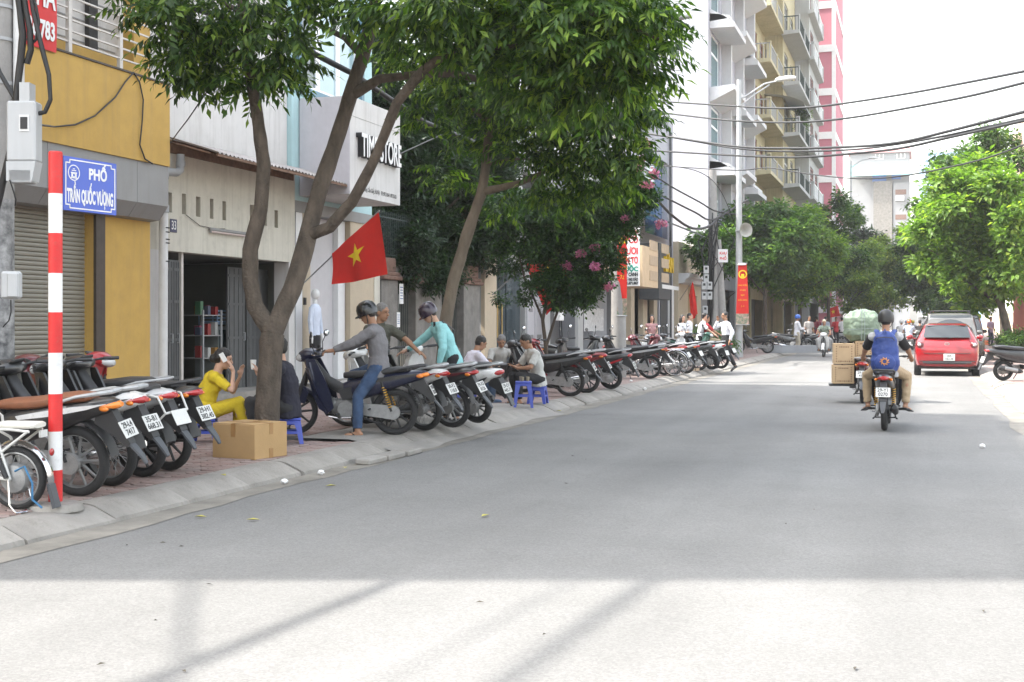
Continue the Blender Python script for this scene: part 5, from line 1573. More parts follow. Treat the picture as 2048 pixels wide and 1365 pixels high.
def underbone(label, loc, rot, body='black', accent=None, seat=None, wheels='cast', rimm=None, lines=None, rail=None, shock=None, group='motorbikes parked on the left pavement', lean=.10, mirrors=True, steer=.3, tail=None, covers=None, seatm=None, lit=False, name='motorbike', stand=True, front=None):
 if stand and body != 'navy': rot += random.uniform(-.09, .09); lean += random.uniform(-.03, .04); steer += random.uniform(-.2, .25)
 t = thing(name, label, 'motorbike', loc, (0, -lean, rot) if stand else (0, 0, rot), group)
 t.rotation_mode = 'XYZ'
 bm_ = BODY[body]; ac = BODY[accent] if accent else bm_
 fm_ = BODY[front] if front else bm_
 rimm = rimm or m_rim
 shock = shock or m_frame
 wheel(t, 'rear_wheel', 0, .285, .085, wheels, rimm)
 fw = wheel(t, 'front_wheel', 1.24, .285, .072, wheels, rimm)
 fw.rotation_euler = (0, 0, steer)
 c = lambda n, f, m, par=t, sm=35, **k: cpart(n, ('ub', n, k.pop('key', '')), f, m, par, sm, **k)
 c('seat', lambda b: b.sup([(-.20, .800, .07, .020), (-.17, .800, .105, .032), (-.02, .795, .118, .042), (.12, .775, .125, .045), (.24, .755, .13, .045), (.38, .742, .118, .045), (.52, .735, .09, .045), (.62, .728, .06, .035)], 18, 2.8), seatm or m_seat)
 c('tail_cowl', lambda b: (b.sup([(-.40, .750, .035, .03), (-.34, .738, .078, .058), (-.2, .715, .108, .078), (0, .67, .125, .105), (.2, .62, .13, .13), (.38, .58, .12, .145), (.5, .56, .10, .13), (.62, .55, .065, .09)], 18, 2.6)), bm_)
 c('side_stripe', lambda b: [b.px([(-.36, .765), (-.05, .735), (.25, .69), (.42, .66), (.40, .63), (.1, .665), (-.2, .72)], s_ * .118, s_ * .136) for s_ in (-1, 1)], ac, sm=0)
 c('under_cover', lambda b: b.px([(-.25, .70), (.35, .50), (.62, .42), (.68, .55), (.5, .60), (.0, .70)], -.095, .095), m_bplast, sm=0)
 c('tail_lamp', lambda b: b.sup([(-.425, .742, .03, .016), (-.40, .742, .055, .03), (-.33, .738, .085, .035), (-.28, .735, .09, .03)], 14, 2.4), tail or m_lensr)
 for s_ in (-1, 1):
  c('turn_signal', lambda b, s_=s_: b.sup([(-.40, .715, .02, .012), (-.34, .715, .03, .026), (-.22, .715, .018, .03)], 10) if False else b.ell((s_ * .098, -.325, .722), (.020, .05, .020), Matrix.Rotation(s_ * .3, 4, 'Z')), m_lenso, key=s_)
 # rear mudguard, flap and plate
 c('rear_fender', lambda b: strip(b, arc(0, .285, .345, 62, 172, 9), .062, .006), m_bplast, sm=60)
 c('plate_bracket', lambda b: b.px([(-.24, .72), (-.36, .70), (-.50, .44), (-.47, .41), (-.36, .50), (-.20, .60)], -.044, .044), m_bplast, sm=0)
 c('mud_flap', lambda b: b.loft([[(-w_, y, z), (w_, y, z), (w_ * .9, y - .010, z + .012), (-w_ * .9, y - .010, z + .012)] for y, z, w_ in ((-.44, .47, .042), (-.51, .40, .040), (-.57, .33, .032), (-.60, .275, .018))]), m_flap, sm=30)
 plate(t, -.468, .555, -.48, lines)
 # swing arm, shocks, chain case
 c('swing_arm', lambda b: [b.tube([(s_ * .085, 0, .285), (s_ * .09, .45, .33)], .02, 8) for s_ in (-1, 1)], m_frame)
 c('chain_case', lambda b: b.px(arc(0, .285, .085, 90, 270, 8) + [(.42, .26), (.46, .30), (.46, .36), (.42, .40)], -.115, -.08), m_alu, sm=30)
 for s_ in (-1, 1):
  sh_ = c('shock_absorber', lambda b, s_=s_: (b.tube([(s_ * .115, .02, .30), (s_ * .115, .09, .49)], .014, 8), b.tube([(s_ * .115, .09, .46), (s_ * .115, .14, .66)], .022, 8)), m_frame, key=s_)
  cpart('spring', ('spring', s_), lambda b, s_=s_: b.tube([(s_ * .115 + .027 * math.cos(i * .9), .03 + .085 * i / 60 + .027 * math.sin(i * .9) * .9, .34 + .25 * i / 60) for i in range(61)], .006, 5), shock, sh_)
 # engine
 c('engine', lambda b: (b.ell((0, .62, .33), (.11, .17, .13), None, 14, 8), b.capsule((0, .70, .36), (0, .92, .42), .075, .065, 12), b.lathe([(.10, -.125), (.115, -.10), (.115, .10), (.10, .13)], 20, Matrix.Translation((0, .58, .32)) @ RX), *[b.box((0, .74 + .028 * k, .37 + .008 * k), (.17, .008, .15)) for k in range(6)]), m_alu)
 c('exhaust', lambda b: (b.tube([(.03, .92, .36), (.06, .86, .24), (.11, .6, .20), (.13, .3, .24)], .018, 8), b.tube([(.13, .34, .235), (.135, .26, .25), (.14, -.22, .34), (.14, -.26, .345)], [.03, .045, .048, .03], 12)), m_chrome if rimm is not m_blkrim else m_bplast)
 c('foot_peg', lambda b: (b.tube([(-.24, .66, .265), (.24, .66, .265)], .012, 8), b.capsule((-.25, .66, .265), (-.15, .66, .265), .02, .02, 8), b.capsule((.25, .66, .265), (.15, .66, .265), .02, .02, 8), b.tube([(-.2, .28, .33), (.2, .28, .33)], .011, 8)), m_bplast)
 c('gear_pedal', lambda b: b.tube([(-.15, .78, .24), (-.17, .66, .22), (-.17, .5, .23), (-.2, .48, .24)], .009, 6), m_chrome)
 # spine cover and leg shield
 c('spine_cover', lambda b: b.sup([(.52, .56, .07, .07), (.65, .56, .065, .075), (.8, .64, .06, .075), (.93, .78, .06, .085), (1.0, .9, .055, .06)], 14, 2.5), m_bplast if accent else bm_)
 c('leg_shield', lambda b: [b.loft([[(s_ * (.03 + w_ * f), y + d * (1 - f) , z) for f in (0, .35, .7, 1)] + [(s_ * (.03 + w_ * f), y + d * (1 - f) + .025, z) for f in (1, .7, .35, 0)] for (y, z, w_, d) in ((.78, .30, .13, .10), (.84, .45, .19, .10), (.90, .62, .21, .10), (.95, .78, .19, .10), (1.0, .9, .12, .09), (1.04, .98, .07, .05))]) for s_ in (-1, 1)], fm_, sm=50)
 c('shield_wing', lambda b: [b.px([(.72, .34), (.76, .52), (.84, .72), (.95, .93), (1.06, .93), (1.03, .70), (.97, .50), (.90, .33), (.80, .27)], s_ * .13, s_ * .155) for s_ in (-1, 1)], fm_, sm=0)
 c('shield_stripe', lambda b: [b.loft([[(s_ * (.05 + w_ * f), y + .105 * (1 - f) + .03, z) for f in (.3, 1)] + [(s_ * (.05 + w_ * f), y + .105 * (1 - f) + .04, z) for f in (1, .3)] for (y, z, w_) in ((.86, .5, .18), (.92, .68, .19), (.97, .82, .15))]) for s_ in (-1, 1)], fm_, sm=0)
 # steering
 st = c('fork', lambda b: ([b.tube([(s_ * .072, 1.24, .285), (s_ * .072, 1.10, .70), (s_ * .05, 1.06, .82)], [.026, .022, .018], 8) for s_ in (-1, 1)], b.tube([(0, 1.08, .68), (0, 1.0, .98)], .03, 8)), m_frame)
 c('front_fender', lambda b: (strip(b, arc(1.24, .285, .325, 10, 150, 10), .062, .006, .03), [b.px([(1.16, .60), (1.05, .52), (1.10, .38), (1.22, .42), (1.30, .58)], s_ * .062, s_ * .068) for s_ in (-1, 1)]), bm_, sm=60)
 c('handlebar_cowl', lambda b: b.sup([(.90, .98, .05, .03), (.94, .985, .13, .05), (1.02, .985, .155, .075), (1.10, .97, .13, .085), (1.17, .95, .08, .06), (1.2, .94, .03, .03)], 18, 2.4), fm_, sm=50)
 hl = c('headlight', lambda b: b.sup([(1.10, .955, .115, .06), (1.17, .945, .10, .055), (1.212, .935, .04, .025)], 16, 2.4), m_lensc, sm=50)
 c('instrument', lambda b: b.box((0, .94, 1.035), (.15, .09, .025), Matrix.Rotation(-.5, 4, 'X'), .01), m_bplast, sm=0)
 hb = c('handlebar', lambda b: b.tube([(-.33, .86, 1.0), (-.2, .93, 1.01), (0, .98, .99), (.2, .93, 1.01), (.33, .86, 1.0)], .011, 8), m_frame)
 for s_ in (-1, 1):
  cpart('grip', ('grip', s_), lambda b, s_=s_: b.tube([(s_ * .22, .92, 1.01), (s_ * .345, .85, 1.0)], .017, 10), m_bplast, hb)
  cpart('brake_lever', ('lever', s_), lambda b, s_=s_: b.tube([(s_ * .2, .97, 1.0), (s_ * .27, .955, .985), (s_ * .34, .90, .985)], .006, 6), m_chrome, hb)
  if mirrors:
   mr_ = cpart('mirror', ('mirror', s_), lambda b, s_=s_: (b.tube([(s_ * .2, .94, 1.02), (s_ * .27, .96, 1.12), (s_ * .34, .94, 1.2)], .006, 6), b.ell((s_ * .36, .935, 1.23), (.062, .014, .042), Matrix.Rotation(-s_ * .3, 4, 'Z'), 14, 8)), m_bplast, t)
   cpart('mirror_glass', ('mirglass', s_), lambda b, s_=s_: b.ell((s_ * .36, .925, 1.23), (.054, .008, .035), Matrix.Rotation(-s_ * .3, 4, 'Z'), 14, 6), m_mirror, mr_)
 if rail == 'cage':
  c('rear_guard', lambda b: [b.tube([(s_ * .12, .15, .74), (s_ * .15, -.1, .78), (s_ * .15, -.35, .74), (s_ * .14, -.42, .60), (s_ * .15, -.30, .50), (s_ * .13, -.05, .48)], .011, 7) for s_ in (-1, 1)] + [b.tube([(-.14, -.42, .60), (.14, -.42, .60)], .011, 7)], m_plate)
 else:
  c('grab_rail', lambda b: b.tube([(.125, .02, .78), (.14, -.12, .82), (.125, -.30, .845), (.06, -.38, .85), (-.06, -.38, .85), (-.125, -.30, .845), (-.14, -.12, .82), (-.125, .02, .78)], [.012, .013, .017, .018, .018, .017, .013, .012], 8), BODY['silver'] if rail != 'black' else m_bplast)
 if stand:
  c('kick_stand', lambda b: b.tube([(-.09, .52, .24), (-.17, .47, .10), (-.22, .45, .035)], .011, 6), m_frame)
 c('centre_stand', lambda b: (b.tube([(-.12, .40, .24), (-.14, .22, .17), (-.16, .14, .16)], .012, 6), b.tube([(.12, .40, .24), (.14, .22, .17), (.16, .14, .16)], .012, 6), b.tube([(-.14, .22, .17), (.14, .22, .17)], .01, 6)), m_frame)
 return t

def scooter(label, loc, rot, body='black', seat=None, lines=None, group='motorbikes parked on the left pavement', lean=.08, steer=.3, rail='silver', mirrors=True, name='scooter', accent=None, cover=False, rimm=None, stand=True):
 if stand and group: rot += random.uniform(-.09, .09); lean += random.uniform(-.03, .04); steer += random.uniform(-.2, .25)
 t = thing(name, label, 'scooter', loc, (0, -lean, rot) if stand else (0, 0, rot), group)
 bm_ = BODY[body]; ac = BODY[accent] if accent else bm_
 R = .245
 wheel(t, 'rear_wheel', 0, R, .10, 'cast', rimm or m_rim)
 fw = wheel(t, 'front_wheel', 1.26, R, .09, 'cast', rimm or m_rim); fw.rotation_euler = (0, 0, steer)
 c = lambda n, f, m, par=t, sm=35, **k: cpart(n, ('sc', n, k.pop('key', '')), f, m, par, sm, **k)
 c('seat', lambda b: b.sup([(-.25, .80, .08, .025), (-.2, .80, .13, .04), (0, .79, .15, .05), (.2, .765, .15, .05), (.36, .755, .13, .05), (.5, .75, .08, .04)], 18, 2.8), seat or m_seat)
 c('rear_body', lambda b: b.sup([(-.44, .72, .04, .025), (-.38, .70, .11, .055), (-.2, .665, .15, .095), (0, .62, .165, .14), (.2, .59, .165, .165), (.36, .58, .15, .165), (.48, .56, .12, .16), (.56, .54, .09, .15)], 22, 2.8), bm_, sm=50)
 c('side_panel', lambda b: [b.px([(-.3, .66), (-.05, .58), (.3, .50), (.45, .46), (.42, .42), (.0, .52), (-.25, .61)], s_ * .145, s_ * .172) for s_ in (-1, 1)], ac if accent else m_bplast, sm=0)
 c('tail_lamp', lambda b: b.sup([(-.455, .715, .04, .02), (-.43, .71, .085, .035), (-.36, .70, .115, .04), (-.3, .69, .12, .03)], 14, 2.5), m_lensr, sm=50)
 c('rear_fender', lambda b: (b.px([(-.30, .64), (-.42, .63), (-.54, .40), (-.50, .36), (-.40, .46), (-.25, .54)], -.06, .06),), m_bplast, sm=0)
 c('hugger', lambda b: strip(b, arc(0, R, .275, 30, 150, 8), .055, .006, .015), m_bplast, sm=60)
 plate(t, -.505, .50, -.36, lines)
 c('mud_flap', lambda b: b.px([(-.50, .41), (-.53, .41), (-.60, .27), (-.575, .26)], -.04, .04), m_flap, sm=0)
 c('engine_case', lambda b: (b.px(arc(0, R, .10, 90, 270, 8) + [(.45, .21), (.55, .28), (.5, .38), (.3, .36)], -.15, -.075), b.lathe([(.05, -.16), (.09, -.14)], 16, Matrix.Translation((0, .02, R)) @ RX)), m_alu, sm=30)
 c('exhaust', lambda b: b.tube([(.13, .40, .22), (.15, .3, .24), (.16, -.14, .32), (.16, -.18, .33)], [.03, .06, .062, .035], 12), m_bplast)
 cpart('heat_shield', 'sc_heat', lambda b: b.tube([(.175, .25, .255), (.185, -.06, .315)], [.05, .05], 10), m_alu, t)
 c('shock_absorber', lambda b: b.tube([(-.12, -.06, .26), (-.12, .04, .58)], .025, 8), m_frame)
 c('floorboard', lambda b: b.sup([(.44, .33, .16, .05), (.6, .315, .17, .04), (.8, .315, .165, .04), (.92, .33, .13, .05)], 16, 4), m_bplast)
 c('leg_shield', lambda b: b.loft([[(x * w_, y + .05 * (1 - x * x) * d, z) for x in (-1, -.6, 0, .6, 1)] + [(x * w_ * .95, y - .05 + .02 * (1 - x * x), z) for x in (1, .6, 0, -.6, -1)] for (y, z, w_, d) in ((.93, .28, .13, 1), (.97, .42, .20, 1.5), (1.0, .58, .225, 2), (1.02, .74, .215, 2.2), (1.02, .86, .17, 2), (1.0, .95, .10, 1))]), bm_, sm=50)
 c('fork', lambda b: ([b.tube([(s_ * .075, 1.26, R), (s_ * .07, 1.14, .56)], .022, 8) for s_ in (-1, 1)], b.tube([(0, 1.13, .55), (0, 1.0, .95)], .03, 8)), m_frame)
 c('front_fender', lambda b: (strip(b, arc(1.26, R, .28, 5, 160, 10), .065, .006, .04), [b.px([(1.15, .52), (1.06, .42), (1.12, .32), (1.24, .34), (1.34, .48)], s_ * .06, s_ * .068) for s_ in (-1, 1)]), bm_, sm=60)
 c('front_lamp', lambda b: b.ell((0, 1.125, .74), (.12, .04, .07)), m_lensc)
 c('handlebar_cowl', lambda b: b.sup([(.90, 1.0, .06, .03), (.94, 1.0, .15, .05), (1.02, 1.0, .17, .065), (1.10, .985, .13, .06), (1.15, .97, .05, .03)], 18, 2.4), bm_, sm=50)
 hb = c('handlebar', lambda b: b.tube([(-.33, .84, 1.02), (-.2, .93, 1.02), (0, .97, 1.0), (.2, .93, 1.02), (.33, .84, 1.02)], .011, 8), m_frame)
 for s_ in (-1, 1):
  cpart('grip', ('grips', s_), lambda b, s_=s_: b.tube([(s_ * .22, .92, 1.02), (s_ * .345, .835, 1.02)], .018, 10), m_bplast, hb)
  cpart('brake_lever', ('levers', s_), lambda b, s_=s_: b.tube([(s_ * .2, .97, 1.0), (s_ * .27, .95, 1.0), (s_ * .34, .88, 1.0)], .006, 6), m_chrome, hb)
  if mirrors:
   mr_ = cpart('mirror', ('smirror', s_), lambda b, s_=s_: (b.tube([(s_ * .2, .94, 1.03), (s_ * .28, .97, 1.14), (s_ * .35, .95, 1.22)], .006, 6), b.ell((s_ * .37, .945, 1.26), (.066, .014, .045), Matrix.Rotation(-s_ * .3, 4, 'Z'), 14, 8)), m_bplast, t)
   cpart('mirror_glass', ('smirglass', s_), lambda b, s_=s_: b.ell((s_ * .37, .935, 1.26), (.056, .008, .036), Matrix.Rotation(-s_ * .3, 4, 'Z'), 14, 6), m_mirror, mr_)
 if rail:
  c('grab_rail', lambda b: b.tube([(.15, .0, .76), (.165, -.14, .80), (.14, -.34, .825), (.06, -.42, .83), (-.06, -.42, .83), (-.14, -.34, .825), (-.165, -.14, .80), (-.15, .0, .76)], .013, 8), BODY['silver'] if rail == 'silver' else m_bplast)
 if stand:
  c('kick_stand', lambda b: b.tube([(-.1, .42, .24), (-.18, .38, .10), (-.23, .36, .03)], .011, 6), m_frame)
 return t

def bicycle(label, loc, rot, col, group, lean=.12, rear_only=False):
 t = thing('bicycle', label, 'bicycle', loc, (0, -lean, rot), group)
 wheel(t, 'rear_wheel', 0, .33, .035, 'wire', m_chrome); wheel(t, 'front_wheel', 1.02, .33, .035, 'wire', m_chrome)
 c = lambda n, f, m, par=t, **k: cpart(n, ('bi', n), f, m, par, 40)
 c('frame', lambda b: [b.tube(p, .015, 8) for p in ([(0, .42, .30), (0, .28, .80)], [(0, .42, .30), (0, .82, .72)], [(0, .32, .62), (0, .84, .66)], [(0, .82, .72), (0, .80, .88)], [(.05, 0, .33), (.03, .42, .30)], [(-.05, 0, .33), (-.03, .42, .30)], [(.05, 0, .33), (.02, .31, .66)], [(-.05, 0, .33), (-.02, .31, .66)])], col)
 c('fork', lambda b: [b.tube([(s_ * .05, 1.02, .33), (s_ * .04, .86, .66), (0, .82, .74)], .011, 8) for s_ in (-1, 1)], col)
 c('handlebar', lambda b: b.tube([(-.26, .66, 1.0), (-.2, .76, 1.02), (0, .80, .96), (.2, .76, 1.02), (.26, .66, 1.0)], .011, 8), m_chrome)
 c('saddle', lambda b: b.sup([(.14, .86, .09, .03), (.22, .86, .10, .035), (.34, .85, .05, .03), (.44, .85, .025, .02)], 12), m_seat)
 c('carrier', lambda b: [b.tube(p, .008, 6) for p in ([(.07, -.22, .70), (.07, .2, .70)], [(-.07, -.22, .70), (-.07, .2, .70)], [(-.07, -.22, .70), (.07, -.22, .70)], [(.07, -.1, .70), (.06, 0, .33)], [(-.07, -.1, .70), (-.06, 0, .33)], [(-.07, 0, .7), (.07, 0, .7)])], m_chrome)
 c('mudguard', lambda b: strip(b, arc(0, .33, .355, 30, 190, 10), .028, .004), m_chrome)
 c('crank', lambda b: (b.lathe([(.09, -.006), (.09, .006)], 20, Matrix.Translation((.05, .42, .30)) @ RX), b.tube([(.07, .42, .30), (.08, .42, .14)], .01, 6), b.tube([(-.06, .42, .30), (-.08, .42, .46)], .01, 6), b.box((.13, .42, .14), (.09, .07, .02)), b.box((-.13, .42, .46), (.09, .07, .02))), m_frame)
 c('basket', lambda b: [b.box((0, .98, .66 + .06 * k), (.30, .2, .012)) if k == 0 else b.tube([(-.15, .88, .66 + .06 * k), (.15, .88, .66 + .06 * k), (.15, 1.08, .66 + .06 * k), (-.15, 1.08, .66 + .06 * k), (-.15, .88, .66 + .06 * k)], .004, 4) for k in range(5)], m_frame)
 return t
def hd(phi, base=-1):      # heading: seen broadside pointing left, turned away from the camera by phi degrees
 a = math.radians(phi)
 v = (-RV) * math.cos(a) + FV * math.sin(a)
 return math.atan2(-v.x, v.y)
G = lambda px, py: tuple(gp(px, py, PZ))
def back(px, py, rot):     # place so that the rear tyre touches the ground at that spot
 return G(px, py)

GA = 'motorbikes parked by the street sign'
GB = 'motorbikes parked beside the standing men'
GC = 'motorbikes parked past the stool table'
GD = 'motorbikes parked in the far row'
# ---- nearest row
r_ = hd(16); underbone('motorbike with brown seat panel and white tail plate 7417, first in the near row', G(158, 993), r_, 'black', 'white', lines=('29-L4', '7417'), mirrors=False, tail=m_lenso, group=GA, seatm=m_seatbr, rimm=m_rim)
r_ = hd(24); underbone('white tailed motorbike with wire wheels and plate reading 668, second in the near row', G(222, 973), r_, 'white', 'black', wheels='wire', front='black', lines=('35-B1', '668.31'), mirrors=False, group=GA, rail='silver')
r_ = hd(28); underbone('silver motorbike with white tubular guard cage round its tail', G(285, 955), r_, 'silver', 'grey', front='black', lines=None, rail='cage', mirrors=False, group=GA, wheels='cast', rimm=m_blkrim)
r_ = hd(22); underbone('dark grey motorbike, farthest of the near row, next to the seated woman', G(338, 942), r_, 'black', 'grey', lines=('29-H1', '382.45'), mirrors=False, group=GA, rail='black', wheels='cast', rimm=m_blkrim)
q = dp(60, 905, 12.2); scooter('black motorbike front with a black cover over its handlebar beside the utility pole', (q.x + .9, q.y + .35, PZ), hd(8), 'maroon', group=GA, mirrors=False)
q = dp(150, 905, 13.2); underbone('red fronted motorbike turned towards the shutter behind the striped sign pole', (q.x - .95, q.y + .1, PZ), hd(190), 'red', group=GA, mirrors=False)
# ---- bikes beside the standing men
r_ = hd(6); riderA_bike = underbone('dark blue motorbike with lit amber signal carrying the helmeted rider in grey', G(790, 871), r_, 'navy', 'black', lines=('29-S6', '170.25'), shock=m_gold, group=GB, rail='black', lean=.03, wheels='cast', rimm=m_blkrim, tail=m_lenso, steer=.12)
r_ = hd(30); underbone('white and red sporty motorbike right behind the dark blue one', G(850, 862), r_, 'white', 'red', lines=('30-F2', '118.8'), mirrors=False, group=GB, wheels='wire')
r_ = hd(30); underbone('black motorbike with chrome rail between two white ones', G(905, 856), r_, 'black', 'maroon', lines=('29-X5', '8126'), mirrors=False, group=GB, wheels='cast', rimm=m_rim, rail='silver')
r_ = hd(34); scooter('white scooter with red tail lamp and chrome rack near the seated men', G(955, 847), r_, 'white', lines=('29-D1', '445.71'), mirrors=False, group=GB)
# ---- bikes past the stools
r_ = hd(18); underbone('black motorbike with mirrors up, first past the seated men', G(1140, 794), r_, 'black', 'grey', lines=('29-F1', '0384'), group=GC, wheels='wire', rimm=m_rim)
r_ = hd(20); underbone('dark red motorbike in the middle past the seated men', G(1172, 787), r_, 'darkred', 'black', lines=('29-M1', '5521'), mirrors=False, group=GC, rimm=m_blkrim)
r_ = hd(20); scooter('dark red tailed black scooter against the banner pole', G(1222, 779), r_, 'black', accent='red', lines=('29-E2', '061.92'), group=GC, rimm=m_blkrim)
# ---- far row behind the banner pole
r_ = hd(10); underbone('silver tailed dark motorbike just right of the banner pole', G(1300, 758), r_, 'black', 'silver', group=GD)
r_ = hd(28); underbone('orange tailed motorbike in the far row', G(1345, 752), r_, 'maroon', 'orange', group=GD)
bicycle('white mudguarded bicycle squeezed into the far motorbike row', G(1352, 753), hd(14), BODY['white'], GD)
r_ = hd(30); underbone('grey motorbike behind the bicycle in the far row', G(1372, 748), r_, 'grey', 'silver', group=GD, wheels='wire')
r_ = hd(18); scooter('big black scooter in the far row before the walking man', G(1398, 742), r_, 'black', group=GD, rimm=m_blkrim)
r_ = hd(34); scooter('white fronted scooter second from the end of the far row', G(1424, 740), r_, 'white', group=GD, rimm=m_blkrim)
r_ = hd(34); underbone('black motorbike at the end of the far row beside the walking man', G(1442, 738), r_, 'black', group=GD, rimm=m_blkrim)
for i, (px, py, ph, kd, bo, lb) in enumerate(((1238, 752, 160, 'u', 'maroon', 'maroon motorbike facing out behind the dark red scooter'), (1300, 733, 195, 's', 'white', 'white scooter facing out behind the far row'), (1352, 728, 200, 'u', 'green', 'dark green motorbike facing out behind the bicycle'), (1110, 760, 170, 'u', 'black', 'black motorbike with raised mirrors standing behind the seated man'))):
 (underbone if kd == 'u' else scooter)(lb, G(px, py), hd(ph), bo, group='motorbikes facing out behind the parked rows')
for i, (px, py, ph, kd, bo, lb) in enumerate(((1535, 707, 5, 'u', 'black', 'black motorbike parked alone beyond the lamp pole'), (1560, 702, 200, 'u', 'grey', 'grey motorbike half hidden beyond the lamp pole'), (1622, 702, 20, 's', 'black', 'black scooter beside the man in the blue helmet'), (1650, 696, 30, 'u', 'black', 'black motorbike behind the man in the blue helmet'), (1690, 690, 15, 's', 'silver', 'silver scooter under the far left trees'), (1705, 692, 190, 'u', 'green', 'green motorbike by the red shirted person far left'))):
 (underbone if kd == 'u' else scooter)(lb, G(px, py), hd(ph), bo, group='motorbikes under the far left trees')
# ---- scooter on the right pavement
q = gp(2006, 762, PZ)
scooter('black scooter parked on the right pavement with its tail to the road', (q.x, q.y, PZ), hd(176), 'black', accent='black', group=None, rail=None, mirrors=True, lean=-.05)
bd = None
# ---- electric bicycle at the left edge: white frame and rack, hub motor wheel
q = gp(36, 1020, PZ)
t = thing('electric_bicycle', 'white framed electric bicycle rear with padded rack and hub motor wheel', 'electric bicycle', q, (0, -.04, hd(12)))
ew = wheel(t, 'rear_wheel', 0, .235, .06, 'wire', m_rim)
b = MB(); b.lathe([(.03, -.07), (.10, -.055), (.115, -.02), (.115, .02), (.10, .055), (.03, .07)], 28, RX); obj('hub_motor', b, m_alu, ew)
b = MB(); strip(b, arc(0, .235, .275, 20, 195, 12), .04, .005, .02); obj('mudguard', b, m_chrome, t, smooth=60)
b = MB(); b.px([(-.255, .20), (-.285, .20), (-.33, .03), (-.30, .02)], -.035, .035); obj('mud_flap', b, m_flap, t, smooth=0)
b = MB()
for s_ in (-1, 1):
 b.tube([(s_ * .085, .0, .235), (s_ * .08, .10, .52), (s_ * .08, .30, .62)], .011, 7)
 b.tube([(s_ * .08, .35, .60), (s_ * .085, .0, .60), (s_ * .085, -.16, .585)], .011, 7)
 b.tube([(s_ * .085, -.14, .58), (s_ * .08, .20, .34)], .010, 7)
 b.tube([(s_ * .085, .0, .235), (s_ * .05, .5, .28)], .014, 7)
b.tube([(0, .42, .3), (0, .34, .78)], .016, 8); b.tube([(0, .45, .3), (0, .95, .72)], .02, 8)
b.tube([(-.085, .16, .60), (-.085, .17, .68), (-.06, .18, .70), (.06, .18, .70), (.085, .17, .68), (.085, .16, .60)], .010, 7)
obj('frame', b, m_plate, t)
b = MB(); b.sup([(-.20, .625, .07, .018), (-.17, .625, .095, .024), (.1, .625, .095, .024), (.14, .625, .07, .018)], 14, 3.5); obj('rack_pad', b, M('cream_vinyl', (.60, .58, .53), .5, var=.05, spot=.1), t)
b = MB(); b.sup([(.2, .86, .10, .03), (.32, .87, .11, .04), (.5, .86, .04, .03)], 12); obj('saddle', b, m_seat, t)
b = MB(); b.ell((0, -.285, .43), (.028, .012, .028)); obj('reflector', b, m_lensr, t)
b = MB(); b.box((.03, -.20, .56), (.08, .02, .05)); obj('rack_plate', b, m_plate, t, smooth=0)
for s_ in (-1, 1):
 b = MB(); b.tube([(s_ * .10, .02, .25), (s_ * .10, .12, .46)], .02, 8); obj('shock_absorber', b, m_frame, t)
b = MB()
for s_ in (-1, 1): b.tube([(s_ * .11, .0, .235), (s_ * .13, -.02, .06), (s_ * .17, -.10, .01), (s_ * .10, -.14, .01)], .007, 6)
b.tube([(.17, -.10, .01), (-.17, -.10, .01)], .007, 6)
obj('stand', b, m_chrome, t)
b = MB(); b.tube([(-.1, -.05, .30), (-.12, -.14, .34), (-.12, -.2, .22), (-.11, -.19, .1), (-.1, -.26, .04)], .008, 6); obj('blue_cable', b, M('blue_hose', (.03, .14, .28), .5), t)
b = MB(); wheel(t, 'front_wheel', 1.15, .235, .06, 'wire', m_rim)
b = MB(); b.tube([(0, 1.15, .235), (0, .95, .75), (0, .92, .98)], .02, 8); b.tube([(-.3, .82, 1.0), (0, .92, .98), (.3, .82, 1.0)], .012, 8); obj('fork', b, m_plate, t)
# ================================================================== PEOPLE
SKIN = {k: M('skin_' + k, c, .55, var=.08, scale=14, spec=.35) for k, c in dict(tan=(.34, .185, .115), fair=(.52, .31, .22), dark=(.25, .13, .08)).items()}
m_hair = M('black_hair', (.014, .012, .011), .45, var=.3, scale=40, bump=.5, bscale=120, stretch=(1, 1, .2))
m_hairg = M('grey_hair', (.16, .155, .15), .6, var=.35, scale=40, bump=.5, bscale=120)
m_helmet = M('glossy_black_helmet', (.012, .012, .014), .22, coat=.3, var=.1)
m_eye = M('eye', (.02, .015, .012), .2)
m_lip = M('lip', (.28, .11, .09), .5)
def cloth(name, col, **k):
 k.setdefault('rough', .9); k.setdefault('var', .10); k.setdefault('scale', 9); k.setdefault('bump', .5); k.setdefault('bscale', 17)
 return M('cloth_' + name, col, **k)
TEX = {}
def cloud(scale):
 if scale not in TEX:
  t = bpy.data.textures.new('folds', 'CLOUDS'); t.noise_scale = scale; t.noise_depth = 3
  TEX[scale] = t
 return TEX[scale]
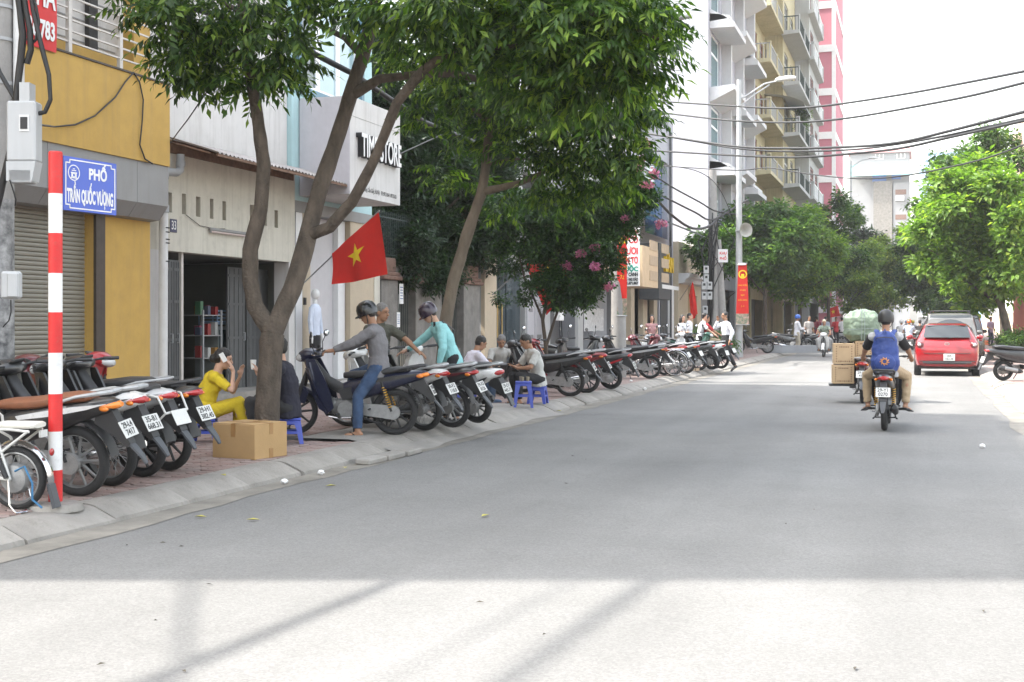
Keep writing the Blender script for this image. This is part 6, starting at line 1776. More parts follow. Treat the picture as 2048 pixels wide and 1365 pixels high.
def fuse(name, mb, mat, parent, voxel=.012, smooth=3, fold=0.0, fscale=.07):
 me = bpy.data.meshes.new(name)
 me.from_pydata(mb.v, [], mb.f)
 bm = bmesh.new(); bm.from_mesh(me); bmesh.ops.recalc_face_normals(bm, faces=bm.faces); bm.to_mesh(me); bm.free()
 tmp = bpy.data.objects.new('tmp', me)
 COL.objects.link(tmp)
 m = tmp.modifiers.new('r', 'REMESH'); m.mode = 'VOXEL'; m.voxel_size = voxel; m.use_smooth_shade = True
 if smooth:
  m = tmp.modifiers.new('s', 'SMOOTH'); m.factor = .5; m.iterations = smooth
 if fold:
  m = tmp.modifiers.new('d', 'DISPLACE'); m.texture = cloud(fscale); m.strength = fold; m.mid_level = .5; m.texture_coords = 'LOCAL'
 dg = bpy.context.evaluated_depsgraph_get()
 out = bpy.data.meshes.new_from_object(tmp.evaluated_get(dg))
 out.name = name
 bpy.data.objects.remove(tmp); bpy.data.meshes.remove(me)
 out.materials.clear()
 out.polygons.foreach_set('use_smooth', [True] * len(out.polygons))
 o = bpy.data.objects.new(name, out)
 COL.objects.link(o)
 o.parent = parent
 out.materials.append(mat)
 return o
def ik(S, W, a, b, hint):
 d = W - S; L = max(min(d.length, a + b - .004), abs(a - b) + .01); d.normalize()
 x = (a * a - b * b + L * L) / (2 * L); h = math.sqrt(max(a * a - x * x, 0))
 n = hint - d * hint.dot(d)
 n = n.normalized() if n.length > 1e-5 else d.orthogonal().normalized()
 return S + d * x + n * h, S + d * L
def spine_loft(b, cs, rs, right, grow=0.0, seg=18):
 cs = [Vector(c) for c in cs]
 rings = []
 for i, c in enumerate(cs):
  t = (cs[min(i + 1, len(cs) - 1)] - cs[max(i - 1, 0)]).normalized()
  r = (right[i] if isinstance(right, list) else right)
  r = (r - t * r.dot(t)).normalized(); f = t.cross(r).normalized()
  rings.append([c + r * math.cos(2 * PI * k / seg) * (rs[i][0] + grow) + f * math.sin(2 * PI * k / seg) * (rs[i][1] + grow) for k in range(seg)])
 b.loft(rings)
def frame_rot(fwd, up):
 y = fwd.normalized(); z = (up - y * up.dot(y)).normalized(); x = y.cross(z)
 return Matrix((x, y, z)).transposed().to_4x4()

def person(label, loc, rot, group=None, hip=.90, lean=(0, .02), bend=(0, .02), twist=0, head=(0, 0, 0), hands=None, feet=None, elbow=None, knee=None,
           shirt=None, sleeve='short', pants=None, pantlen=1.0, shoes=None, hair='short', hairm=None, skin='tan', helmet=None, female=False, voxel=.012,
           scale=1.0, collar=True, tuck=False, hand_open=.5, facedet=True, sandal=False, fold=.024):
 """hands / feet: targets in the person's own frame, x to the person's right, y forward, z up from the ground"""
 t = thing('person', label, 'person', loc, rot, group)
 t.scale = (scale,) * 3
 sk = SKIN[skin]
 V = Vector
 P = V((0, 0, hip))
 d1 = V((lean[0], lean[1], 1)).normalized(); d2 = V((bend[0], bend[1], 1)).normalized()
 w0 = P + d1 * .12; C = P + d1 * .26; U = C + d2 * .16; N = U + d2 * .09
 rp = V((1, 0, 0)); rs_ = V((math.cos(twist), math.sin(twist), 0))
 hw = .158 if female else .178
 sh = U + d2 * .025
 S = {s: sh + rs_ * s * hw - d2 * .01 for s in (-1, 1)}
 H = {s: P + rp * s * .085 - d1 * .02 for s in (-1, 1)}
 nod, yaw, tiltr = head
 fwd = V((-math.sin(twist + yaw), math.cos(twist + yaw), 0))
 up0 = (d2 * .5 + V((0, 0, 1)) * .5).normalized()
 hf = (fwd * math.cos(nod) + V((0, 0, -1)) * math.sin(nod)).normalized()
 hup = (V((0, 0, 1)) * math.cos(nod) + fwd * math.sin(nod)).normalized()
 neck_top = N + (up0 * .6 + hup * .4).normalized() * .075
 HC = neck_top + hup * .085 + hf * .022
 HR = frame_rot(hf, hup) @ Matrix.Rotation(tiltr, 4, 'Y')
 hands = hands or {}; feet = feet or {}; elbow = elbow or {}; knee = knee or {}
 A, K = {}, {}
 for s in (-1, 1):
  W = V(hands.get(s, (s * .26, .03, hip - .08)))
  e, wv = ik(S[s], W, .27, .245, V(elbow.get(s, (s * .5, -1, -.3))))
  A[s] = (S[s], e, wv)
  F = V(feet.get(s, (s * .10, 0, .075)))
  k, an = ik(H[s], F, .415, .40, V(knee.get(s, (s * .12, 1, .1))))
  K[s] = (H[s], k, an)
 # ---- body, one continuous surface
 def torso(b, g=0.0, top=True, z0=0):
  ff = 1.0 if not female else .9
  spine = [P - d1 * .09, P, w0, C, U, sh + d2 * .02, N - d2 * .01]
  rads = [(.135, .105), (.158 if female else .150, .115), (.118 if female else .135, .095), (.148 * ff + .005, .112), (.155 * ff, .105), (.125, .085), (.062, .058)]
  r = [rp, rp, (rp + rs_).normalized(), rs_, rs_, rs_, rs_]
  if not top: spine, rads, r = spine[:-1], rads[:-1], r[:-1]
  spine_loft(b, spine[z0:], rads[z0:], r[z0:], g)
  for s in (-1, 1):
   b.capsule(sh + rs_ * s * .06 - d2 * .01, S[s], .062 + g, .058 + g, 10)
  if female: 
   f2 = d2.cross(rs_) * -1
   for s in (-1, 1): b.ell(C + rs_ * s * .07 + fwd * .07 + d2 * .05, (.058 + g, .055 + g, .06 + g))
 b = MB()
 torso(b)
 b.capsule(N - d2 * .03, neck_top + hup * .02, .056, .052, 10)
 b.ell(HC + hup * .03, (.074, .092, .092), HR)
 b.ell(HC - hup * .035 + hf * .018, (.060, .074, .085), HR)
 b.ell(HC - hup * .09 + hf * .055, (.034, .028, .026), HR)
 if facedet:
  b.capsule(HC + hf * .090 + hup * .018, HC + hf * .112 - hup * .022, .009, .015, 8)
  b.ell(HC + hf * .085 + hup * .036, (.055, .014, .012), HR)
  b.ell(HC + hf * .086 - hup * .058, (.024, .012, .012), HR)
  rr_ = hf.cross(hup)
  for s in (-1, 1): b.ell(HC + rr_ * s * .076 - hup * .004 - hf * .008, (.010, .020, .032), HR)
 fl = .82 if female else 1
 for s in (-1, 1):
  a0, a1, a2 = A[s]
  b.capsule(a0, a1, .048 * fl, .038 * fl, 10); b.capsule(a1, a2, .040 * fl, .026 * fl, 10)
  b.ell(a1.lerp(a2, .25), (.043 * fl,) * 3)
  # hand: palm, four bent fingers, thumb
  fd = (a2 - a1).normalized()
  hh = V(hands.get(('dir', s), fd)); hh = (V(hh)).normalized()
  side = hh.cross(V((0, 0, 1)))
  side = side.normalized() if side.length > .1 else V((1, 0, 0))
  pn = side.cross(hh).normalized()          # back of the hand
  if pn.z < 0: pn = -pn
  pc = a2 + hh * .055
  R_ = frame_rot(hh, pn)
  b.ell(pc, (.040, .052, .017), R_)
  b.capsule(a2, pc, .026, .026, 8)
  inner = -s
  for q in range(4):
   base = pc + side * (.028 - .0185 * q) * 1.0 + hh * (.040 - .004 * abs(q - 1.4))
   ln = (.036, .042, .039, .030)[q]
   cv = hand_open
   m1 = base + (hh * (1 - .25 * cv) - pn * .55 * cv).normalized() * ln
   m2 = m1 + (hh * (1 - .9 * cv) - pn * 1.0 * cv).normalized() * ln * .85
   b.capsule(base, m1, .0095, .009, 6, 2); b.capsule(m1, m2, .009, .0075, 6, 2)
  tb = pc + side * inner * .03 - hh * .02
  t1 = tb + (side * inner * .8 + hh * .6 - pn * .3).normalized() * .038
  b.capsule(tb, t1, .013, .0105, 6, 2); b.capsule(t1, t1 + (hh - pn * .4).normalized() * .03, .0105, .008, 6, 2)
  h0, k0, an = K[s]
  b.capsule(h0, k0, .082, .054, 12); b.capsule(k0, an, .053, .036, 10)
  cf = (k0 - an).normalized()
  bk = V((0, -1, 0)); bk = (bk - cf * bk.dot(cf)).normalized()
  b.ell(k0.lerp(an, .3) + bk * .018, (.048, .048, .09), frame_rot(bk, cf))
  fdv = V(feet.get(('dir', s), (s * .12, 1, 0))).normalized()
  b.capsule(an, an - V((0, 0, .035)) - fdv * .02, .036, .032, 8)
  ft = an - V((0, 0, .045))
  b.capsule(ft - fdv * .035, ft + fdv * .13 - V((0, 0, .008)), .032, .022, 10)
  b.ell(ft + fdv * .10 - V((0, 0, .008)), (.042, .06, .02), frame_rot(fdv, V((0, 0, 1))))
 bd = fuse('body', b, sk, t, voxel if voxel < .013 else voxel * .9, 2)
 # ---- clothes
 if shirt is not None:
  b = MB()
  torso(b, .013, True, 0 if not tuck else 1)
  if not tuck:
   spine_loft(b, [P - d1 * .13, P - d1 * .02, w0], [(.172, .135), (.168, .132), (.150, .112)], rp, .004)
  if collar:
   b.lathe([(.068, -.018), (.066, .014), (.060, .02)], 14, Matrix.Translation(N + d2 * .0) @ frame_rot(fwd, d2))
  for s in (-1, 1):
   a0, a1, a2 = A[s]
   if sleeve == 'long':
    b.capsule(a0, a1, .068 * fl, .056 * fl, 10); b.tube([a1, a1.lerp(a2, .5), a1.lerp(a2, .93)], [.056 * fl, .048 * fl, .038 * fl], 12)
    b.ell(a1, (.057 * fl,) * 3)
   elif sleeve == 'rolled':
    b.capsule(a0, a1, .068 * fl, .056 * fl, 10); b.tube([a1, a1.lerp(a2, .22)], [.056 * fl, .052 * fl], 12)
   elif sleeve == 'short':
    b.tube([a0, a0.lerp(a1, .45), a0.lerp(a1, .82)], [.066 * fl, .064 * fl, .064 * fl], 12); b.ell(a0, (.066 * fl,) * 3)
  fuse('shirt', b, shirt, t, voxel, 3, fold)
 if pants is not None:
  b = MB()
  spine_loft(b, [P - d1 * .11, P, P + d1 * (.09 if not tuck else .13)], [(.130, .105), (.153, .118), (.140 if not female else .125, .102)], rp, .011)
  for s in (-1, 1):
   h0, k0, an = K[s]
   b.capsule(h0, k0, .098, .070, 12)
   if pantlen > .55:
    e = k0.lerp(an, (pantlen - .5) * 2 * .95)
    b.tube([k0, k0.lerp(e, .5), e], [.070, .064, .058 if not female else .05], 12); b.ell(k0, (.071,) * 3)
  fuse('trousers', b, pants, t, voxel, 3, fold * .9)
 for s in (-1, 1):
  h0, k0, an = K[s]
  fdv = V(feet.get(('dir', s), (s * .12, 1, 0))).normalized()
  ft = an - V((0, 0, .048))
  if shoes is not None:
   b = MB()
   if sandal:
    b.box(ft + fdv * .05 - V((0, 0, .022)), (.09, .26, .018), frame_rot(fdv, V((0, 0, 1))), .008)
    b.tube([ft + fdv * .02 + fdv.cross(V((0, 0, 1))) * .045 - V((0, 0, .02)), ft + fdv * .09 + V((0, 0, .025)), ft + fdv * .02 - fdv.cross(V((0, 0, 1))) * .045 - V((0, 0, .02))], .008, 6)
    o_ = obj('sandal', b, shoes, t)
   else:
    b.capsule(ft - fdv * .04, ft + fdv * .12 - V((0, 0, .004)), .042, .034, 10); b.ell(ft + fdv * .10 - V((0, 0, .006)), (.05, .075, .03), frame_rot(fdv, V((0, 0, 1)))); b.tube([an + V((0, 0, .0)), ft], [.044, .044], 10)
    b.box(ft + fdv * .045 - V((0, 0, .028)), (.09, .25, .016), frame_rot(fdv, V((0, 0, 1))), .007)
    fuse('shoe', b, shoes, t, max(voxel * .8, .009), 1)
 # ---- head dress
 rr_ = hf.cross(hup)
 if helmet is not None:
  hm = MB(); hmt = Matrix.Translation(HC + hup * .028 - hf * .004) @ HR
  prof = [(.115, -.05), (.121, 0), (.116, .05), (.095, .095), (.06, .122), (.02, .132), (.001, .133)]
  hm.lathe(prof + [(.001, .118), (.09, .085), (.105, .0), (.105, -.05)], 24, hmt @ Matrix.Diagonal((.93, 1.08, 1, 1)))
  ho = obj('helmet', hm, helmet, t, smooth=60)
  b = MB(); b.loft([[hmt @ V((x, .118 - x * x * 3 + o_, -.018 + zz)) for x in (-.08, -.04, 0, .04, .08)] + [hmt @ V((x, .118 - x * x * 3 + o_, -.026 + zz)) for x in (.08, .04, 0, -.04, -.08)] for o_, zz in ((0, 0), (.05, -.012))])
  obj('visor', b, helmet, ho, smooth=40)
  b = MB()
  for s in (-1, 1): b.tube([HC + rr_ * s * .088 + hup * .0, HC + rr_ * s * .075 - hup * .07 + hf * .01, HC + rr_ * s * .012 - hup * .125 + hf * .035], .006, 6)
  obj('chin_strap', b, m_bplast, ho)
 if hair:
  hm_ = hairm or m_hair
  b = MB()
  if helmet is None:
   b.ell(HC + hup * .047 - hf * .014, (.083, .098, .090), HR)
   b.ell(HC + hup * .01 - hf * .045, (.078, .062, .085), HR)
  else:
   b.ell(HC + hup * .0 - hf * .045, (.076, .055, .075), HR)
  if hair == 'bun':
   b.ell(HC - hup * .02 - hf * .112, (.058, .05, .055), HR); b.ell(HC + hup * .02 - hf * .05, (.085, .075, .095), HR)
  if hair == 'long':
   b.tube([HC - hf * .05, HC - hf * .075 - hup * .12, HC - hf * .07 - hup * .28], [.085, .08, .04], 12)
   for s in (-1, 1): b.tube([HC + rr_ * s * .07 + hup * .03, HC + rr_ * s * .078 - hup * .08, HC + rr_ * s * .08 - hup * .2 - hf * .01], [.03, .028, .012], 8)
  fuse('hair', b, hm_, t, max(.008, voxel * .75), 2, .012, .03)
 if facedet:
  for s in (-1, 1):
   b = MB(); b.ell(HC + hf * .088 + rr_ * s * .031 + hup * .016, (.011, .006, .005), HR, 8, 5)
   obj('eye', b, m_eye, t)
   b = MB(); b.ell(HC + hf * .093 + rr_ * s * .031 + hup * .037, (.019, .006, .0035), HR, 8, 5)
   obj('eyebrow', b, m_hair, t)
  b = MB(); b.ell(HC + hf * .096 - hup * .058, (.021, .006, .006), HR, 8, 5)
  obj('mouth', b, m_lip, t)
 t['_j'] = 0
 del t['_j']
 return t, dict(P=P, N=N, HC=HC, hf=hf, hup=hup, A=A, K=K, S=S, rr=rr_, d2=d2, rs=rs_, C=C)
def rotv(v):               # heading whose forward direction is v
 return math.atan2(-v[0], v[1])
def place(o, J, key, s=None): pass

# ------------------------------------------------------------------ stools
m_stool = M('blue_plastic', (.055, .085, .42), .4, var=.06, spot=.06)
def stool(label, loc, rot, h=.28, w=.27):
 t = thing('stool', label, 'stool', loc, rot, 'blue plastic stools on the pavement')
 cpart('seat', ('stseat', h, w), lambda b: (b.box((0, 0, h - .014), (w, w, .028), None, .012), b.box((0, 0, h - .05), (w * .96, w * .96, .05), None, .012)), m_stool, t, 40)
 for sx in (-1, 1):
  for sy in (-1, 1):
   cpart('leg', ('stleg', h, w, sx, sy), lambda b: b.loft([[(sx * (w * .5 + e - dx), sy * (w * .5 + e - dy), z) for dx, dy in ((0, 0), (tk, 0), (tk, .018), (.018, .018), (.018, tk), (0, tk))] for z, e, tk in ((0, .025, .045), (h * .55, .006, .06), (h - .03, -.008, .085))]), m_stool, t, 0)
 cpart('rail', ('strail', h, w), lambda b: [b.box((s * w * .5, 0, h * .45), (.012, w * .92, .03)) for s in (-1, 1)] + [b.box((0, s * w * .5, h * .45), (w * .92, .012, .03)) for s in (-1, 1)], m_stool, t, 0)
 return t
def world(t, p):
 return Vector(t.location) + Matrix.Rotation(t.rotation_euler.z, 3, 'Z') @ Vector(p)
RIGHT = rotv(RV)           # facing the right of the picture
LEFT = rotv(-RV)
AWAY = rotv(FV)
TOWARD = rotv(-FV)
def mixdir(r, f): return rotv(RV * r + FV * f)
NEAR = .0105

# ---- woman in yellow with a telephone
q = gp(410, 885, PZ)
stool('blue plastic stool under the woman in yellow', tuple(q), mixdir(1, .1), .27)
yel = cloth('yellow', (.60, .44, .02))
wl = Vector(tuple(q))
w_, J = person('woman in mustard yellow top and trousers sitting cross legged talking on a phone', tuple(wl), mixdir(1, .12), hip=.36, scale=.96, lean=(0, .16), bend=(0, .5), head=(.25, 0, 0),
 hands={1: (.10, .34, .84), -1: (-.10, .40, .78), ('dir', 1): (-.1, -.35, 1), ('dir', -1): (.2, .2, 1)}, elbow={1: (.5, .4, -1), -1: (-.4, .5, -1)},
 feet={1: (.06, .50, .08), -1: (-.10, .34, .075)}, knee={1: (.0, .6, 1), -1: (-.2, 1, .7)}, shirt=yel, sleeve='short', pants=yel, pantlen=.82, shoes=m_bplast, sandal=True, hair='bun', skin='fair', female=True, voxel=NEAR, collar=False)
a2 = J['A'][1][2]
hp = world(w_, J['HC'] + J['rr'] * .097 + J['hf'] * .005 - J['hup'] * .02)
b = MB(); b.box((0, 0, 0), (.010, .055, .11), Matrix.Rotation(.5, 4, 'X'), .004)
tag(obj('phone', b, M('white_phone', (.75, .74, .73), .3), loc=hp, rot=w_.rotation_euler.z), 'white mobile phone held to the ear of the woman in yellow', 'phone')
# ---- man in dark shirt behind the trunk
q = gp(578, 887, PZ)
stool('blue plastic stool under the man in dark clothes', tuple(q), mixdir(1, .2), .29)
dkb = cloth('midnight', (.016, .016, .028))
m_, J = person('man in midnight dark shirt sitting half behind the tree trunk drinking', tuple(q), mixdir(-1, .05), hip=.42, lean=(0, .05), bend=(0, .32), head=(.05, 0, 0),
 hands={1: (.16, .40, .78), -1: (-.12, .40, .42), ('dir', 1): (0, .3, 1)}, elbow={1: (.6, -.2, -1)}, feet={1: (.16, .42, .08), -1: (-.14, .34, .08)}, knee={1: (.25, 1, .8), -1: (-.25, 1, .8)},
 shirt=dkb, sleeve='long', pants=cloth('charcoal', (.03, .03, .032)), shoes=M('shoe_grey', (.2, .2, .2), .7), hair='short', skin='fair', voxel=NEAR)
b = MB(); b.lathe([(.026, 0), (.034, .11), (.031, .11), (.024, .006)], 14)
tag(obj('paper_cup', b, m_wht, loc=world(m_, J['A'][1][2] + Vector((0, .05, .05)))), 'white paper cup in the hand of the man behind the tree', 'cup')
b = MB()
for s in (-1, 1): b.tube([J['HC'] + J['hf'] * .1 + J['rr'] * s * .012 + J['hup'] * .02, J['HC'] + J['hf'] * .098 + J['rr'] * s * .05 + J['hup'] * .025, J['HC'] + J['hf'] * .0 + J['rr'] * s * .082 + J['hup'] * .018], .003, 5)
obj('glasses', b, m_blk, m_)
# ---- rider on the dark blue bike (seat of that bike is at 0.78 m, in the bike's frame)
bz = riderA_bike
rb_ = bz.rotation_euler.z
base = Vector(bz.location)
fw_ = Matrix.Rotation(rb_, 3, 'Z') @ Vector((0, 1, 0))
rd, J = person('rider in grey shirt, jeans and black helmet astride the dark blue motorbike', tuple(base + fw_ * .20), rb_, hip=.83, lean=(0, .02), bend=(0, .28), head=(.35, .0, 0),
 hands={-1: (-.30, .60, .98), 1: (.30, .60, .98), ('dir', -1): (0, 1, -.1), ('dir', 1): (0, 1, -.1)}, elbow={-1: (-.8, -.4, -.5), 1: (.8, -.4, -.5)}, feet={-1: (-.27, .20, .08), 1: (.25, .34, .32)}, knee={-1: (-.4, 1, .3), 1: (.4, 1, .3)},
 shirt=cloth('grey_shirt', (.17, .165, .175)), sleeve='long', pants=cloth('jeans', (.035, .065, .13), var=.25), shoes=m_bplast, sandal=True, hair='short', skin='tan', helmet=m_helmet, voxel=NEAR, hand_open=.9)
# ---- older man in olive, arm on the bike seat
q = gp(768, 856, PZ)
om, J = person('older man in olive polo shirt leaning his hand on a motorbike seat', tuple(q + FV * .75 - RV * .16), mixdir(.45, -.9), hip=.84, lean=(.0, .10), bend=(.0, .22), twist=.2, head=(.12, .35, 0),
 hands={-1: (-.52, .42, .90), 1: (.16, .38, .88), ('dir', -1): (-.6, .7, -.5)}, elbow={-1: (-1, -.2, .4), 1: (.6, -.6, -.6)}, feet={1: (.14, -.06, .075), -1: (-.12, .08, .075)},
 shirt=cloth('olive', (.075, .075, .058)), sleeve='short', pants=cloth('black_trousers', (.018, .018, .02)), shoes=m_bplast, hairm=m_hairg, skin='tan', voxel=NEAR)
# ---- man in turquoise shirt bending over
q = gp(880, 858, PZ)
m_turq = cloth('turquoise', (.27, .56, .58))
tm, J = person('man in turquoise shirt and dark helmet bending over the motorbikes', tuple(q + FV * .9 + RV * .10), mixdir(-.95, -.25), hip=.90, lean=(0, .34), bend=(0, .62), head=(.55, 0, 0),
 hands={1: (.30, .56, .98), -1: (-.22, .22, .80), ('dir', 1): (0, 1, -.3), ('dir', -1): (0, .2, -1)}, elbow={1: (.8, .2, -.6), -1: (-.8, -.5, 0)}, feet={1: (.12, .05, .075), -1: (-.12, -.05, .075)},
 shirt=m_turq, sleeve='long', pants=cloth('black_jeans', (.02, .02, .024)), shoes=m_bplast, hair='short', skin='fair', helmet=M('violet_black_helmet', (.03, .018, .035), .2, coat=.35, var=.2), voxel=NEAR)
b = MB()
f_ = J['hf']
pts = [J['S'][-1] * .55 + J['N'] * .45 + Vector((0, .06, .05)), J['C'] + Vector((0, .135, .02)), J['P'] + Vector((.17, .10, .05)), J['P'] + Vector((.16, -.08, .05)), J['C'] + Vector((0, -.12, .12)), J['S'][-1] * .55 + J['N'] * .45 + Vector((0, -.05, .06))]
b.tube(wig(pts, 0, 3), .016, 6, flat=.4); obj('bag_strap', b, m_blk, tm)
# ---- three men round the stool table
t1 = gp(1047, 815, PZ); t2 = gp(1062, 800, PZ)
stool('blue stool used as a tea table between the seated men', tuple(t1), .3, .42, .27)
qa = gp(985, 808, PZ); qb = gp(1000, 792, PZ); qc = gp(1076, 808, PZ)
stool('blue stool under the man in the lilac white shirt', tuple(qa + FV * .25 - RV * .44), .2, .27)
stool('blue stool under the grey haired man', tuple(qb + FV * .9 - RV * .05), .5, .27)
stool('blue stool under the man looking at his phone', tuple(qc + FV * .1), .1, .29)
s1, J = person('man in lilac white shirt with shoulder strap sitting with back turned', tuple(qa + FV * .25 - RV * .44), mixdir(.75, .35), hip=.40, lean=(0, .22), bend=(0, .55), head=(.45, 0, 0),
 hands={1: (.15, .46, .52), -1: (-.1, .48, .52)}, elbow={1: (.9, -.1, -.4), -1: (-.9, -.1, -.4)}, feet={1: (.16, .40, .075), -1: (-.14, .44, .075)}, knee={1: (.3, 1, .8), -1: (-.3, 1, .8)},
 shirt=cloth('lilac_white', (.60, .58, .66)), sleeve='short', pants=cloth('jeans_blue', (.045, .075, .13), var=.25), shoes=M('blue_canvas', (.06, .10, .17), .8), skin='tan', voxel=.0125, hairm=m_hair)
b = MB(); b.tube(wig([J['N'] + Vector((.06, .05, 0)), J['N'] + Vector((.07, -.05, -.02)), J['C'] + Vector((-.04, -.14, .02)), J['P'] + Vector((-.16, -.06, .06))], 0, 3), .012, 6); obj('bag_strap', b, m_blk, s1)
s2, J = person('grey haired man in pale grey shirt sitting bent forward', tuple(qb + FV * .9 - RV * .05), mixdir(.35, -.85), hip=.40, lean=(0, .2), bend=(0, .5), head=(.6, -.3, 0),
 hands={1: (.12, .42, .5), -1: (-.12, .42, .5)}, elbow={1: (.9, -.1, -.4), -1: (-.9, -.1, -.4)}, feet={1: (.16, .36, .075), -1: (-.16, .36, .075)}, knee={1: (.3, 1, .8), -1: (-.3, 1, .8)},
 shirt=cloth('pale_grey', (.40, .39, .37)), sleeve='short', pants=cloth('black_trousers', (.018, .018, .02)), shoes=m_bplast, skin='tan', voxel=.0125, hairm=m_hairg)
s3, J = person('man in grey polo sitting on a blue stool looking down at his phone', tuple(qc + FV * .1), mixdir(-.9, -.35), hip=.42, lean=(0, .14), bend=(0, .42), head=(.5, .05, 0),
 hands={1: (.08, .40, .62), -1: (-.08, .40, .60), ('dir', 1): (-.3, .8, .5), ('dir', -1): (.3, .8, .5)}, elbow={1: (.9, -.2, -.6), -1: (-.9, -.2, -.6)}, feet={1: (.16, .34, .075), -1: (-.14, .40, .075)}, knee={1: (.25, 1, .8), -1: (-.25, 1, .8)},
 shirt=cloth('stone_grey', (.46, .46, .44)), sleeve='short', pants=cloth('black_trousers', (.018, .018, .02)), shoes=m_bplast, sandal=True, skin='tan', voxel=.0125)
b = MB(); b.box((0, 0, 0), (.07, .13, .01), Matrix.Rotation(.6, 4, 'X'), .003)
tag(obj('phone', b, m_blk, loc=world(s3, (0, .44, .66)), rot=s3.rotation_euler.z), 'dark mobile phone in the hands of the man in grey polo', 'phone')
for i, (dx, dy) in enumerate(((-.06, .05), (.05, .06), (.0, -.06), (.08, -.02))):
 b = MB(); b.lathe([(.022, 0), (.03, .07), (.027, .07), (.02, .005)], 12)
 o = obj('tea_glass', b, M('tea_glass', (.30, .26, .18), .1, var=.1, spec=.8), loc=t1 + Vector((dx, dy, .422)))
 tag(o, ('leftmost', 'farthest', 'nearest', 'rightmost')[i] + ' small tea glass on the blue stool table', 'glass', 'tea glasses on the stool table')
# ---- standing group in the far row
def simple(label, px, py, face, shirt, pants, **k):
 k.setdefault('voxel', .02); k.setdefault('facedet', False); k.setdefault('shoes', m_bplast)
 zg = k.pop('zg', PZ)
 q = gp(px, py, zg); k.setdefault('fold', .02)
 return person(label, tuple(q), face, shirt=shirt, pants=pants, **k)
m_ws = cloth('white_shirt', (.68, .68, .72)); m_bt = cloth('black_trousers', (.018, .018, .02))
simple('young woman with long hair in pink sleeveless dress holding a red bag', 1303, 728, mixdir(.1, -1), cloth('dusty_pink', (.40, .22, .22)), m_bt, sleeve='none', hair='long', female=True, skin='fair', scale=.95, collar=False, hands={1: (.12, .26, 1.05), -1: (-.10, .24, 1.0)}, voxel=.015, facedet=True)
simple('young woman in white shirt, nearest left of the chatting group', 1364, 728, mixdir(.6, -.8), m_ws, m_bt, sleeve='short', hair='long', female=True, skin='fair', scale=.95, voxel=.016, facedet=True, hands={1: (.1, .3, 1.1)})
simple('young man behind in white shirt, middle of the chatting group', 1378, 722, mixdir(.9, -.4), m_ws, m_bt, sleeve='short', skin='fair', voxel=.018, facedet=True)
simple('young man in white shirt leaning forward in the chatting group', 1400, 728, mixdir(.95, -.2), m_ws, m_bt, sleeve='short', skin='fair', lean=(0, .2), bend=(0, .3), hands={1: (.2, .5, .95), -1: (-.2, .5, .95)}, voxel=.018)
simple('man in dark red shirt sitting sideways on a motorbike seat', 1412, 728, mixdir(1, .1), cloth('brick_red', (.33, .025, .03)), cloth('khaki', (.40, .33, .22)), sleeve='short', skin='tan', hip=.82, feet={1: (.12, .42, .35), -1: (-.1, .36, .3)}, pantlen=.55, hands={1: (.2, .5, .9), -1: (-.2, .4, .9)}, voxel=.016)
simple('walking man in white shirt and black trousers holding a phone to his face', 1452, 739, mixdir(-.9, -.25), m_ws, m_bt, sleeve='long', skin='tan', tuck=True, feet={1: (.1, .30, .09), -1: (-.1, -.24, .11), ('dir', -1): (0, .8, -.6)}, hands={1: (.08, .22, 1.42), -1: (-.26, .0, .85), ('dir', 1): (-.3, .2, 1)}, elbow={1: (.6, .2, -1)}, voxel=.013, facedet=True, hip=.88)
simple('man in blue helmet and white shirt reading his phone under the far left trees', 1594, 706, mixdir(1, .1), m_ws, cloth('beige_trousers', (.36, .32, .25)), sleeve='long', helmet=M('blue_helmet', (.02, .10, .42), .2, coat=.6), hands={1: (.1, .32, 1.1), -1: (-.1, .32, 1.08)}, voxel=.02)
for i, (px, py, col, nm, lb, fc) in enumerate(((1618, 700, (.30, .28, .27), 'taupe', 'person in taupe shirt standing behind the blue helmet man', (.2, -1)), (1634, 698, (.10, .012, .02), 'wine', 'person in wine dark dress standing far left', (-.3, 1)), (1651, 694, (.36, .40, .48), 'slate', 'person in slate blue shirt far left', (.6, .6)), (1672, 690, (.5, .04, .05), 'scarlet', 'small far person in scarlet shirt', (0, -1)), (1684, 690, (.66, .66, .68), 'bright_white', 'small far person in bright white shirt', (-.2, 1)))):
 simple(lb, px, py, mixdir(*fc), cloth(nm, col), m_bt, sleeve='short', voxel=.024, group='people standing under the far left trees')
simple('person in navy uniform standing on the sunlit right pavement', 1981, 692, mixdir(.3, -.8), cloth('lavender_uniform', (.28, .22, .30)), cloth('navy_trousers', (.03, .035, .07)), voxel=.022, hands={1: (.2, .25, 1.0)})
for i, (px, col, lb) in enumerate(((2032, (.25, .18, .35), 'far person in violet shirt at the right edge'), (2042, (.62, .60, .58), 'far person in white shirt at the right edge'))):
 simple(lb, px, 683, mixdir(.2, -1), cloth('far_' + str(i), col), cloth('tan_legs', (.45, .33, .25)), voxel=.024, group='people far along the right pavement')
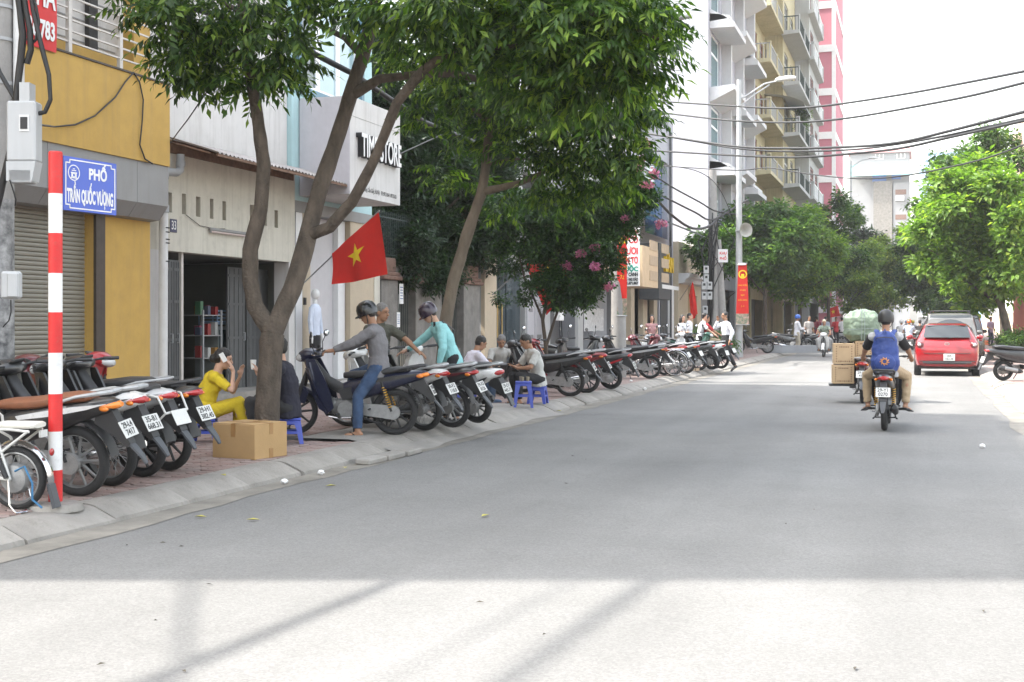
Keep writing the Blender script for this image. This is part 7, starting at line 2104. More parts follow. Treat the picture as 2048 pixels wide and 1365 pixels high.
# ================================================================== SIGNS, POLES, FLAGS, WIRES
m_signred = paint('sign_red', (.56, .014, .015), rough=.5, coat=.1, spot=.3, var=.12)
m_signwht = paint('sign_white', (.68, .68, .68), rough=.5, coat=.1, spot=.25)
m_signblue = paint('sign_blue', (.016, .065, .42), rough=.35, coat=.3)
m_cable = M('black_cable', (.016, .016, .017), .5, var=.2)
m_polec = M('pole_concrete', (.30, .29, .28), .9, var=.12, scale=4, bump=.3, bscale=40, streak=.3, spot=.2)
m_steel = M('galvanised', (.36, .37, .38), .5, .3, var=.1, scale=5, spot=.15)
m_flag = M('flag_red', (.62, .022, .016), .75, var=.05)
m_star = M('flag_yellow', (.80, .58, .02), .7)
m_paper = M('old_paper', (.55, .54, .52), .85, var=.3, scale=14, spot=.5)
m_card = M('cardboard', (.40, .255, .115), .85, var=.06, scale=4, bump=.1, bscale=40, spot=.08)
m_tape = M('brown_tape', (.30, .165, .06), .4, var=.08)
# ---- street name sign on a striped pole
q = gp(111, 1015, PZ)
sn = thing('street_sign', 'blue street name plate on a red and white striped pole', 'street sign', q)
zk = q.dot(FV) / FPX
ys = [1015, 940, 863, 788, 706, 625, 547, 467, 388, 306]
for i in range(9):
 b = MB(); b.tube([(0, 0, (1015 - ys[i]) * zk), (0, 0, (1015 - ys[i + 1]) * zk)], .0505, 24)
 obj('pole_band', b, m_signred if i % 2 == 0 else m_signwht, sn)
b = MB(); b.lathe([(.0505, 0), (.045, .008), (.0, .012)], 24, Matrix.Translation((0, 0, (1015 - 306) * zk))); obj('pole_cap', b, m_signred, sn)
b = MB(); b.lathe([(.21, -.02), (.19, .03), (.06, .045), (.05, .045)], 22); b.v = [(x * (1 + .15 * noise.noise((x * 5, y * 5, 1))), y * (1 + .15 * noise.noise((x * 5, y * 5, 2))), z) for x, y, z in b.v]; obj('footing', b, m_conc, sn, smooth=60)
dirp = (RV * .256 + FV * .55).normalized()
zt_ = (1015 - 310) * zk - .0; PHt, PLn = .405, .558
pl = link('plate', None, sn, (0, 0, 0))
bpl = MB(); M4 = Matrix((dirp, dirp.cross(Vector((0, 0, 1))) * -1, Vector((0, 0, 1)))).transposed().to_4x4()
nrm = -(dirp.cross(Vector((0, 0, 1)))); nrm = nrm if nrm.dot(-FV) > 0 else -nrm
MM = Matrix((dirp, nrm, Vector((0, 0, 1)))).transposed().to_4x4()
MM.translation = Vector((0, 0, zt_ - PHt / 2)) + dirp * (.052 + PLn / 2) + nrm * .02
bpl.M = MM
bpl.box((0, 0, 0), (PLn, .012, PHt), None, .003)
bpl.M = None
bpo = obj('blue_plate', bpl, m_signblue, pl, smooth=0)
bb2 = MB(); bb2.M = MM
ix, iz, th_ = PLn / 2 - .022, PHt / 2 - .022, .009
nt_ = .04
out = [(-ix + nt_, iz), (ix - nt_, iz), (ix - nt_, iz - nt_ * .6), (ix, iz - nt_ * .6), (ix, -iz + nt_ * .6), (ix - nt_, -iz + nt_ * .6), (ix - nt_, -iz), (-ix + nt_, -iz), (-ix + nt_, -iz + nt_ * .6), (-ix, -iz + nt_ * .6), (-ix, iz - nt_ * .6), (-ix + nt_, iz - nt_ * .6)]
for i in range(12):
 a, c = Vector(out[i]), Vector(out[(i + 1) % 12]); m_ = (a + c) / 2; dd = c - a
 bb2.box((m_.x, .0075, m_.y), (abs(dd.x) + th_ if abs(dd.x) > abs(dd.y) else th_, .003, abs(dd.y) + th_ if abs(dd.y) > abs(dd.x) else th_))
obj('white_border', bb2, m_signwht, pl, smooth=0)
right_ = dirp if nrm.dot(dirp.cross(Vector((0, 0, 1)))) > 0 else -dirp
cpos = MM.translation + nrm * .0075
xd = dirp
text('lettering', 'PHỐ', .115, m_signwht, pl, cpos + xd * .075 + Vector((0, 0, .088)), xd, (0, 0, 1), .0015, sx=.85, bold=.004)
text('lettering', 'TRẦN QUỐC VƯỢNG', .138, m_signwht, pl, cpos + xd * -.002 + Vector((0, 0, -.092)), xd, (0, 0, 1), .0015, sx=.355, bold=.005)
em = MB(); em.M = MM
ec = (-.175, .0075, .085)
em.lathe([(.060, -.0015), (.060, .0015), (.053, .0015), (.053, -.0015)], 28, Matrix.Translation(ec) @ Matrix.Rotation(PI / 2, 4, 'X'), True)
for (x0_, x1_, z0_, z1_) in ((-.03, .03, -.004, .004), (-.022, .022, .014, .020), (-.010, .010, .026, .032), (-.026, -.016, -.036, -.004), (.016, .026, -.036, -.004), (-.034, .034, -.042, -.036)):
 em.box(((x0_ + x1_) / 2 + ec[0], ec[1], (z0_ + z1_) / 2 + ec[2]), (x1_ - x0_, .003, z1_ - z0_))
em.lathe([(.018, -.0015), (.018, .0015), (.011, .0015), (.011, -.0015)], 20, Matrix.Translation((ec[0], ec[1], ec[2] - .018)) @ Matrix.Rotation(PI / 2, 4, 'X'), True)
obj('emblem', em, m_signwht, pl, smooth=0)
# ---- cardboard box
q = gp(509.5, 921, PZ)
e1, e2 = gp(423, 915, PZ) - q, gp(553, 910, PZ) - q
ax = e1.normalized(); L1_, L2_ = e1.length * .98, .50
ay = Vector((-ax.y, ax.x, 0)); ay = ay if ay.dot(FV) > 0 else -ay
ay = (ay * .86 + e2.normalized() * .14).normalized(); ay = (ay - ax * ay.dot(ax)).normalized()
bx = thing('cardboard_box', 'big closed cardboard box taped shut on the pavement', 'box', q + ax * L1_ / 2 + ay * L2_ / 2, math.atan2(ax.y, ax.x))
hb_ = .345
sg_ = 1
b = MB()
b.box((0, 0, hb_ / 2), (L1_, L2_, hb_), None, .006); obj('carton', b, m_card, bx, smooth=0)
b = MB()
for s in (-1, 1): b.box((0, s * (L2_ / 4 + .001), hb_ + .0035), (L1_ - .004, L2_ / 2 - .006, .006), None, .002)
obj('flap', b, m_card, bx, smooth=0)
b = MB(); b.box((0, 0, hb_ + .008), (L1_ + .004, .055, .003))
for s in (-1, 1): b.box((s * (L1_ / 2 + .002), 0, hb_ - .05), (.003, .055, .11)); b.box((s * (L1_ / 2 + .002), 0, .05), (.003, .055, .1))
b.box((0, 0, hb_ + .0105), (.055, L2_ + .006, .002))
for s in (-1, 1): b.box((0, s * (L2_ / 2 + .002), hb_ - .06), (.055, .003, .13))
obj('tape', b, m_tape, bx, smooth=0)

# ---- flags
def flag(label, A, B, C, Dp, base, mstar=True, amp=.05, seed=0, polem=None):
 A, B, C, Dp, base = map(Vector, (A, B, C, Dp, base))
 t = thing('flag', label, 'flag', base)
 n_ = (A - B).cross(C - B).normalized()
 def S(u, v):
  p = A.lerp(B, u).lerp(Dp.lerp(C, u), v)
  k = amp * (math.sin(u * 8 + v * 2.2 + seed) * .7 + math.sin(u * 15 - v * 3 + seed) * .3) * (.25 + .9 * v)
  return p + n_ * k + (Vector((0, 0, -.02)) * math.sin(u * PI) * v) - base
 b = MB(); b.grid(S, 26, 22); b2 = list(b.v); nn = len(b2)
 obj('cloth', b, m_flag, t, smooth=80)
 if mstar:
  for s in (-1, 1):
   st_ = MB(); pts = []
   for k in range(10):
    a = PI / 2 + k * PI / 5; r = .20 if k % 2 == 0 else .078
    pts.append((.5 + r * math.cos(a) * .95, .46 - r * math.sin(a) * 1.25))
   ring, cen = [], (.5, .46)
   V_, F_ = [S(*cen) + n_ * s * .006], []
   for lev in (.34, .67, 1.0):
    for k in range(10):
     for h_ in (0, .5):
      p0, p1 = pts[k], pts[(k + 1) % 10]
      uu = p0[0] + (p1[0] - p0[0]) * h_; vv = p0[1] + (p1[1] - p0[1]) * h_
      V_.append(S(cen[0] + (uu - cen[0]) * lev, cen[1] + (vv - cen[1]) * lev) + n_ * s * .006)
   for k in range(20):
    k2 = (k + 1) % 20
    F_.append((0, 1 + k, 1 + k2))
    for l in range(2): F_.append((1 + l * 20 + k, 1 + (l + 1) * 20 + k, 1 + (l + 1) * 20 + k2, 1 + l * 20 + k2))
   st_.add(V_, F_)
   obj('star', st_, m_star, t, smooth=0)
 b = MB(); b.tube([(0, 0, 0), tuple((A - base) * 1.01)], .014, 8); obj('pole', b, polem or m_steel, t)
 return t
zA, zB = 20.6, 22.6
flag('red flag with yellow star on a slanted pole outside the time store door', D(757, 424, zA), D(663, 508, 21.8), D(667, 569, 21.8), D(774, 549, zA), tuple(fp(602, 572, X0 - .1)), seed=.4)
flag('red flag half hidden behind the flowering vine', D(1052, 535, 26.9), D(1105, 480, 27.4), D(1130, 580, 27.2), D(1092, 628, 26.8), tuple(dp(1000, 600, 30)), False, seed=2) if False else None
flag('red flag with its corner showing from behind the flowering vine', D(1050, 530, 28.3), D(1110, 470, 28.6), D(1140, 570, 28.4), D(1094, 630, 28.2), D(985, 590, 30), True, seed=2)
flag('limp red flag by the cream shop next to the meter pole', D(1385, 562, 49), D(1378, 590, 49.3), D(1383, 640, 49.2), D(1396, 628, 49), D(1360, 600, 51), False, seed=1)
flag('far red flag with star glowing under the left trees', D(1676, 612, 88), D(1655, 618, 88), D(1656, 636, 88), D(1680, 632, 88), D(1640, 628, 88.5), True, seed=3)

# ---- poles
def ground_pole(px, zd): 
 p = dp(px, HZ, zd); return Vector((p.x, p.y, PZ))
# utility pole at the left edge
up = Vector((-8.05, 9.5, PZ))
ut = thing('utility_pole', 'whitewashed utility pole with peeling paper and black tape at left edge', 'utility pole', up)
b = MB(); b.tube([(0, 0, 0), (0, 0, 2.5)], [.145, .14], 20); obj('lower_shaft', b, M('peeling_paper', (.03, .03, .036), .8, col2=(.30, .30, .30), var=.3, scale=9, bump=.3, bscale=20), ut)
b = MB(); b.tube([(0, 0, 2.5), (0, 0, 9.5)], [.14, .11], 20); obj('shaft', b, m_polec, ut)
for z_ in (3.55, 3.95, 4.25, 4.6):
 b = MB(); b.tube([(0, 0, z_), (0, 0, z_ + .03)], .145, 20); obj('clamp', b, m_steel, ut)
b = MB(); b.tube([(.18, .06, 3.2), (.18, .06, 5.6)], .05, 12); obj('conduit', b, m_pvcw, ut)
for z_ in (6.6, 8.1):
 b = MB(); b.box((.0, 0, z_), (1.5, .09, .09)); obj('cross_arm', b, m_steel, ut, smooth=0)
def onpole(px, py): return dp(px, py, 11.2)
def meterbox(name, label, px0, px1, py0, py1, zd, parts=True, rot=TH):
 k = zd / FPX
 c = dp((px0 + px1) / 2, (py0 + py1) / 2, zd)
 w_, h_ = (px1 - px0) * k, (py1 - py0) * k
 t = thing(name, label, 'meter box', c, rot)
 b = MB(); b.box((0, 0, h_ * .02), (w_, .17, h_ * .62), None, .015); b.prism([(-w_ / 2, 0), (w_ / 2, 0), (w_ * .38, -h_ * .2), (-w_ / 2, -h_ * .2)], -.085, .08, lambda a, z, tt: (a, tt, z - h_ * .29)); obj('case', b, m_meter, t, smooth=0)
 b = MB(); b.box((-.01, -.01, -h_ * .44), (w_ * .8, .15, h_ * .14), None, .01); obj('terminal_cover', b, m_meter, t, smooth=0)
 b = MB(); b.box((w_ * .10, -.0, h_ * .42), (w_ * .35, .14, h_ * .2)); obj('cable_entry', b, m_meter, t, smooth=0)
 b = MB(); b.box((w_ * .12, -.088, h_ * .1), (w_ * .34, .008, h_ * .17)); f_ = obj('window_frame', b, m_signwht, t, smooth=0)
 b = MB(); b.box((w_ * .12, -.094, h_ * .1), (w_ * .24, .008, h_ * .12)); obj('window_pane', b, m_blk, f_, smooth=0)
 return t
m_meter = M('meter_white', (.46, .47, .48), .5, var=.05, scale=3, streak=.15)
meterbox('meter_box', 'white electricity meter box with a small dark window on the left pole', 20, 78, 172, 366, 10.95)
b = MB(); b.box((0, 0, 0), (.17, .09, .245), None, .02); b.box((.03, -.03, 0), (.10, .06, .22), None, .012)
tag(obj('junction_box', b, m_meter, smooth=30, loc=dp(23, 571, 11.0), rot=TH), 'small white junction box fixed lower on the left pole', 'junction box')
cab = [('thick black cable looping in front of the meter box', [(58, -40), (66, 20), (80, 80), (98, 150), (101, 200), (90, 225), (62, 231), (38, 212), (20, 180), (0, 145), (-20, 90)], .032),
       ('black cable bundle running down past the meter box', [(32, -40), (40, 20), (46, 70), (42, 120), (36, 170), (32, 230), (24, 290), (12, 340), (0, 390), (-12, 440)], .05),
       ('black cable beside the bundle on the left pole', [(44, -40), (52, 20), (60, 60), (62, 100), (54, 128)], .042),
       ('thin black cable looping by the red banner', [(56, -30), (72, 10), (78, 45), (72, 80), (60, 90)], .02),
       ('pair of thin black cables hanging under the meter box', [(20, 360), (28, 385), (32, 400), (30, 412)], .010),
       ('thin black cable from the junction box', [(21, 600), (22, 625), (18, 642), (6, 655)], .009)]
for lb, pts, r in cab:
 P_ = [dp(a, c, 10.85 + .02 * i) for i, (a, c) in enumerate(pts)]
 b = MB(); limb(b, P_, r * .62, r * .62, 8, .012)
 tag(obj('cable', b, m_cable, smooth=80), lb, 'cable', 'cables on the left pole')
b = MB(); XQ = XF + .06
limb(b, [dp(78, 250, 11.0), fp(110, 254, XQ), fp(150, 250, XQ), fp(190, 232, XQ), fp(230, 195, XQ), fp(250, 165, XQ), fp(268, 145, XQ), fp(280, 165, XQ), fp(287, 200, XQ), fp(284, 250, XQ), fp(280, 290, XQ), fp(290, 318, XQ), fp(305, 328, XQ)], .012, .012, 6, .01)
tag(obj('cable', b, m_cable, smooth=80), 'thin black cable draped across the yellow parapet', 'cable')
b = MB(); limb(b, [fp(338, 290, XS + .2), dp(375, 240, 17.5), dp(420, 175, 16), dp(470, 110, 14.5)], .01, .01, 6, .01)
tag(obj('cable', b, m_cable, smooth=80), 'thin grey cable rising from the downpipe into the tree', 'cable')
# bundles that run back along the street from that pole (they draw the shadows on the near road)
def span(a, c, sag, r, lb, grp, n=14, cat='cable', seg=7):
 a, c = Vector(a), Vector(c)
 b = MB(); b.tube([a.lerp(c, i / n) - Vector((0, 0, sag * 4 * (i / n) * (1 - i / n))) for i in range(n + 1)], r, seg)
 return tag(obj('overhead_cable', b, m_cable, smooth=80), lb, cat, grp)
span((-7.75, 9.5, 6.65), (-9.1, -16, 6.9), .5, .055, 'cable bundle leaving the left pole backwards at its lower arm', 'overhead cables behind the left pole')
span((-7.6, 9.5, 8.15), (-9.2, -16, 8.6), .35, .05, 'cable bundle leaving the left pole backwards at its upper arm', 'overhead cables behind the left pole')
span((-7.9, 9.5, 8.2), (-9.6, -16, 8.5), .6, .015, 'thin wire leaving the left pole backwards', 'overhead cables behind the left pole')
b = MB(); b.tube([(-8.55, 2.3, 7.2), (-8.95, 2.85, 7.4), (-9.25, 3.3, 7.4), (-9.72, 4.1, 7.4), (-10.6, 5.6, 7.3), (-11.8, 7.4, 7.2)], .03, 6); tag(obj('overhead_cable', b, m_cable, smooth=80), 'slack service cable from the bundle behind the left pole to the yellow house', 'cable')

# banner pole (concrete lamp pole among the bikes)
p = ground_pole(1237, 31.2)
bp = thing('lamp_post', 'grey concrete lamp post standing among the parked motorbikes', 'lamp post', p)
b = MB(); b.tube([(0, 0, 0), (0, 0, 8.2)], [.20, .13], 16); obj('post', b, m_polec, bp)
b = MB(); b.tube([(0, 0, 8.0), (.3, 0, 8.6), (1.4, 0, 8.9)], .04, 8); obj('arm', b, m_steel, bp)
b = MB(); b.sup([(-.4, 0, .12, .07), (0, 0, .16, .09), (.35, 0, .08, .05)], 12); b.v = [(1.5 + y, x, 8.88 + z) for x, y, z in b.v]; obj('lamp_head', b, m_steel, bp)
def banner(label, px0, px1, py0, py1, zd, w0, w1, lines, rot=TH):
 k = zd / FPX
 c = dp((px0 + px1) / 2, py1, zd); h = (py1 - py0) * k
 t = thing('banner', label, 'banner', c, rot)
 def S(u, v): return ((u - .5) * (w1 + (w0 - w1) * v), .04 * math.sin(v * 6 + u * 2), h * v)
 b = MB(); b.grid(lambda u, v: S(u, .18 + .82 * v), 6, 14); obj('cloth', b, m_flag, t, smooth=80)
 b = MB(); b.grid(lambda u, v: S(u, .18 * v), 6, 5); obj('green_hem', b, M('banner_green', (.03, .22, .12), .7, col2=(.5, .3, .25), var=.3, scale=9), t, smooth=80)
 b = MB(); b.tube([S(-.05, 1), S(1.05, 1)], .02, 6); b.tube([S(-.05, 0), S(1.05, 0)], .015, 6); obj('rod', b, m_steel, t)
 for s_, v, sz in lines:
  q_ = S(.5, v); text('lettering', s_, sz, m_star, t, (0, q_[1] - .03, q_[2]), (1, 0, 0), (0, 0, 1), .002, sx=.75)
 em = MB(); em.lathe([(.17, -.004), (.17, .004), (.12, .004), (.12, -.004)], 18, Matrix.Translation((0, S(.5, .82)[1] - .03, S(.5, .82)[2])) @ Matrix.Rotation(PI / 2, 4, 'X'), True); em.box((0, S(.5, .82)[1] - .03, S(.5, .82)[2] - .05), (.12, .006, .12))
 obj('emblem', em, m_star, t, smooth=0)
 return t
banner('tall narrow red and green banner hung on the lamp post among the bikes', 1238, 1250, 440, 632, 31.0, .24, .24, (('CHÀO', .6, .12), ('MỪNG', .5, .12), ('72', .4, .14)))
# lamp pole with loudspeakers
p = ground_pole(1478, 49)
k = 49 / FPX
lp = thing('street_lamp', 'tall tapering steel street lamp with double curved arm above the white house', 'street lamp', p, TH)
H_ = CAMH - PZ + (HZ - 160) * k
b = MB(); b.tube([(0, 0, 0), (0, 0, .5), (0, 0, H_)], [.17, .15, .085], 14); obj('pole', b, m_steel, lp)
b = MB(); zt = lambda py: CAMH - PZ + (HZ - py) * k
b.tube([(0, 0, zt(200)), (.35, 0, zt(190)), (1.0, 0, zt(168)), (1.75, 0, zt(160))], .035, 8); b.tube([(0, 0, zt(215)), (.6, 0, zt(190)), (1.2, 0, zt(170))], .03, 8); obj('arm', b, m_steel, lp)
b = MB(); b.sup([(-.42, 0, .10, .06), (-.3, .01, .16, .09), (.1, .02, .17, .10), (.36, .0, .10, .06)], 14); b.v = [(1.85 + y, x, zt(158) + z + y * .12) for x, y, z in b.v]; obj('lamp_head', b, m_signwht, lp)
banner('red tapering banner with yellow slogan and flowered hem on the steel lamp pole', 1473, 1497, 527, 650, 48.6, .34, .52, (('CHÀO MỪNG', .64, .075), ('KỶ NIỆM', .56, .075), ('NGÀY', .48, .075), ('QUỐC KHÁNH', .40, .07), ('2 - 9', .30, .09)))
hn = thing('loudspeaker', 'grey horn loudspeaker on the steel lamp pole', 'loudspeaker', dp(1486, 461, 48.7), TH + .3)
b = MB(); b.lathe([(.05, -.28), (.07, -.2), (.09, -.05), (.15, .10), (.27, .22), (.28, .24), (.265, .235), (.14, .09), (.05, -.02)], 22, Matrix.Rotation(PI / 2, 4, 'X')); obj('horn', b, M('horn_grey', (.34, .33, .30), .6, var=.12, spot=.2), hn)
b = MB(); b.capsule((0, .24, 0), (0, .45, 0), .09, .09); b.box((-.12, .2, 0), (.2, .06, .06)); obj('driver_unit', b, m_steel, hn)
b = MB(); b.lathe([(.02, 0), (.16, -.02), (.17, -.07), (.0, -.09)], 16); tag(obj('pole_hood', b, m_signwht, loc=dp(1484, 527, 48.6)), 'small white rounded hood on the lamp pole above the banner', 'hood')
# leaning meter pole
p = ground_pole(1428, 53)
k = 53 / FPX
mp_ = thing('utility_pole', 'concrete utility pole crowded with meter boxes beside the cream shop', 'utility pole', p, TH)
Zp = lambda py: CAMH - PZ + (HZ - py) * k
b = MB(); b.tube([(0, 0, 0), (-.06, 0, Zp(340))], [.24, .16], 14); obj('pole', b, m_polec, mp_)
b = MB(); b.tube([(.45, 0, 0), (.15, 0, Zp(480))], [.2, .15], 12); obj('brace_pole', b, m_polec, mp_)
b = MB()
rs = random.Random(4)
for i in range(9): b.tube([(-.25 + rs.uniform(-.08, .1), -.24, .2), (-.2 + rs.uniform(-.12, .12), -.25 - rs.random() * .1, 2), (-.15 + rs.uniform(-.15, .15), -.24, 4), (-.05 + rs.uniform(-.2, .25), -.22, Zp(455) + rs.uniform(-.3, .6))], rs.uniform(.02, .045), 6)
for i in range(7): b.tube([(rs.uniform(-.3, .3), -.25, Zp(460) + rs.uniform(-.2, .4)), (rs.uniform(-.9, .9), -.3, Zp(480) - rs.uniform(0, 1)), (rs.uniform(-.4, .5), -.26, Zp(530) - rs.uniform(0, 1.2))], rs.uniform(.012, .03), 6)
obj('cable_tangle', b, m_cable, mp_, kind='stuff')
for i, (px, py) in enumerate(((1412, 540), (1412, 557), (1408, 572), (1419, 572), (1408, 592), (1419, 592), (1410, 620))):
 c = dp(px, py, 52.5)
 t = thing('meter_box', ('upper', 'second', 'middle left hand', 'middle right hand', 'lower left hand', 'lower right hand', 'lowest')[i] + ' white meter box on the crowded utility pole', 'meter box', c, TH, 'meter boxes on the crowded pole')
 b = MB(); b.box((0, 0, 0), (.21, .16, .33), None, .015); obj('case', b, m_meter, t, smooth=0)
 b = MB(); b.box((0, -.083, .05), (.10, .01, .10)); obj('window_pane', b, m_blk, t, smooth=0)
c = dp(1446, 512, 52.4)
t = thing('notice', 'white notice with red capitals on the crowded utility pole', 'notice', c, TH)
b = MB(); b.box((0, 0, 0), (.4, .05, .55)); obj('board', b, m_signwht, t, smooth=0)
text('lettering', 'KHU', .16, m_redl, t, (0, -.03, .10), (1, 0, 0), (0, 0, 1), .002, sx=.9, bold=.004); text('lettering', 'PHỐ', .16, m_redl, t, (0, -.03, -.12), (1, 0, 0), (0, 0, 1), .002, sx=.9, bold=.004)
# far street lamps
for px, py0, py1, zd, lb in ((1716, 322, 640, 105, 'far thin street lamp left of the tarpaulin house'), (1690, 395, 640, 150, 'farthest thin street lamp above the left trees')):
 k = zd / FPX; p = ground_pole(px - 14, zd)
 t = thing('street_lamp', lb, 'street lamp', p, TH)
 Hh = CAMH - PZ + (HZ - py0) * k
 b = MB(); b.tube([(0, 0, 0), (0, 0, Hh)], [.13, .07], 8); obj('pole', b, m_steel, t)
 b = MB(); b.tube([(0, 0, Hh - .6), (.8, 0, Hh), (1.6, 0, Hh + .2)], .04, 6); obj('arm', b, m_steel, t)
 b = MB(); b.ell((1.9, 0, Hh + .25), (.45, .16, .09)); obj('lamp_head', b, m_signwht, t)

# ---- overhead wires across the street
def wire(lb, pts, r, z0=40, z1=24, grp='overhead wires crossing the street'):
 xa, xb = pts[0][0], pts[-1][0]
 P_ = [dp(a, c, z0 + (z1 - z0) * (a - xa) / (xb - xa)) for a, c in pts]
 e0, e1 = P_[0] + (P_[0] - P_[1]) * .9, P_[-1] + (P_[-1] - P_[-2]) * .35
 P_ = [e0] + P_ + [e1]
 # smooth
 Q = []
 for i in range(len(P_) - 1):
  p0, p1, p2, p3 = P_[max(i - 1, 0)], P_[i], P_[i + 1], P_[min(i + 2, len(P_) - 1)]
  for s in range(5):
   t = s / 5
   Q.append(.5 * ((2 * p1) + (p2 - p0) * t + (2 * p0 - 5 * p1 + 4 * p2 - p3) * t * t + (3 * p1 - p0 - 3 * p2 + p3) * t ** 3))
 Q.append(P_[-1])
 b = MB(); b.tube(Q, r, 6)
 return tag(obj('overhead_wire', b, m_cable, smooth=80), lb, 'wire', grp)
wire('topmost overhead wire crossing the white sky', [(1350, 205), (1475, 213), (1560, 217), (1650, 212), (1800, 190), (1920, 168), (2048, 143)], .030)
wire('second overhead wire from the top crossing the sky', [(1340, 228), (1470, 242), (1590, 245), (1700, 236), (1850, 210), (1950, 190), (2048, 166)], .030)
wire('third overhead wire from the top, thick and sagging', [(1345, 275), (1470, 293), (1570, 297), (1700, 294), (1800, 285), (1900, 262), (2048, 224)], .036)
wire('fourth overhead wire twisting close under the third', [(1400, 285), (1470, 297), (1560, 303), (1700, 300), (1800, 288), (1900, 270), (2048, 238)], .028)
wire('fifth overhead wire meeting the bundle at the right edge', [(1360, 305), (1500, 313), (1600, 315), (1700, 308), (1800, 297), (1900, 275), (2048, 242)], .032)
wire('sixth overhead wire, thin and low across the balcony house', [(1335, 333), (1470, 341), (1535, 336), (1600, 346), (1700, 357), (1800, 353), (1950, 323), (2048, 290)], .018)
for i, (pts, r, lb) in enumerate((([(1300, 345), (1345, 375), (1400, 405), (1430, 422), (1475, 430)], .03, 'drooping wire from the vine to the crowded pole, uppermost'), ([(1300, 380), (1340, 400), (1390, 425), (1425, 440), (1478, 410)], .035, 'drooping wire from the vine to the crowded pole, middle'), ([(1310, 395), (1345, 432), (1385, 457), (1420, 452), (1440, 430)], .05, 'thick drooping wire from the vine to the crowded pole, lowest'), ([(1330, 330), (1400, 345), (1440, 380), (1470, 450), (1478, 480)], .015, 'thin wire curving past the steel lamp pole'))):
 wire(lb, pts, r, 44, 50, 'wires gathering at the crowded pole')
b = MB(); b.tube([fp(800, 308, -10.9), dp(850, 285, 25), dp(895, 265, 24)], .012, 6); tag(obj('overhead_wire', b, m_steel, smooth=80), 'pale stay wire from the time store sign to the tree', 'wire')
b = MB(); limb(b, [dp(380, 15, 20), dp(560, 70, 20.5), dp(700, 145, 21), dp(850, 245, 23), dp(960, 290, 25)], .05, .05, 7, .03); tag(obj('overhead_cable', b, m_cable, smooth=80), 'dark cable bundle running through the street tree crown', 'cable')

pr_ = dp(2106, HZ, 23.6)
rpo = thing('utility_pole', 'concrete utility pole on the right pavement holding the crossing wires', 'utility pole', (pr_.x, pr_.y, PZ), TH)
b = MB(); b.tube([(0, 0, 0), (0, 0, 8.6)], [.15, .11], 14); obj('pole', b, m_polec, rpo)
b = MB(); b.box((0, 0, 6.9), (.08, .9, .08)); b.box((0, 0, 5.2), (.08, .7, .08)); obj('cross_arm', b, m_steel, rpo, smooth=0)
# ---- small litter
m_yleaf = M('fallen_leaf', (.40, .36, .08), .7, var=.25)
for i, (px, py, lb) in enumerate(((400, 1034, 'yellow fallen leaf on the road in front of the sign pole'), (970, 1032, 'yellow fallen leaf in the middle of the road'), (447, 951, 'yellow green leaf on the pavement before the cardboard box'), (663, 972, 'small yellow leaf in the gutter'), (690, 936, 'yellow leaf beside the broken slab'), (505, 1040, 'brown yellow leaf in the gutter below the pavers'), (332, 982, 'small dry leaf on the kerb'), (1118, 822, 'yellow leaf on the kerb by the stools'))):
 q = gp(px, py, .012 if py > 960 else PZ + .012)
 b = MB(); b.add([(-.05, 0, .002), (0, .022, .012), (.06, 0, .004), (0, -.022, .012), (0, 0, .0)], [(0, 1, 4), (1, 2, 4), (2, 3, 4), (3, 0, 4)])
 tag(obj('fallen_leaf', b, m_yleaf, smooth=0, loc=q, rot=i * 1.3), lb, 'leaf', 'fallen leaves')
for i, (px, py, lb) in enumerate(((569, 963, 'crumpled white paper in the gutter before the box'), (642, 945, 'crumpled white paper near the broken slab'), (560, 876, 'crumpled white tissue by the blue stool'), (1262, 762, 'white plastic bag at the foot of the lamp post'), (1290, 778, 'white paper scrap on the kerb past the lamp post'), (1965, 892, 'white scrap on the road at right'))):
 q = gp(px, py, .03 if py > 930 or px > 1900 else PZ + .03)
 b = MB(); b.ell((0, 0, 0), (.035, .028, .025), None, 10, 7); b.v = [(x * (1 + .5 * noise.noise((x * 60, y * 60, z * 60 + i))), y * (1 + .5 * noise.noise((x * 50, y * 50, z * 50 + i))), z) for x, y, z in b.v]
 tag(obj('paper_scrap', b, m_signwht, smooth=0, loc=q), lb, 'paper scrap', 'paper litter')
b = MB()
for k in range(2): b.box((.11 * k, .01 * k, .04), (.09, .18, .08), None, .004)
tag(obj('brick_block', b, M('pale_brick', (.48, .36, .26), .9), smooth=0, loc=gp(1388, 742, PZ)), 'two pale bricks on the kerb below the black scooter', 'bricks')
b = MB(); b.grid(lambda u, v: (-.6 + 1.1 * u, -.3 + .5 * v, .004 + .006 * noise.noise((u * 4, v * 4, 0))), 12, 6)
tag(obj('rubber_mat', b, m_bplast, smooth=60, loc=gp(650, 876, PZ + .004), rot=TH), 'thin dark mat on the pavement under the dark blue motorbike', 'mat')
b = MB(); b.bb(0, 2.4, -.25, .25, 0, .34); tag(obj('planter', b, m_grey, smooth=0, loc=dp(1530, 706, 56) * 1 + Vector((0, 0, 0)), rot=TH), 'low grey concrete planter edge beyond the lamp pole', 'planter')
bpy.data.objects['planter'].location.z = PZ
b = MB(); rs = random.Random(77)
for k in range(18):
 p_ = gp(rs.uniform(150, 2000), rs.uniform(860, 1350), .006); a = rs.uniform(0, 6.3); l = rs.uniform(.008, .028); c, s_ = math.cos(a), math.sin(a)
 b.add([(p_.x + c * l, p_.y + s_ * l, .007), (p_.x - s_ * l * .3, p_.y + c * l * .3, .014), (p_.x - c * l, p_.y - s_ * l, .007), (p_.x + s_ * l * .3, p_.y - c * l * .3, .009)], [(0, 1, 2), (0, 2, 3)])
obj('road_grit', b, M('dry_bits', (.07, .06, .045), .9, var=.4), road, smooth=0, kind='stuff')
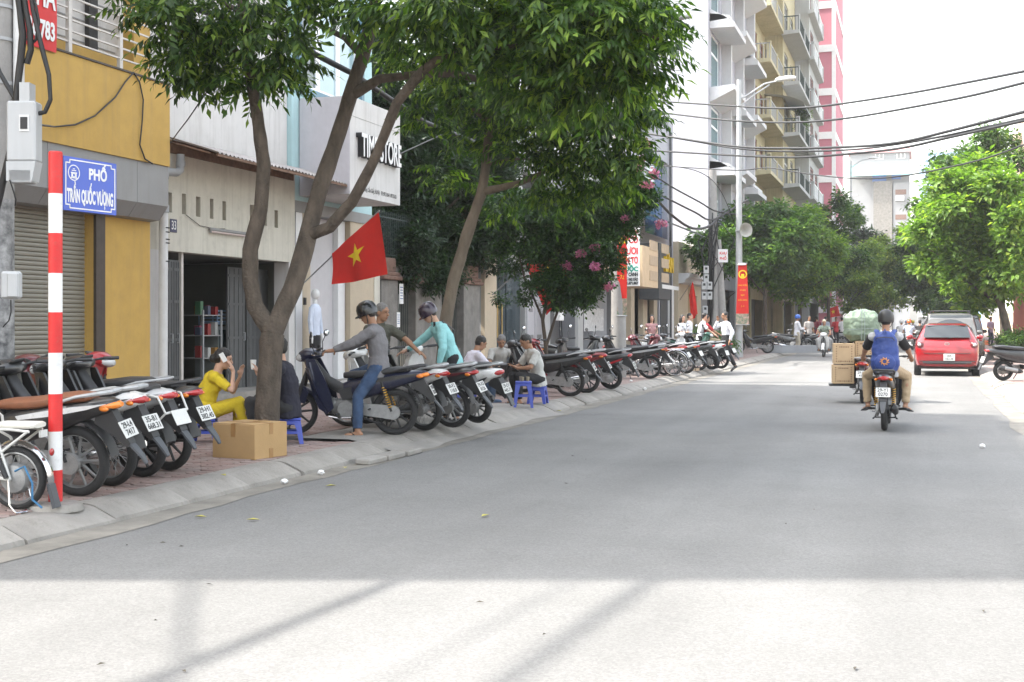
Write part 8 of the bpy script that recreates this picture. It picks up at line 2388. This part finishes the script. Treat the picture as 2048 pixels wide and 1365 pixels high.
# ================================================================== CARS AND ROAD TRAFFIC
m_cglass = glassmat('car_glass', (.025, .03, .032), .04)
m_carred = paint('car_red', (.27, .006, .011), rough=.22, coat=1.0)
m_silver = paint('car_silver', (.13, .13, .125), rough=.3, coat=.6)
m_taild = M('dark_red_lens', (.13, .006, .008), .1, coat=.8)
m_cblack = paint('car_black', (.02, .02, .022), rough=.2, coat=1.0)
m_cwhite = paint('car_white', (.68, .68, .68), rough=.3, coat=.6)
def car(label, loc, rot, paintm, prof, W=.85, plate_txt=None, rack=False, cat='car', badge=True, tailm=None, name='parked_car'):
 """prof: (y, zb, w, zbelt, wr, zr)"""
 t = thing(name, label, cat, loc, rot)
 rings = []
 for (y, zb, w, zbelt, wr, zr) in prof:
  h = [(0, zb), (w * .7, zb), (w * .93, zb + .04), (w * .985, zb + (zbelt - zb) * .3), (w, zb + (zbelt - zb) * .6), (w * .985, zbelt - .10), (w * .95, zbelt)]
  if zr - zbelt > .15: h += [(wr + (w * .95 - wr) * .55, zbelt + (zr - zbelt) * .45), (wr, zr - .05), (wr * .88, zr - .012), (wr * .5, zr), (0, zr + .006)]
  else: h += [(w * .9, zbelt + (zr - zbelt) * .4), (w * .75, zbelt + (zr - zbelt) * .8), (w * .6, zr), (w * .3, zr + .004), (0, zr + .006)]
  rings.append([(x, y, z) for x, z in h] + [(-x, y, z) for x, z in h[-2:0:-1]])
 b = MB(); b.loft(rings); obj('body', b, paintm, t, smooth=38)
 L = prof[-1][0]
 # glass: rear window, windscreen, sides
 rz = [p for p in prof if p[5] - p[3] > .15]
 r0 = [p for p in prof if p[5] - p[3] <= .15 and p[0] < 1.2][-1]; r1 = rz[1] if len(rz) > 1 else rz[0]
 y0, z0 = r0[0] + .045, r0[5] + .035; y1, z1 = r1[0] - .03, r1[5] - .03
 nrm_ = Vector((0, -(z1 - z0), (y1 - y0))).normalized() * .055
 def quad(mb, a, c, w0, w1, nr):
  n_ = 8
  vs, fs = [], []
  for i in range(n_ + 1):
   s = -1 + 2 * i / n_
   for (yy, zz, ww) in ((a[0], a[1], w0), (c[0], c[1], w1)):
    bow = .05 * (1 - s * s)
    vs.append((s * ww, yy + nr.y * 1.0 - bow * (1 if nr.y < 0 else -1), zz + nr.z))
  for i in range(n_): fs.append((2 * i, 2 * i + 2, 2 * i + 3, 2 * i + 1))
  mb.add(vs, fs)
 b = MB(); quad(b, (y0, z0), (y1, z1), r0[2] * .74, r1[4] * .92, nrm_); rg = obj('rear_window', b, m_cglass, t, smooth=60)
 b = MB(); b.tube([(.02, y0 - .06, z0 + .02), (.30, y0 - .035, z0 + .08)], .008, 6); obj('wiper', b, m_bplast, rg)
 f0 = [p for p in prof if p[5] - p[3] <= .15 and p[0] > 1.2][0]; f1 = rz[-1]
 if f1[0] < f0[0]:
  n2 = Vector((0, (f1[5] - f0[5]), (f0[0] - f1[0]))).normalized() * .02
  b = MB(); quad(b, (f0[0] - .06, f0[5] + .05), (f1[0] + .03, f1[5] - .03), f0[2] * .75, f1[4] * .92, n2); obj('windscreen', b, m_cglass, t, smooth=60)
 for s in (-1, 1):
  pts = []
  ym0, ym1 = rz[0][0] + .12, rz[-1][0] + .35
  wb_, zb_, zr_ = prof[len(prof) // 2][2], prof[len(prof) // 2][3], max(p[5] for p in prof)
  for k_, (ya_, yb2_) in enumerate(((ym0 + .1, (ym0 + ym1) / 2 - .04), ((ym0 + ym1) / 2 + .04, ym1))):
   b = MB()
   wr_ = rz[0][4]
   o_ = .018
   b.add([(s * (wb_ * .945 + o_), ya_, zb_ + .02), (s * (wb_ * .945 + o_), yb2_, zb_ + .02), (s * (wr_ + .03 + o_), yb2_ - (.3 if k_ else 0), zr_ - .10), (s * (wr_ + .03 + o_), ya_ + (0 if k_ else .18), zr_ - .10)], [(0, 1, 2, 3)])
   obj('side_window', b, m_cglass, t, smooth=0)
  b = MB(); b.sup([(0, 0, .05, .06), (.04, .0, .11, .085), (.22, .01, .10, .08), (.34, .02, .03, .03)], 14, 2.3); b.v = [(s * (W * .80 + x * .9 + max(0, y) * .28), .005 + y, (.86 if prof[1][3] > .8 else .7) + z * 1.15) for x, y, z in b.v]; tl_ = obj('tail_light', b, tailm or m_taild, t, smooth=60); b = MB(); b.ell((s * W * .84, .0, prof[1][3] + .02), (.05, .05, .05)); obj('lens', b, m_lensc, tl_)
  b = MB(); b.tube([(s * W * .95, f1[0] + .35, zb_ + .05), (s * (W + .08), f1[0] + .35, zb_ + .06)], .02, 6); b.ell((s * (W + .13), f1[0] + .36, zb_ + .10), (.10, .05, .07)); obj('mirror', b, paintm, t)
  b = MB(); b.ell((s * W * .72, L - .12, .66), (.15, .10, .08)); obj('headlight', b, m_lensc, t)
 for y_ in (.72, L - .82):
  for s in (-1, 1):
   wl = link('wheel', None, t, (s * (W - .09), y_, .30))
   b = MB(); rr0 = .30; b.lathe([(.20, -.09), (.28, -.095), (.30, -.07), (.30, .07), (.28, .095), (.20, .09)], 28, RX, True); obj('tyre', b, m_tyre, wl, smooth=40)
   b = MB(); b.lathe([(.20, -.05), (.20, .07), (.17, .08), (.06, .05), (.0, .06)], 20, Matrix.Rotation(s * PI / 2, 4, 'Y')); obj('rim', b, m_rim, wl)
 b = MB(); b.box((0, -.0, prof[0][1] + .02), (W * 1.5, .06, .07), None, .02); b.box((0, L / 2, .24), (W * 1.7, L - .5, .08)); obj('underbody', b, m_bplast, t, smooth=0)
 b = MB(); b.box((0, .03, .42), (W * 1.72, .10, .02)); obj('bumper_seam', b, m_bplast, t, smooth=0)
 b = MB(); b.box((.06, -.022, .53), (.30, .016, .19), None, .004); pl_ = obj('number_plate', b, m_plate, t, smooth=0)
 if plate_txt:
  for i, s_ in enumerate(plate_txt): text('plate_text', s_, .085, m_ptxt, pl_, (.06, -.033, .57 - .082 * i), (1, 0, 0), (0, 0, 1), .001, sx=.9)
 if badge:
  b = MB(); b.lathe([(.055, -.006), (.055, .006), (.04, .006), (.04, -.006)], 20, Matrix.Translation((0, .04, .90)) @ Matrix.Rotation(PI / 2, 4, 'X') @ Matrix.Diagonal((1.3, .8, 1, 1)), True); b.box((0, .04, .90), (.07, .012, .015)); obj('badge', b, m_chrome, t, smooth=0)
 if rack:
  b = MB(); zr_ = max(p[5] for p in prof)
  for s in (-1, 1): b.tube([(s * .6, .6, zr_ + .06), (s * .6, 2.6, zr_ + .06)], .025, 6)
  for y_ in (.7, 1.4, 2.1): b.tube([(-.6, y_, zr_ + .07), (.6, y_, zr_ + .07)], .02, 6)
  for y_ in (.7, 2.1):
   for s in (-1, 1): b.tube([(s * .6, y_, zr_ - .03), (s * .6, y_, zr_ + .06)], .02, 6)
  obj('roof_rack', b, m_bplast, t)
 return t
HATCH = [(0, .36, .72, .74, .5, .76), (.05, .28, .80, .86, .5, .90), (.16, .25, .84, .95, .5, 1.0), (.40, .24, .85, .97, .62, 1.27), (.62, .24, .855, .97, .60, 1.40), (1.2, .24, .86, .97, .61, 1.46), (2.0, .24, .86, .96, .60, 1.45), (2.55, .24, .86, .95, .60, 1.34), (3.0, .24, .855, .93, .6, 1.02), (3.6, .24, .83, .86, .5, .92), (3.95, .28, .74, .68, .5, .74), (4.08, .36, .60, .56, .4, .58)]
VAN = [(0, .36, .78, .80, .5, .84), (.05, .30, .84, 1.0, .5, 1.04), (.10, .28, .86, 1.05, .66, 1.10), (.24, .28, .87, 1.06, .68, 1.62), (.42, .28, .875, 1.06, .68, 1.74), (1.2, .28, .88, 1.06, .69, 1.80), (2.4, .28, .88, 1.06, .68, 1.78), (3.0, .28, .88, 1.04, .66, 1.62), (3.5, .28, .87, 1.0, .6, 1.12), (3.9, .30, .84, .9, .5, .96), (4.2, .36, .72, .66, .5, .70)]
rc = car('shiny red hatchback parked at the right kerb', (.80, 36.6, 0), 0, m_carred, HATCH, .86, ('30A', '563.38'))
b = MB()
for s in (-1, 1): b.tube([(s * .60, .13, 1.0), (s * .64, .06, .86), (s * .60, -.004, .64)], .007, 5)
b.tube([(-.60, -.004, .64), (.60, -.004, .64)], .007, 5)
obj('hatch_gap', b, m_bplast, rc)
b = MB()
for s in (-1, 1): b.box((s * .62, -.012, .36), (.2, .03, .05), None, .01)
obj('reflector', b, m_taild, rc, smooth=0)
b = MB(); b.sup([(.50, 1.44, .50, .02), (.62, 1.452, .54, .02), (.78, 1.462, .52, .012)], 12); obj('spoiler', b, m_carred, rc)
car('silver grey van with roof rack parked ahead of the red hatchback', (1.05, 42.6, 0), 0, m_silver, VAN, .88, rack=True, badge=False, cat='van', name='parked_van')
car('black car parked on the right kerb beside the silver van', (1.45, 47.4, 0), 0, m_cblack, VAN, .88, badge=False)
car('far white car driving away down the street', (.9, 92, 0), 0, m_cwhite, HATCH, .86, badge=False, name='car')
car('far dark car parked down the right side', (1.2, 78, 0), 0, m_cblack, VAN, .88, badge=False)

def rider(bike_label, label, x, y, rot, bcol, look, wheels='cast', lines=None, kind='u', sit=.30, z=0, pass_=None, grp=None, detail=.02, **k):
 f = underbone if kind == 'u' else scooter
 bk_ = f(bike_label, (x, y, z), rot, bcol, group=grp, lines=lines, stand=False, steer=0, **k)
 fw = Matrix.Rotation(rot, 3, 'Z') @ Vector((0, 1, 0))
 base_ = Vector((x, y, z)) + fw * sit
 kw = dict(hip=.83, lean=(0, .02), bend=(0, .20), head=(.08, 0, 0), hands={-1: (-.30, .54, 1.0), 1: (.30, .54, 1.0), ('dir', -1): (0, 1, -.1), ('dir', 1): (0, 1, -.1)}, elbow={-1: (-.9, -.3, -.6), 1: (.9, -.3, -.6)},
              feet={-1: (-.21, .36, .335), 1: (.21, .36, .335)}, knee={-1: (-.5, 1, .5), 1: (.5, 1, .5)}, voxel=detail, facedet=False, hand_open=.9)
 kw.update(look)
 p_, J_ = person(label, tuple(base_), rot, grp and grp.replace('motorbikes', 'riders'), **kw)
 return bk_, p_, J_
# ---- rider with the blue backpack
m_mhelm = M('matt_black_helmet', (.022, .021, .021), .45, var=.1)
bk_, r1, J = rider('black motorbike with big red tail lamp and plate 0270 ridden up the road', 'rider with grey T shirt, khaki trousers and black helmet on the road', -.42, 18.03, -.02, 'black',
 dict(shirt=cloth('pale_heather', (.40, .40, .41)), sleeve='short', pants=cloth('khaki_trousers', (.40, .30, .19)), shoes=m_bplast, sandal=True, helmet=m_mhelm, skin='tan', voxel=.0105, hip=.86, hands={-1: (-.34, .44, .98), 1: (.34, .44, .98), ('dir', -1): (0, 1, -.1), ('dir', 1): (0, 1, -.1)}, elbow={-1: (-1, -.4, -.5), 1: (1, -.4, -.5)}, feet={-1: (-.26, .30, .335), 1: (.26, .30, .335), ('dir', -1): (-.35, .8, -.2), ('dir', 1): (.35, .8, -.2)}, knee={-1: (-.52, 1, .5), 1: (.52, 1, .5)}, collar=False),
 lines=('29-Y1', '0270'), mirrors=False, rail='black', accent='grey', rimm=m_blkrim, shock=m_gold, sit=.34)
b = MB()
for s in (-1, 1):
 a0, a1, a2 = J['A'][s]; b.tube([a0.lerp(a1, .05), a0.lerp(a1, .45), a0.lerp(a1, .86)], [.075, .0675, .066], 12)
obj('dark_sleeve', b, m_bt, r1)
bpk = thing('backpack', 'blue backpack with orange emblem on the back of the road rider', 'backpack', tuple(world(r1, J['C'] + Vector((0, -.20, -.05)))), r1.rotation_euler.z)
m_bag = cloth('backpack_blue', (.022, .050, .21), rough=.6, var=.15)
b = MB(); b.ell((0, .01, 0), (.165, .10, .26)); b.ell((0, .0, -.12), (.175, .115, .17)); b.ell((0, .01, .14), (.145, .09, .14)); fuse('bag', b, m_bag, bpk, .012, 3, .022, .06)
b = MB(); b.ell((0, -.085, -.12), (.13, .055, .12)); fuse('pocket', b, m_bag, bpk, .012, 2, .012, .05)
b = MB(); b.tube([(-.02, -.07, .25), (0, -.05, .30), (.02, -.07, .25)], .01, 6); obj('loop', b, m_bag, bpk)
for s in (-1, 1):
 b = MB(); b.tube([(s * .07, -.02, .17), (s * .09, .03, .25), (s * .105, .12, .285), (s * .11, .20, .265)], .03, 8, flat=.35); obj('strap', b, m_bag, bpk)
b = MB(); b.tube([(-.11, -.06, .16), (-.09, -.10, .19), (0, -.115, .2), (.09, -.10, .19), (.11, -.06, .16)], .006, 6); obj('zip', b, m_bplast, bpk)
b = MB()
for k in range(9):
 a = 2 * PI * k / 9; b.capsule((.03 * math.cos(a), -.142, -.10 + .03 * math.sin(a)), (.055 * math.cos(a + .5), -.137, -.10 + .05 * math.sin(a + .5)), .009, .004, 6)
obj('emblem', b, M('emblem_orange', (.60, .26, .08), .6), bpk)
bpk.scale = (1.16, 1.1, 1.12)
# ---- delivery bike with boxes and a bundle
b2_, r2, J2 = rider('dark loaded delivery motorbike with red tail lamp behind the boxes', 'delivery rider half hidden behind the green bundle', -.95, 24.0, .0, 'maroon', dict(shirt=cloth('dark_jacket', (.05, .05, .055)), sleeve='long', pants=m_bt, shoes=m_bplast, helmet=m_mhelm, skin='tan'), lines=('29-L9', '417'), mirrors=False, sit=.48)
zb_ = 23.2
k = zb_ / FPX
for i, (px0, px1, py0, py1, zz, lb) in enumerate(((1671, 1712, 687, 729, 23.2, 'upper printed carton on the left side of the delivery motorbike'), (1669, 1711, 730, 768, 23.2, 'lower printed carton on the left side of the delivery motorbike'), (1714, 1748, 682, 716, 23.3, 'carton under the green bundle on the delivery motorbike'))):
 w_, h_ = (px1 - px0) * k, (py1 - py0) * k - .006
 c = dp((px0 + px1) / 2, (py0 + py1) / 2, zz)
 t = thing('carton', lb, 'carton', c + FV * .16, TH * .35, 'cartons on the delivery motorbike')
 b = MB(); b.box((0, 0, 0), (w_, .42, h_), None, .006); obj('box', b, M('carton_tan', (.46, .33, .20), .85, var=.06, scale=4), t, smooth=0)
 b = MB()
 for j in range(7):
  b.box((-w_ * .36, -.212, -h_ * .36 + h_ * .12 * j), (.018, .004, .018)); b.box((w_ * .36, -.212, -h_ * .36 + h_ * .12 * j), (.018, .004, .018))
 for j in range(6): b.box((-w_ * .25 + w_ * .1 * j, -.212, -h_ * .36), (.022, .004, .016 + .008 * (j % 2))); b.box((-w_ * .2 + w_ * .08 * j, -.212, h_ * .33), (.02, .004, .02))
 obj('print', b, M('carton_print', (.16, .09, .05), .8), t, smooth=0, kind='stuff')
 b = MB(); b.box((0, 0, h_ / 2 + .002), (.05, .425, .003)); obj('tape', b, m_tape, t, smooth=0)
t = thing('bundle', 'big pale green tarpaulin bundle tied on the delivery motorbike', 'bundle', dp(1730, 653, 23.25) + FV * .2, TH * .3)
b = MB(); b.box((0, 0, 0), (.66, .5, .56), None, .12); b.ell((0, 0, .05), (.36, .27, .27)); fuse('tarpaulin', b, M('green_tarp', (.17, .225, .165), .5, var=.10, scale=6, bump=.5, bscale=18), t, .014, 3, .05, .10)
b = MB()
for x_ in (-.02, .03): b.tube([(x_, -.262, -.28), (x_ + .005, -.285, 0), (x_, -.262, .27), (x_, 0, .315), (x_, .26, .27)], .006, 5)
b.tube([(-.34, -.1, -.05), (-.2, -.275, -.06), (.2, -.275, -.04), (.34, -.1, -.05)], .005, 5)
obj('rope', b, M('grey_rope', (.2, .24, .24), .8), t)
b = MB(); b.box((-.08, 0, 0), (.5, .5, .03)); b.tube([(-.1, -.25, .02), (-.1, -.25, .7)], .012, 6)
o = tag(obj('cargo_rack', b, m_frame, smooth=0, loc=dp(1700, 771, 23.2) + FV * .2, rot=TH * .3), 'dark steel cargo rack under the cartons of the delivery motorbike', 'rack')
# ---- oncoming motorbike with two people
b3, r3, J3 = rider('old motorbike with white leg shields coming towards the camera', 'oncoming rider in green patterned shirt and white cap', -3.83, 56.3, PI + .02, 'white', dict(shirt=cloth('green_print', (.20, .24, .19), var=.5, scale=40), sleeve='short', pants=cloth('grey_trousers', (.32, .32, .32)), hair='short', hairm=M('cream_cap', (.60, .55, .42), .8), skin='tan', facedet=True), sit=.36, detail=.017)
simple('passenger sitting behind the oncoming rider', 1645, 715, PI, cloth('grey_green', (.22, .24, .23)), cloth('grey_trousers', (.32, .32, .32)), zg=0, hip=.86, feet={-1: (-.24, .2, .35), 1: (.24, .2, .35)}, knee={-1: (-.6, 1, .4), 1: (.6, 1, .4)}, hands={-1: (-.2, .3, .95), 1: (.2, .3, .95)}, sleeve='short')
bpy.context.view_layer.update()
[o for o in SC.objects if o.get('label') == 'passenger sitting behind the oncoming rider'][0].location = (-3.83, 56.3 + .02, 0)
# ---- far traffic
HC_ = {k: M('helmet_' + k, c, .25, coat=.6) for k, c in dict(white=(.62, .62, .62), sky=(.10, .22, .40), orange=(.60, .10, .02), yellow=(.55, .45, .05)).items()}
for i, (px, py, bc, kd, hc, sc_, nm, lb) in enumerate(((1818, 708, 'silver', 's', 'orange', (.42, .46, .55), 'pale_blue', 'far rider in pale blue shirt and orange helmet'), (1840, 706, 'darkred', 'u', None, (.02, .02, .022), 'black_top', 'far bareheaded rider in black with red motorbike'), (1803, 698, 'white', 's', 'white', (.62, .62, .63), 'off_white', 'far rider in white on a white scooter'), (1826, 690, 'black', 'u', 'yellow', (.30, .30, .36), 'grey_blue', 'far rider with yellow helmet'), (1857, 690, 'maroon', 's', 'white', (.35, .30, .40), 'mauve', 'far rider in mauve with white helmet by the parked cars'), (1812, 681, 'black', 'u', 'sky', (.5, .5, .52), 'ash', 'farthest rider with sky blue helmet'))):
 q = gp(px, py, 0)
 rider(lb.replace('rider', "rider's motorbike") if True else '', lb, q.x, q.y, random.uniform(-.03, .03), bc, dict(shirt=cloth(nm, sc_), sleeve='short', pants=m_bt, shoes=m_bplast, helmet=HC_[hc] if hc else None, skin='tan'), kind=kd, mirrors=False, grp='motorbikes riding down the street', detail=.024)
# ---- oddments on the right pavement
for i, (px, py, c_, lb) in enumerate(((1958, 690, (.60, .18, .08), 'orange low plastic barrier on the right pavement'), (2040, 690, (.62, .60, .58), 'pale low block on the right pavement'))):
 q = gp(px, py, PZ)
 b = MB(); b.prism([(-.6, 0), (.6, 0), (.5, .28), (-.5, .28)], -.12, .12, lambda a, z, t: (a, t, z)); tag(obj('barrier', b, M('barrier_' + str(i), c_, .6), smooth=0, loc=q, rot=TH), lb, 'barrier')
# ------------------------------------------------------------------ humid air
hz_b = MB(); hz_b.bb(-420, 420, -70, 720, -1.1, 49)
m_haze = bpy.data.materials.new('haze'); m_haze.use_nodes = True
ht = m_haze.node_tree; ht.nodes.remove(ht.nodes['Principled BSDF'])
pv = ht.nodes.new('ShaderNodeVolumePrincipled'); pv.inputs['Color'].default_value = (.95, .97, 1, 1); pv.inputs['Density'].default_value = .00032
ht.links.new(pv.outputs[0], ht.nodes['Material Output'].inputs['Volume'])
obj('haze', hz_b, m_haze, smooth=0, kind='stuff')
SC.cycles.volume_bounces = 1
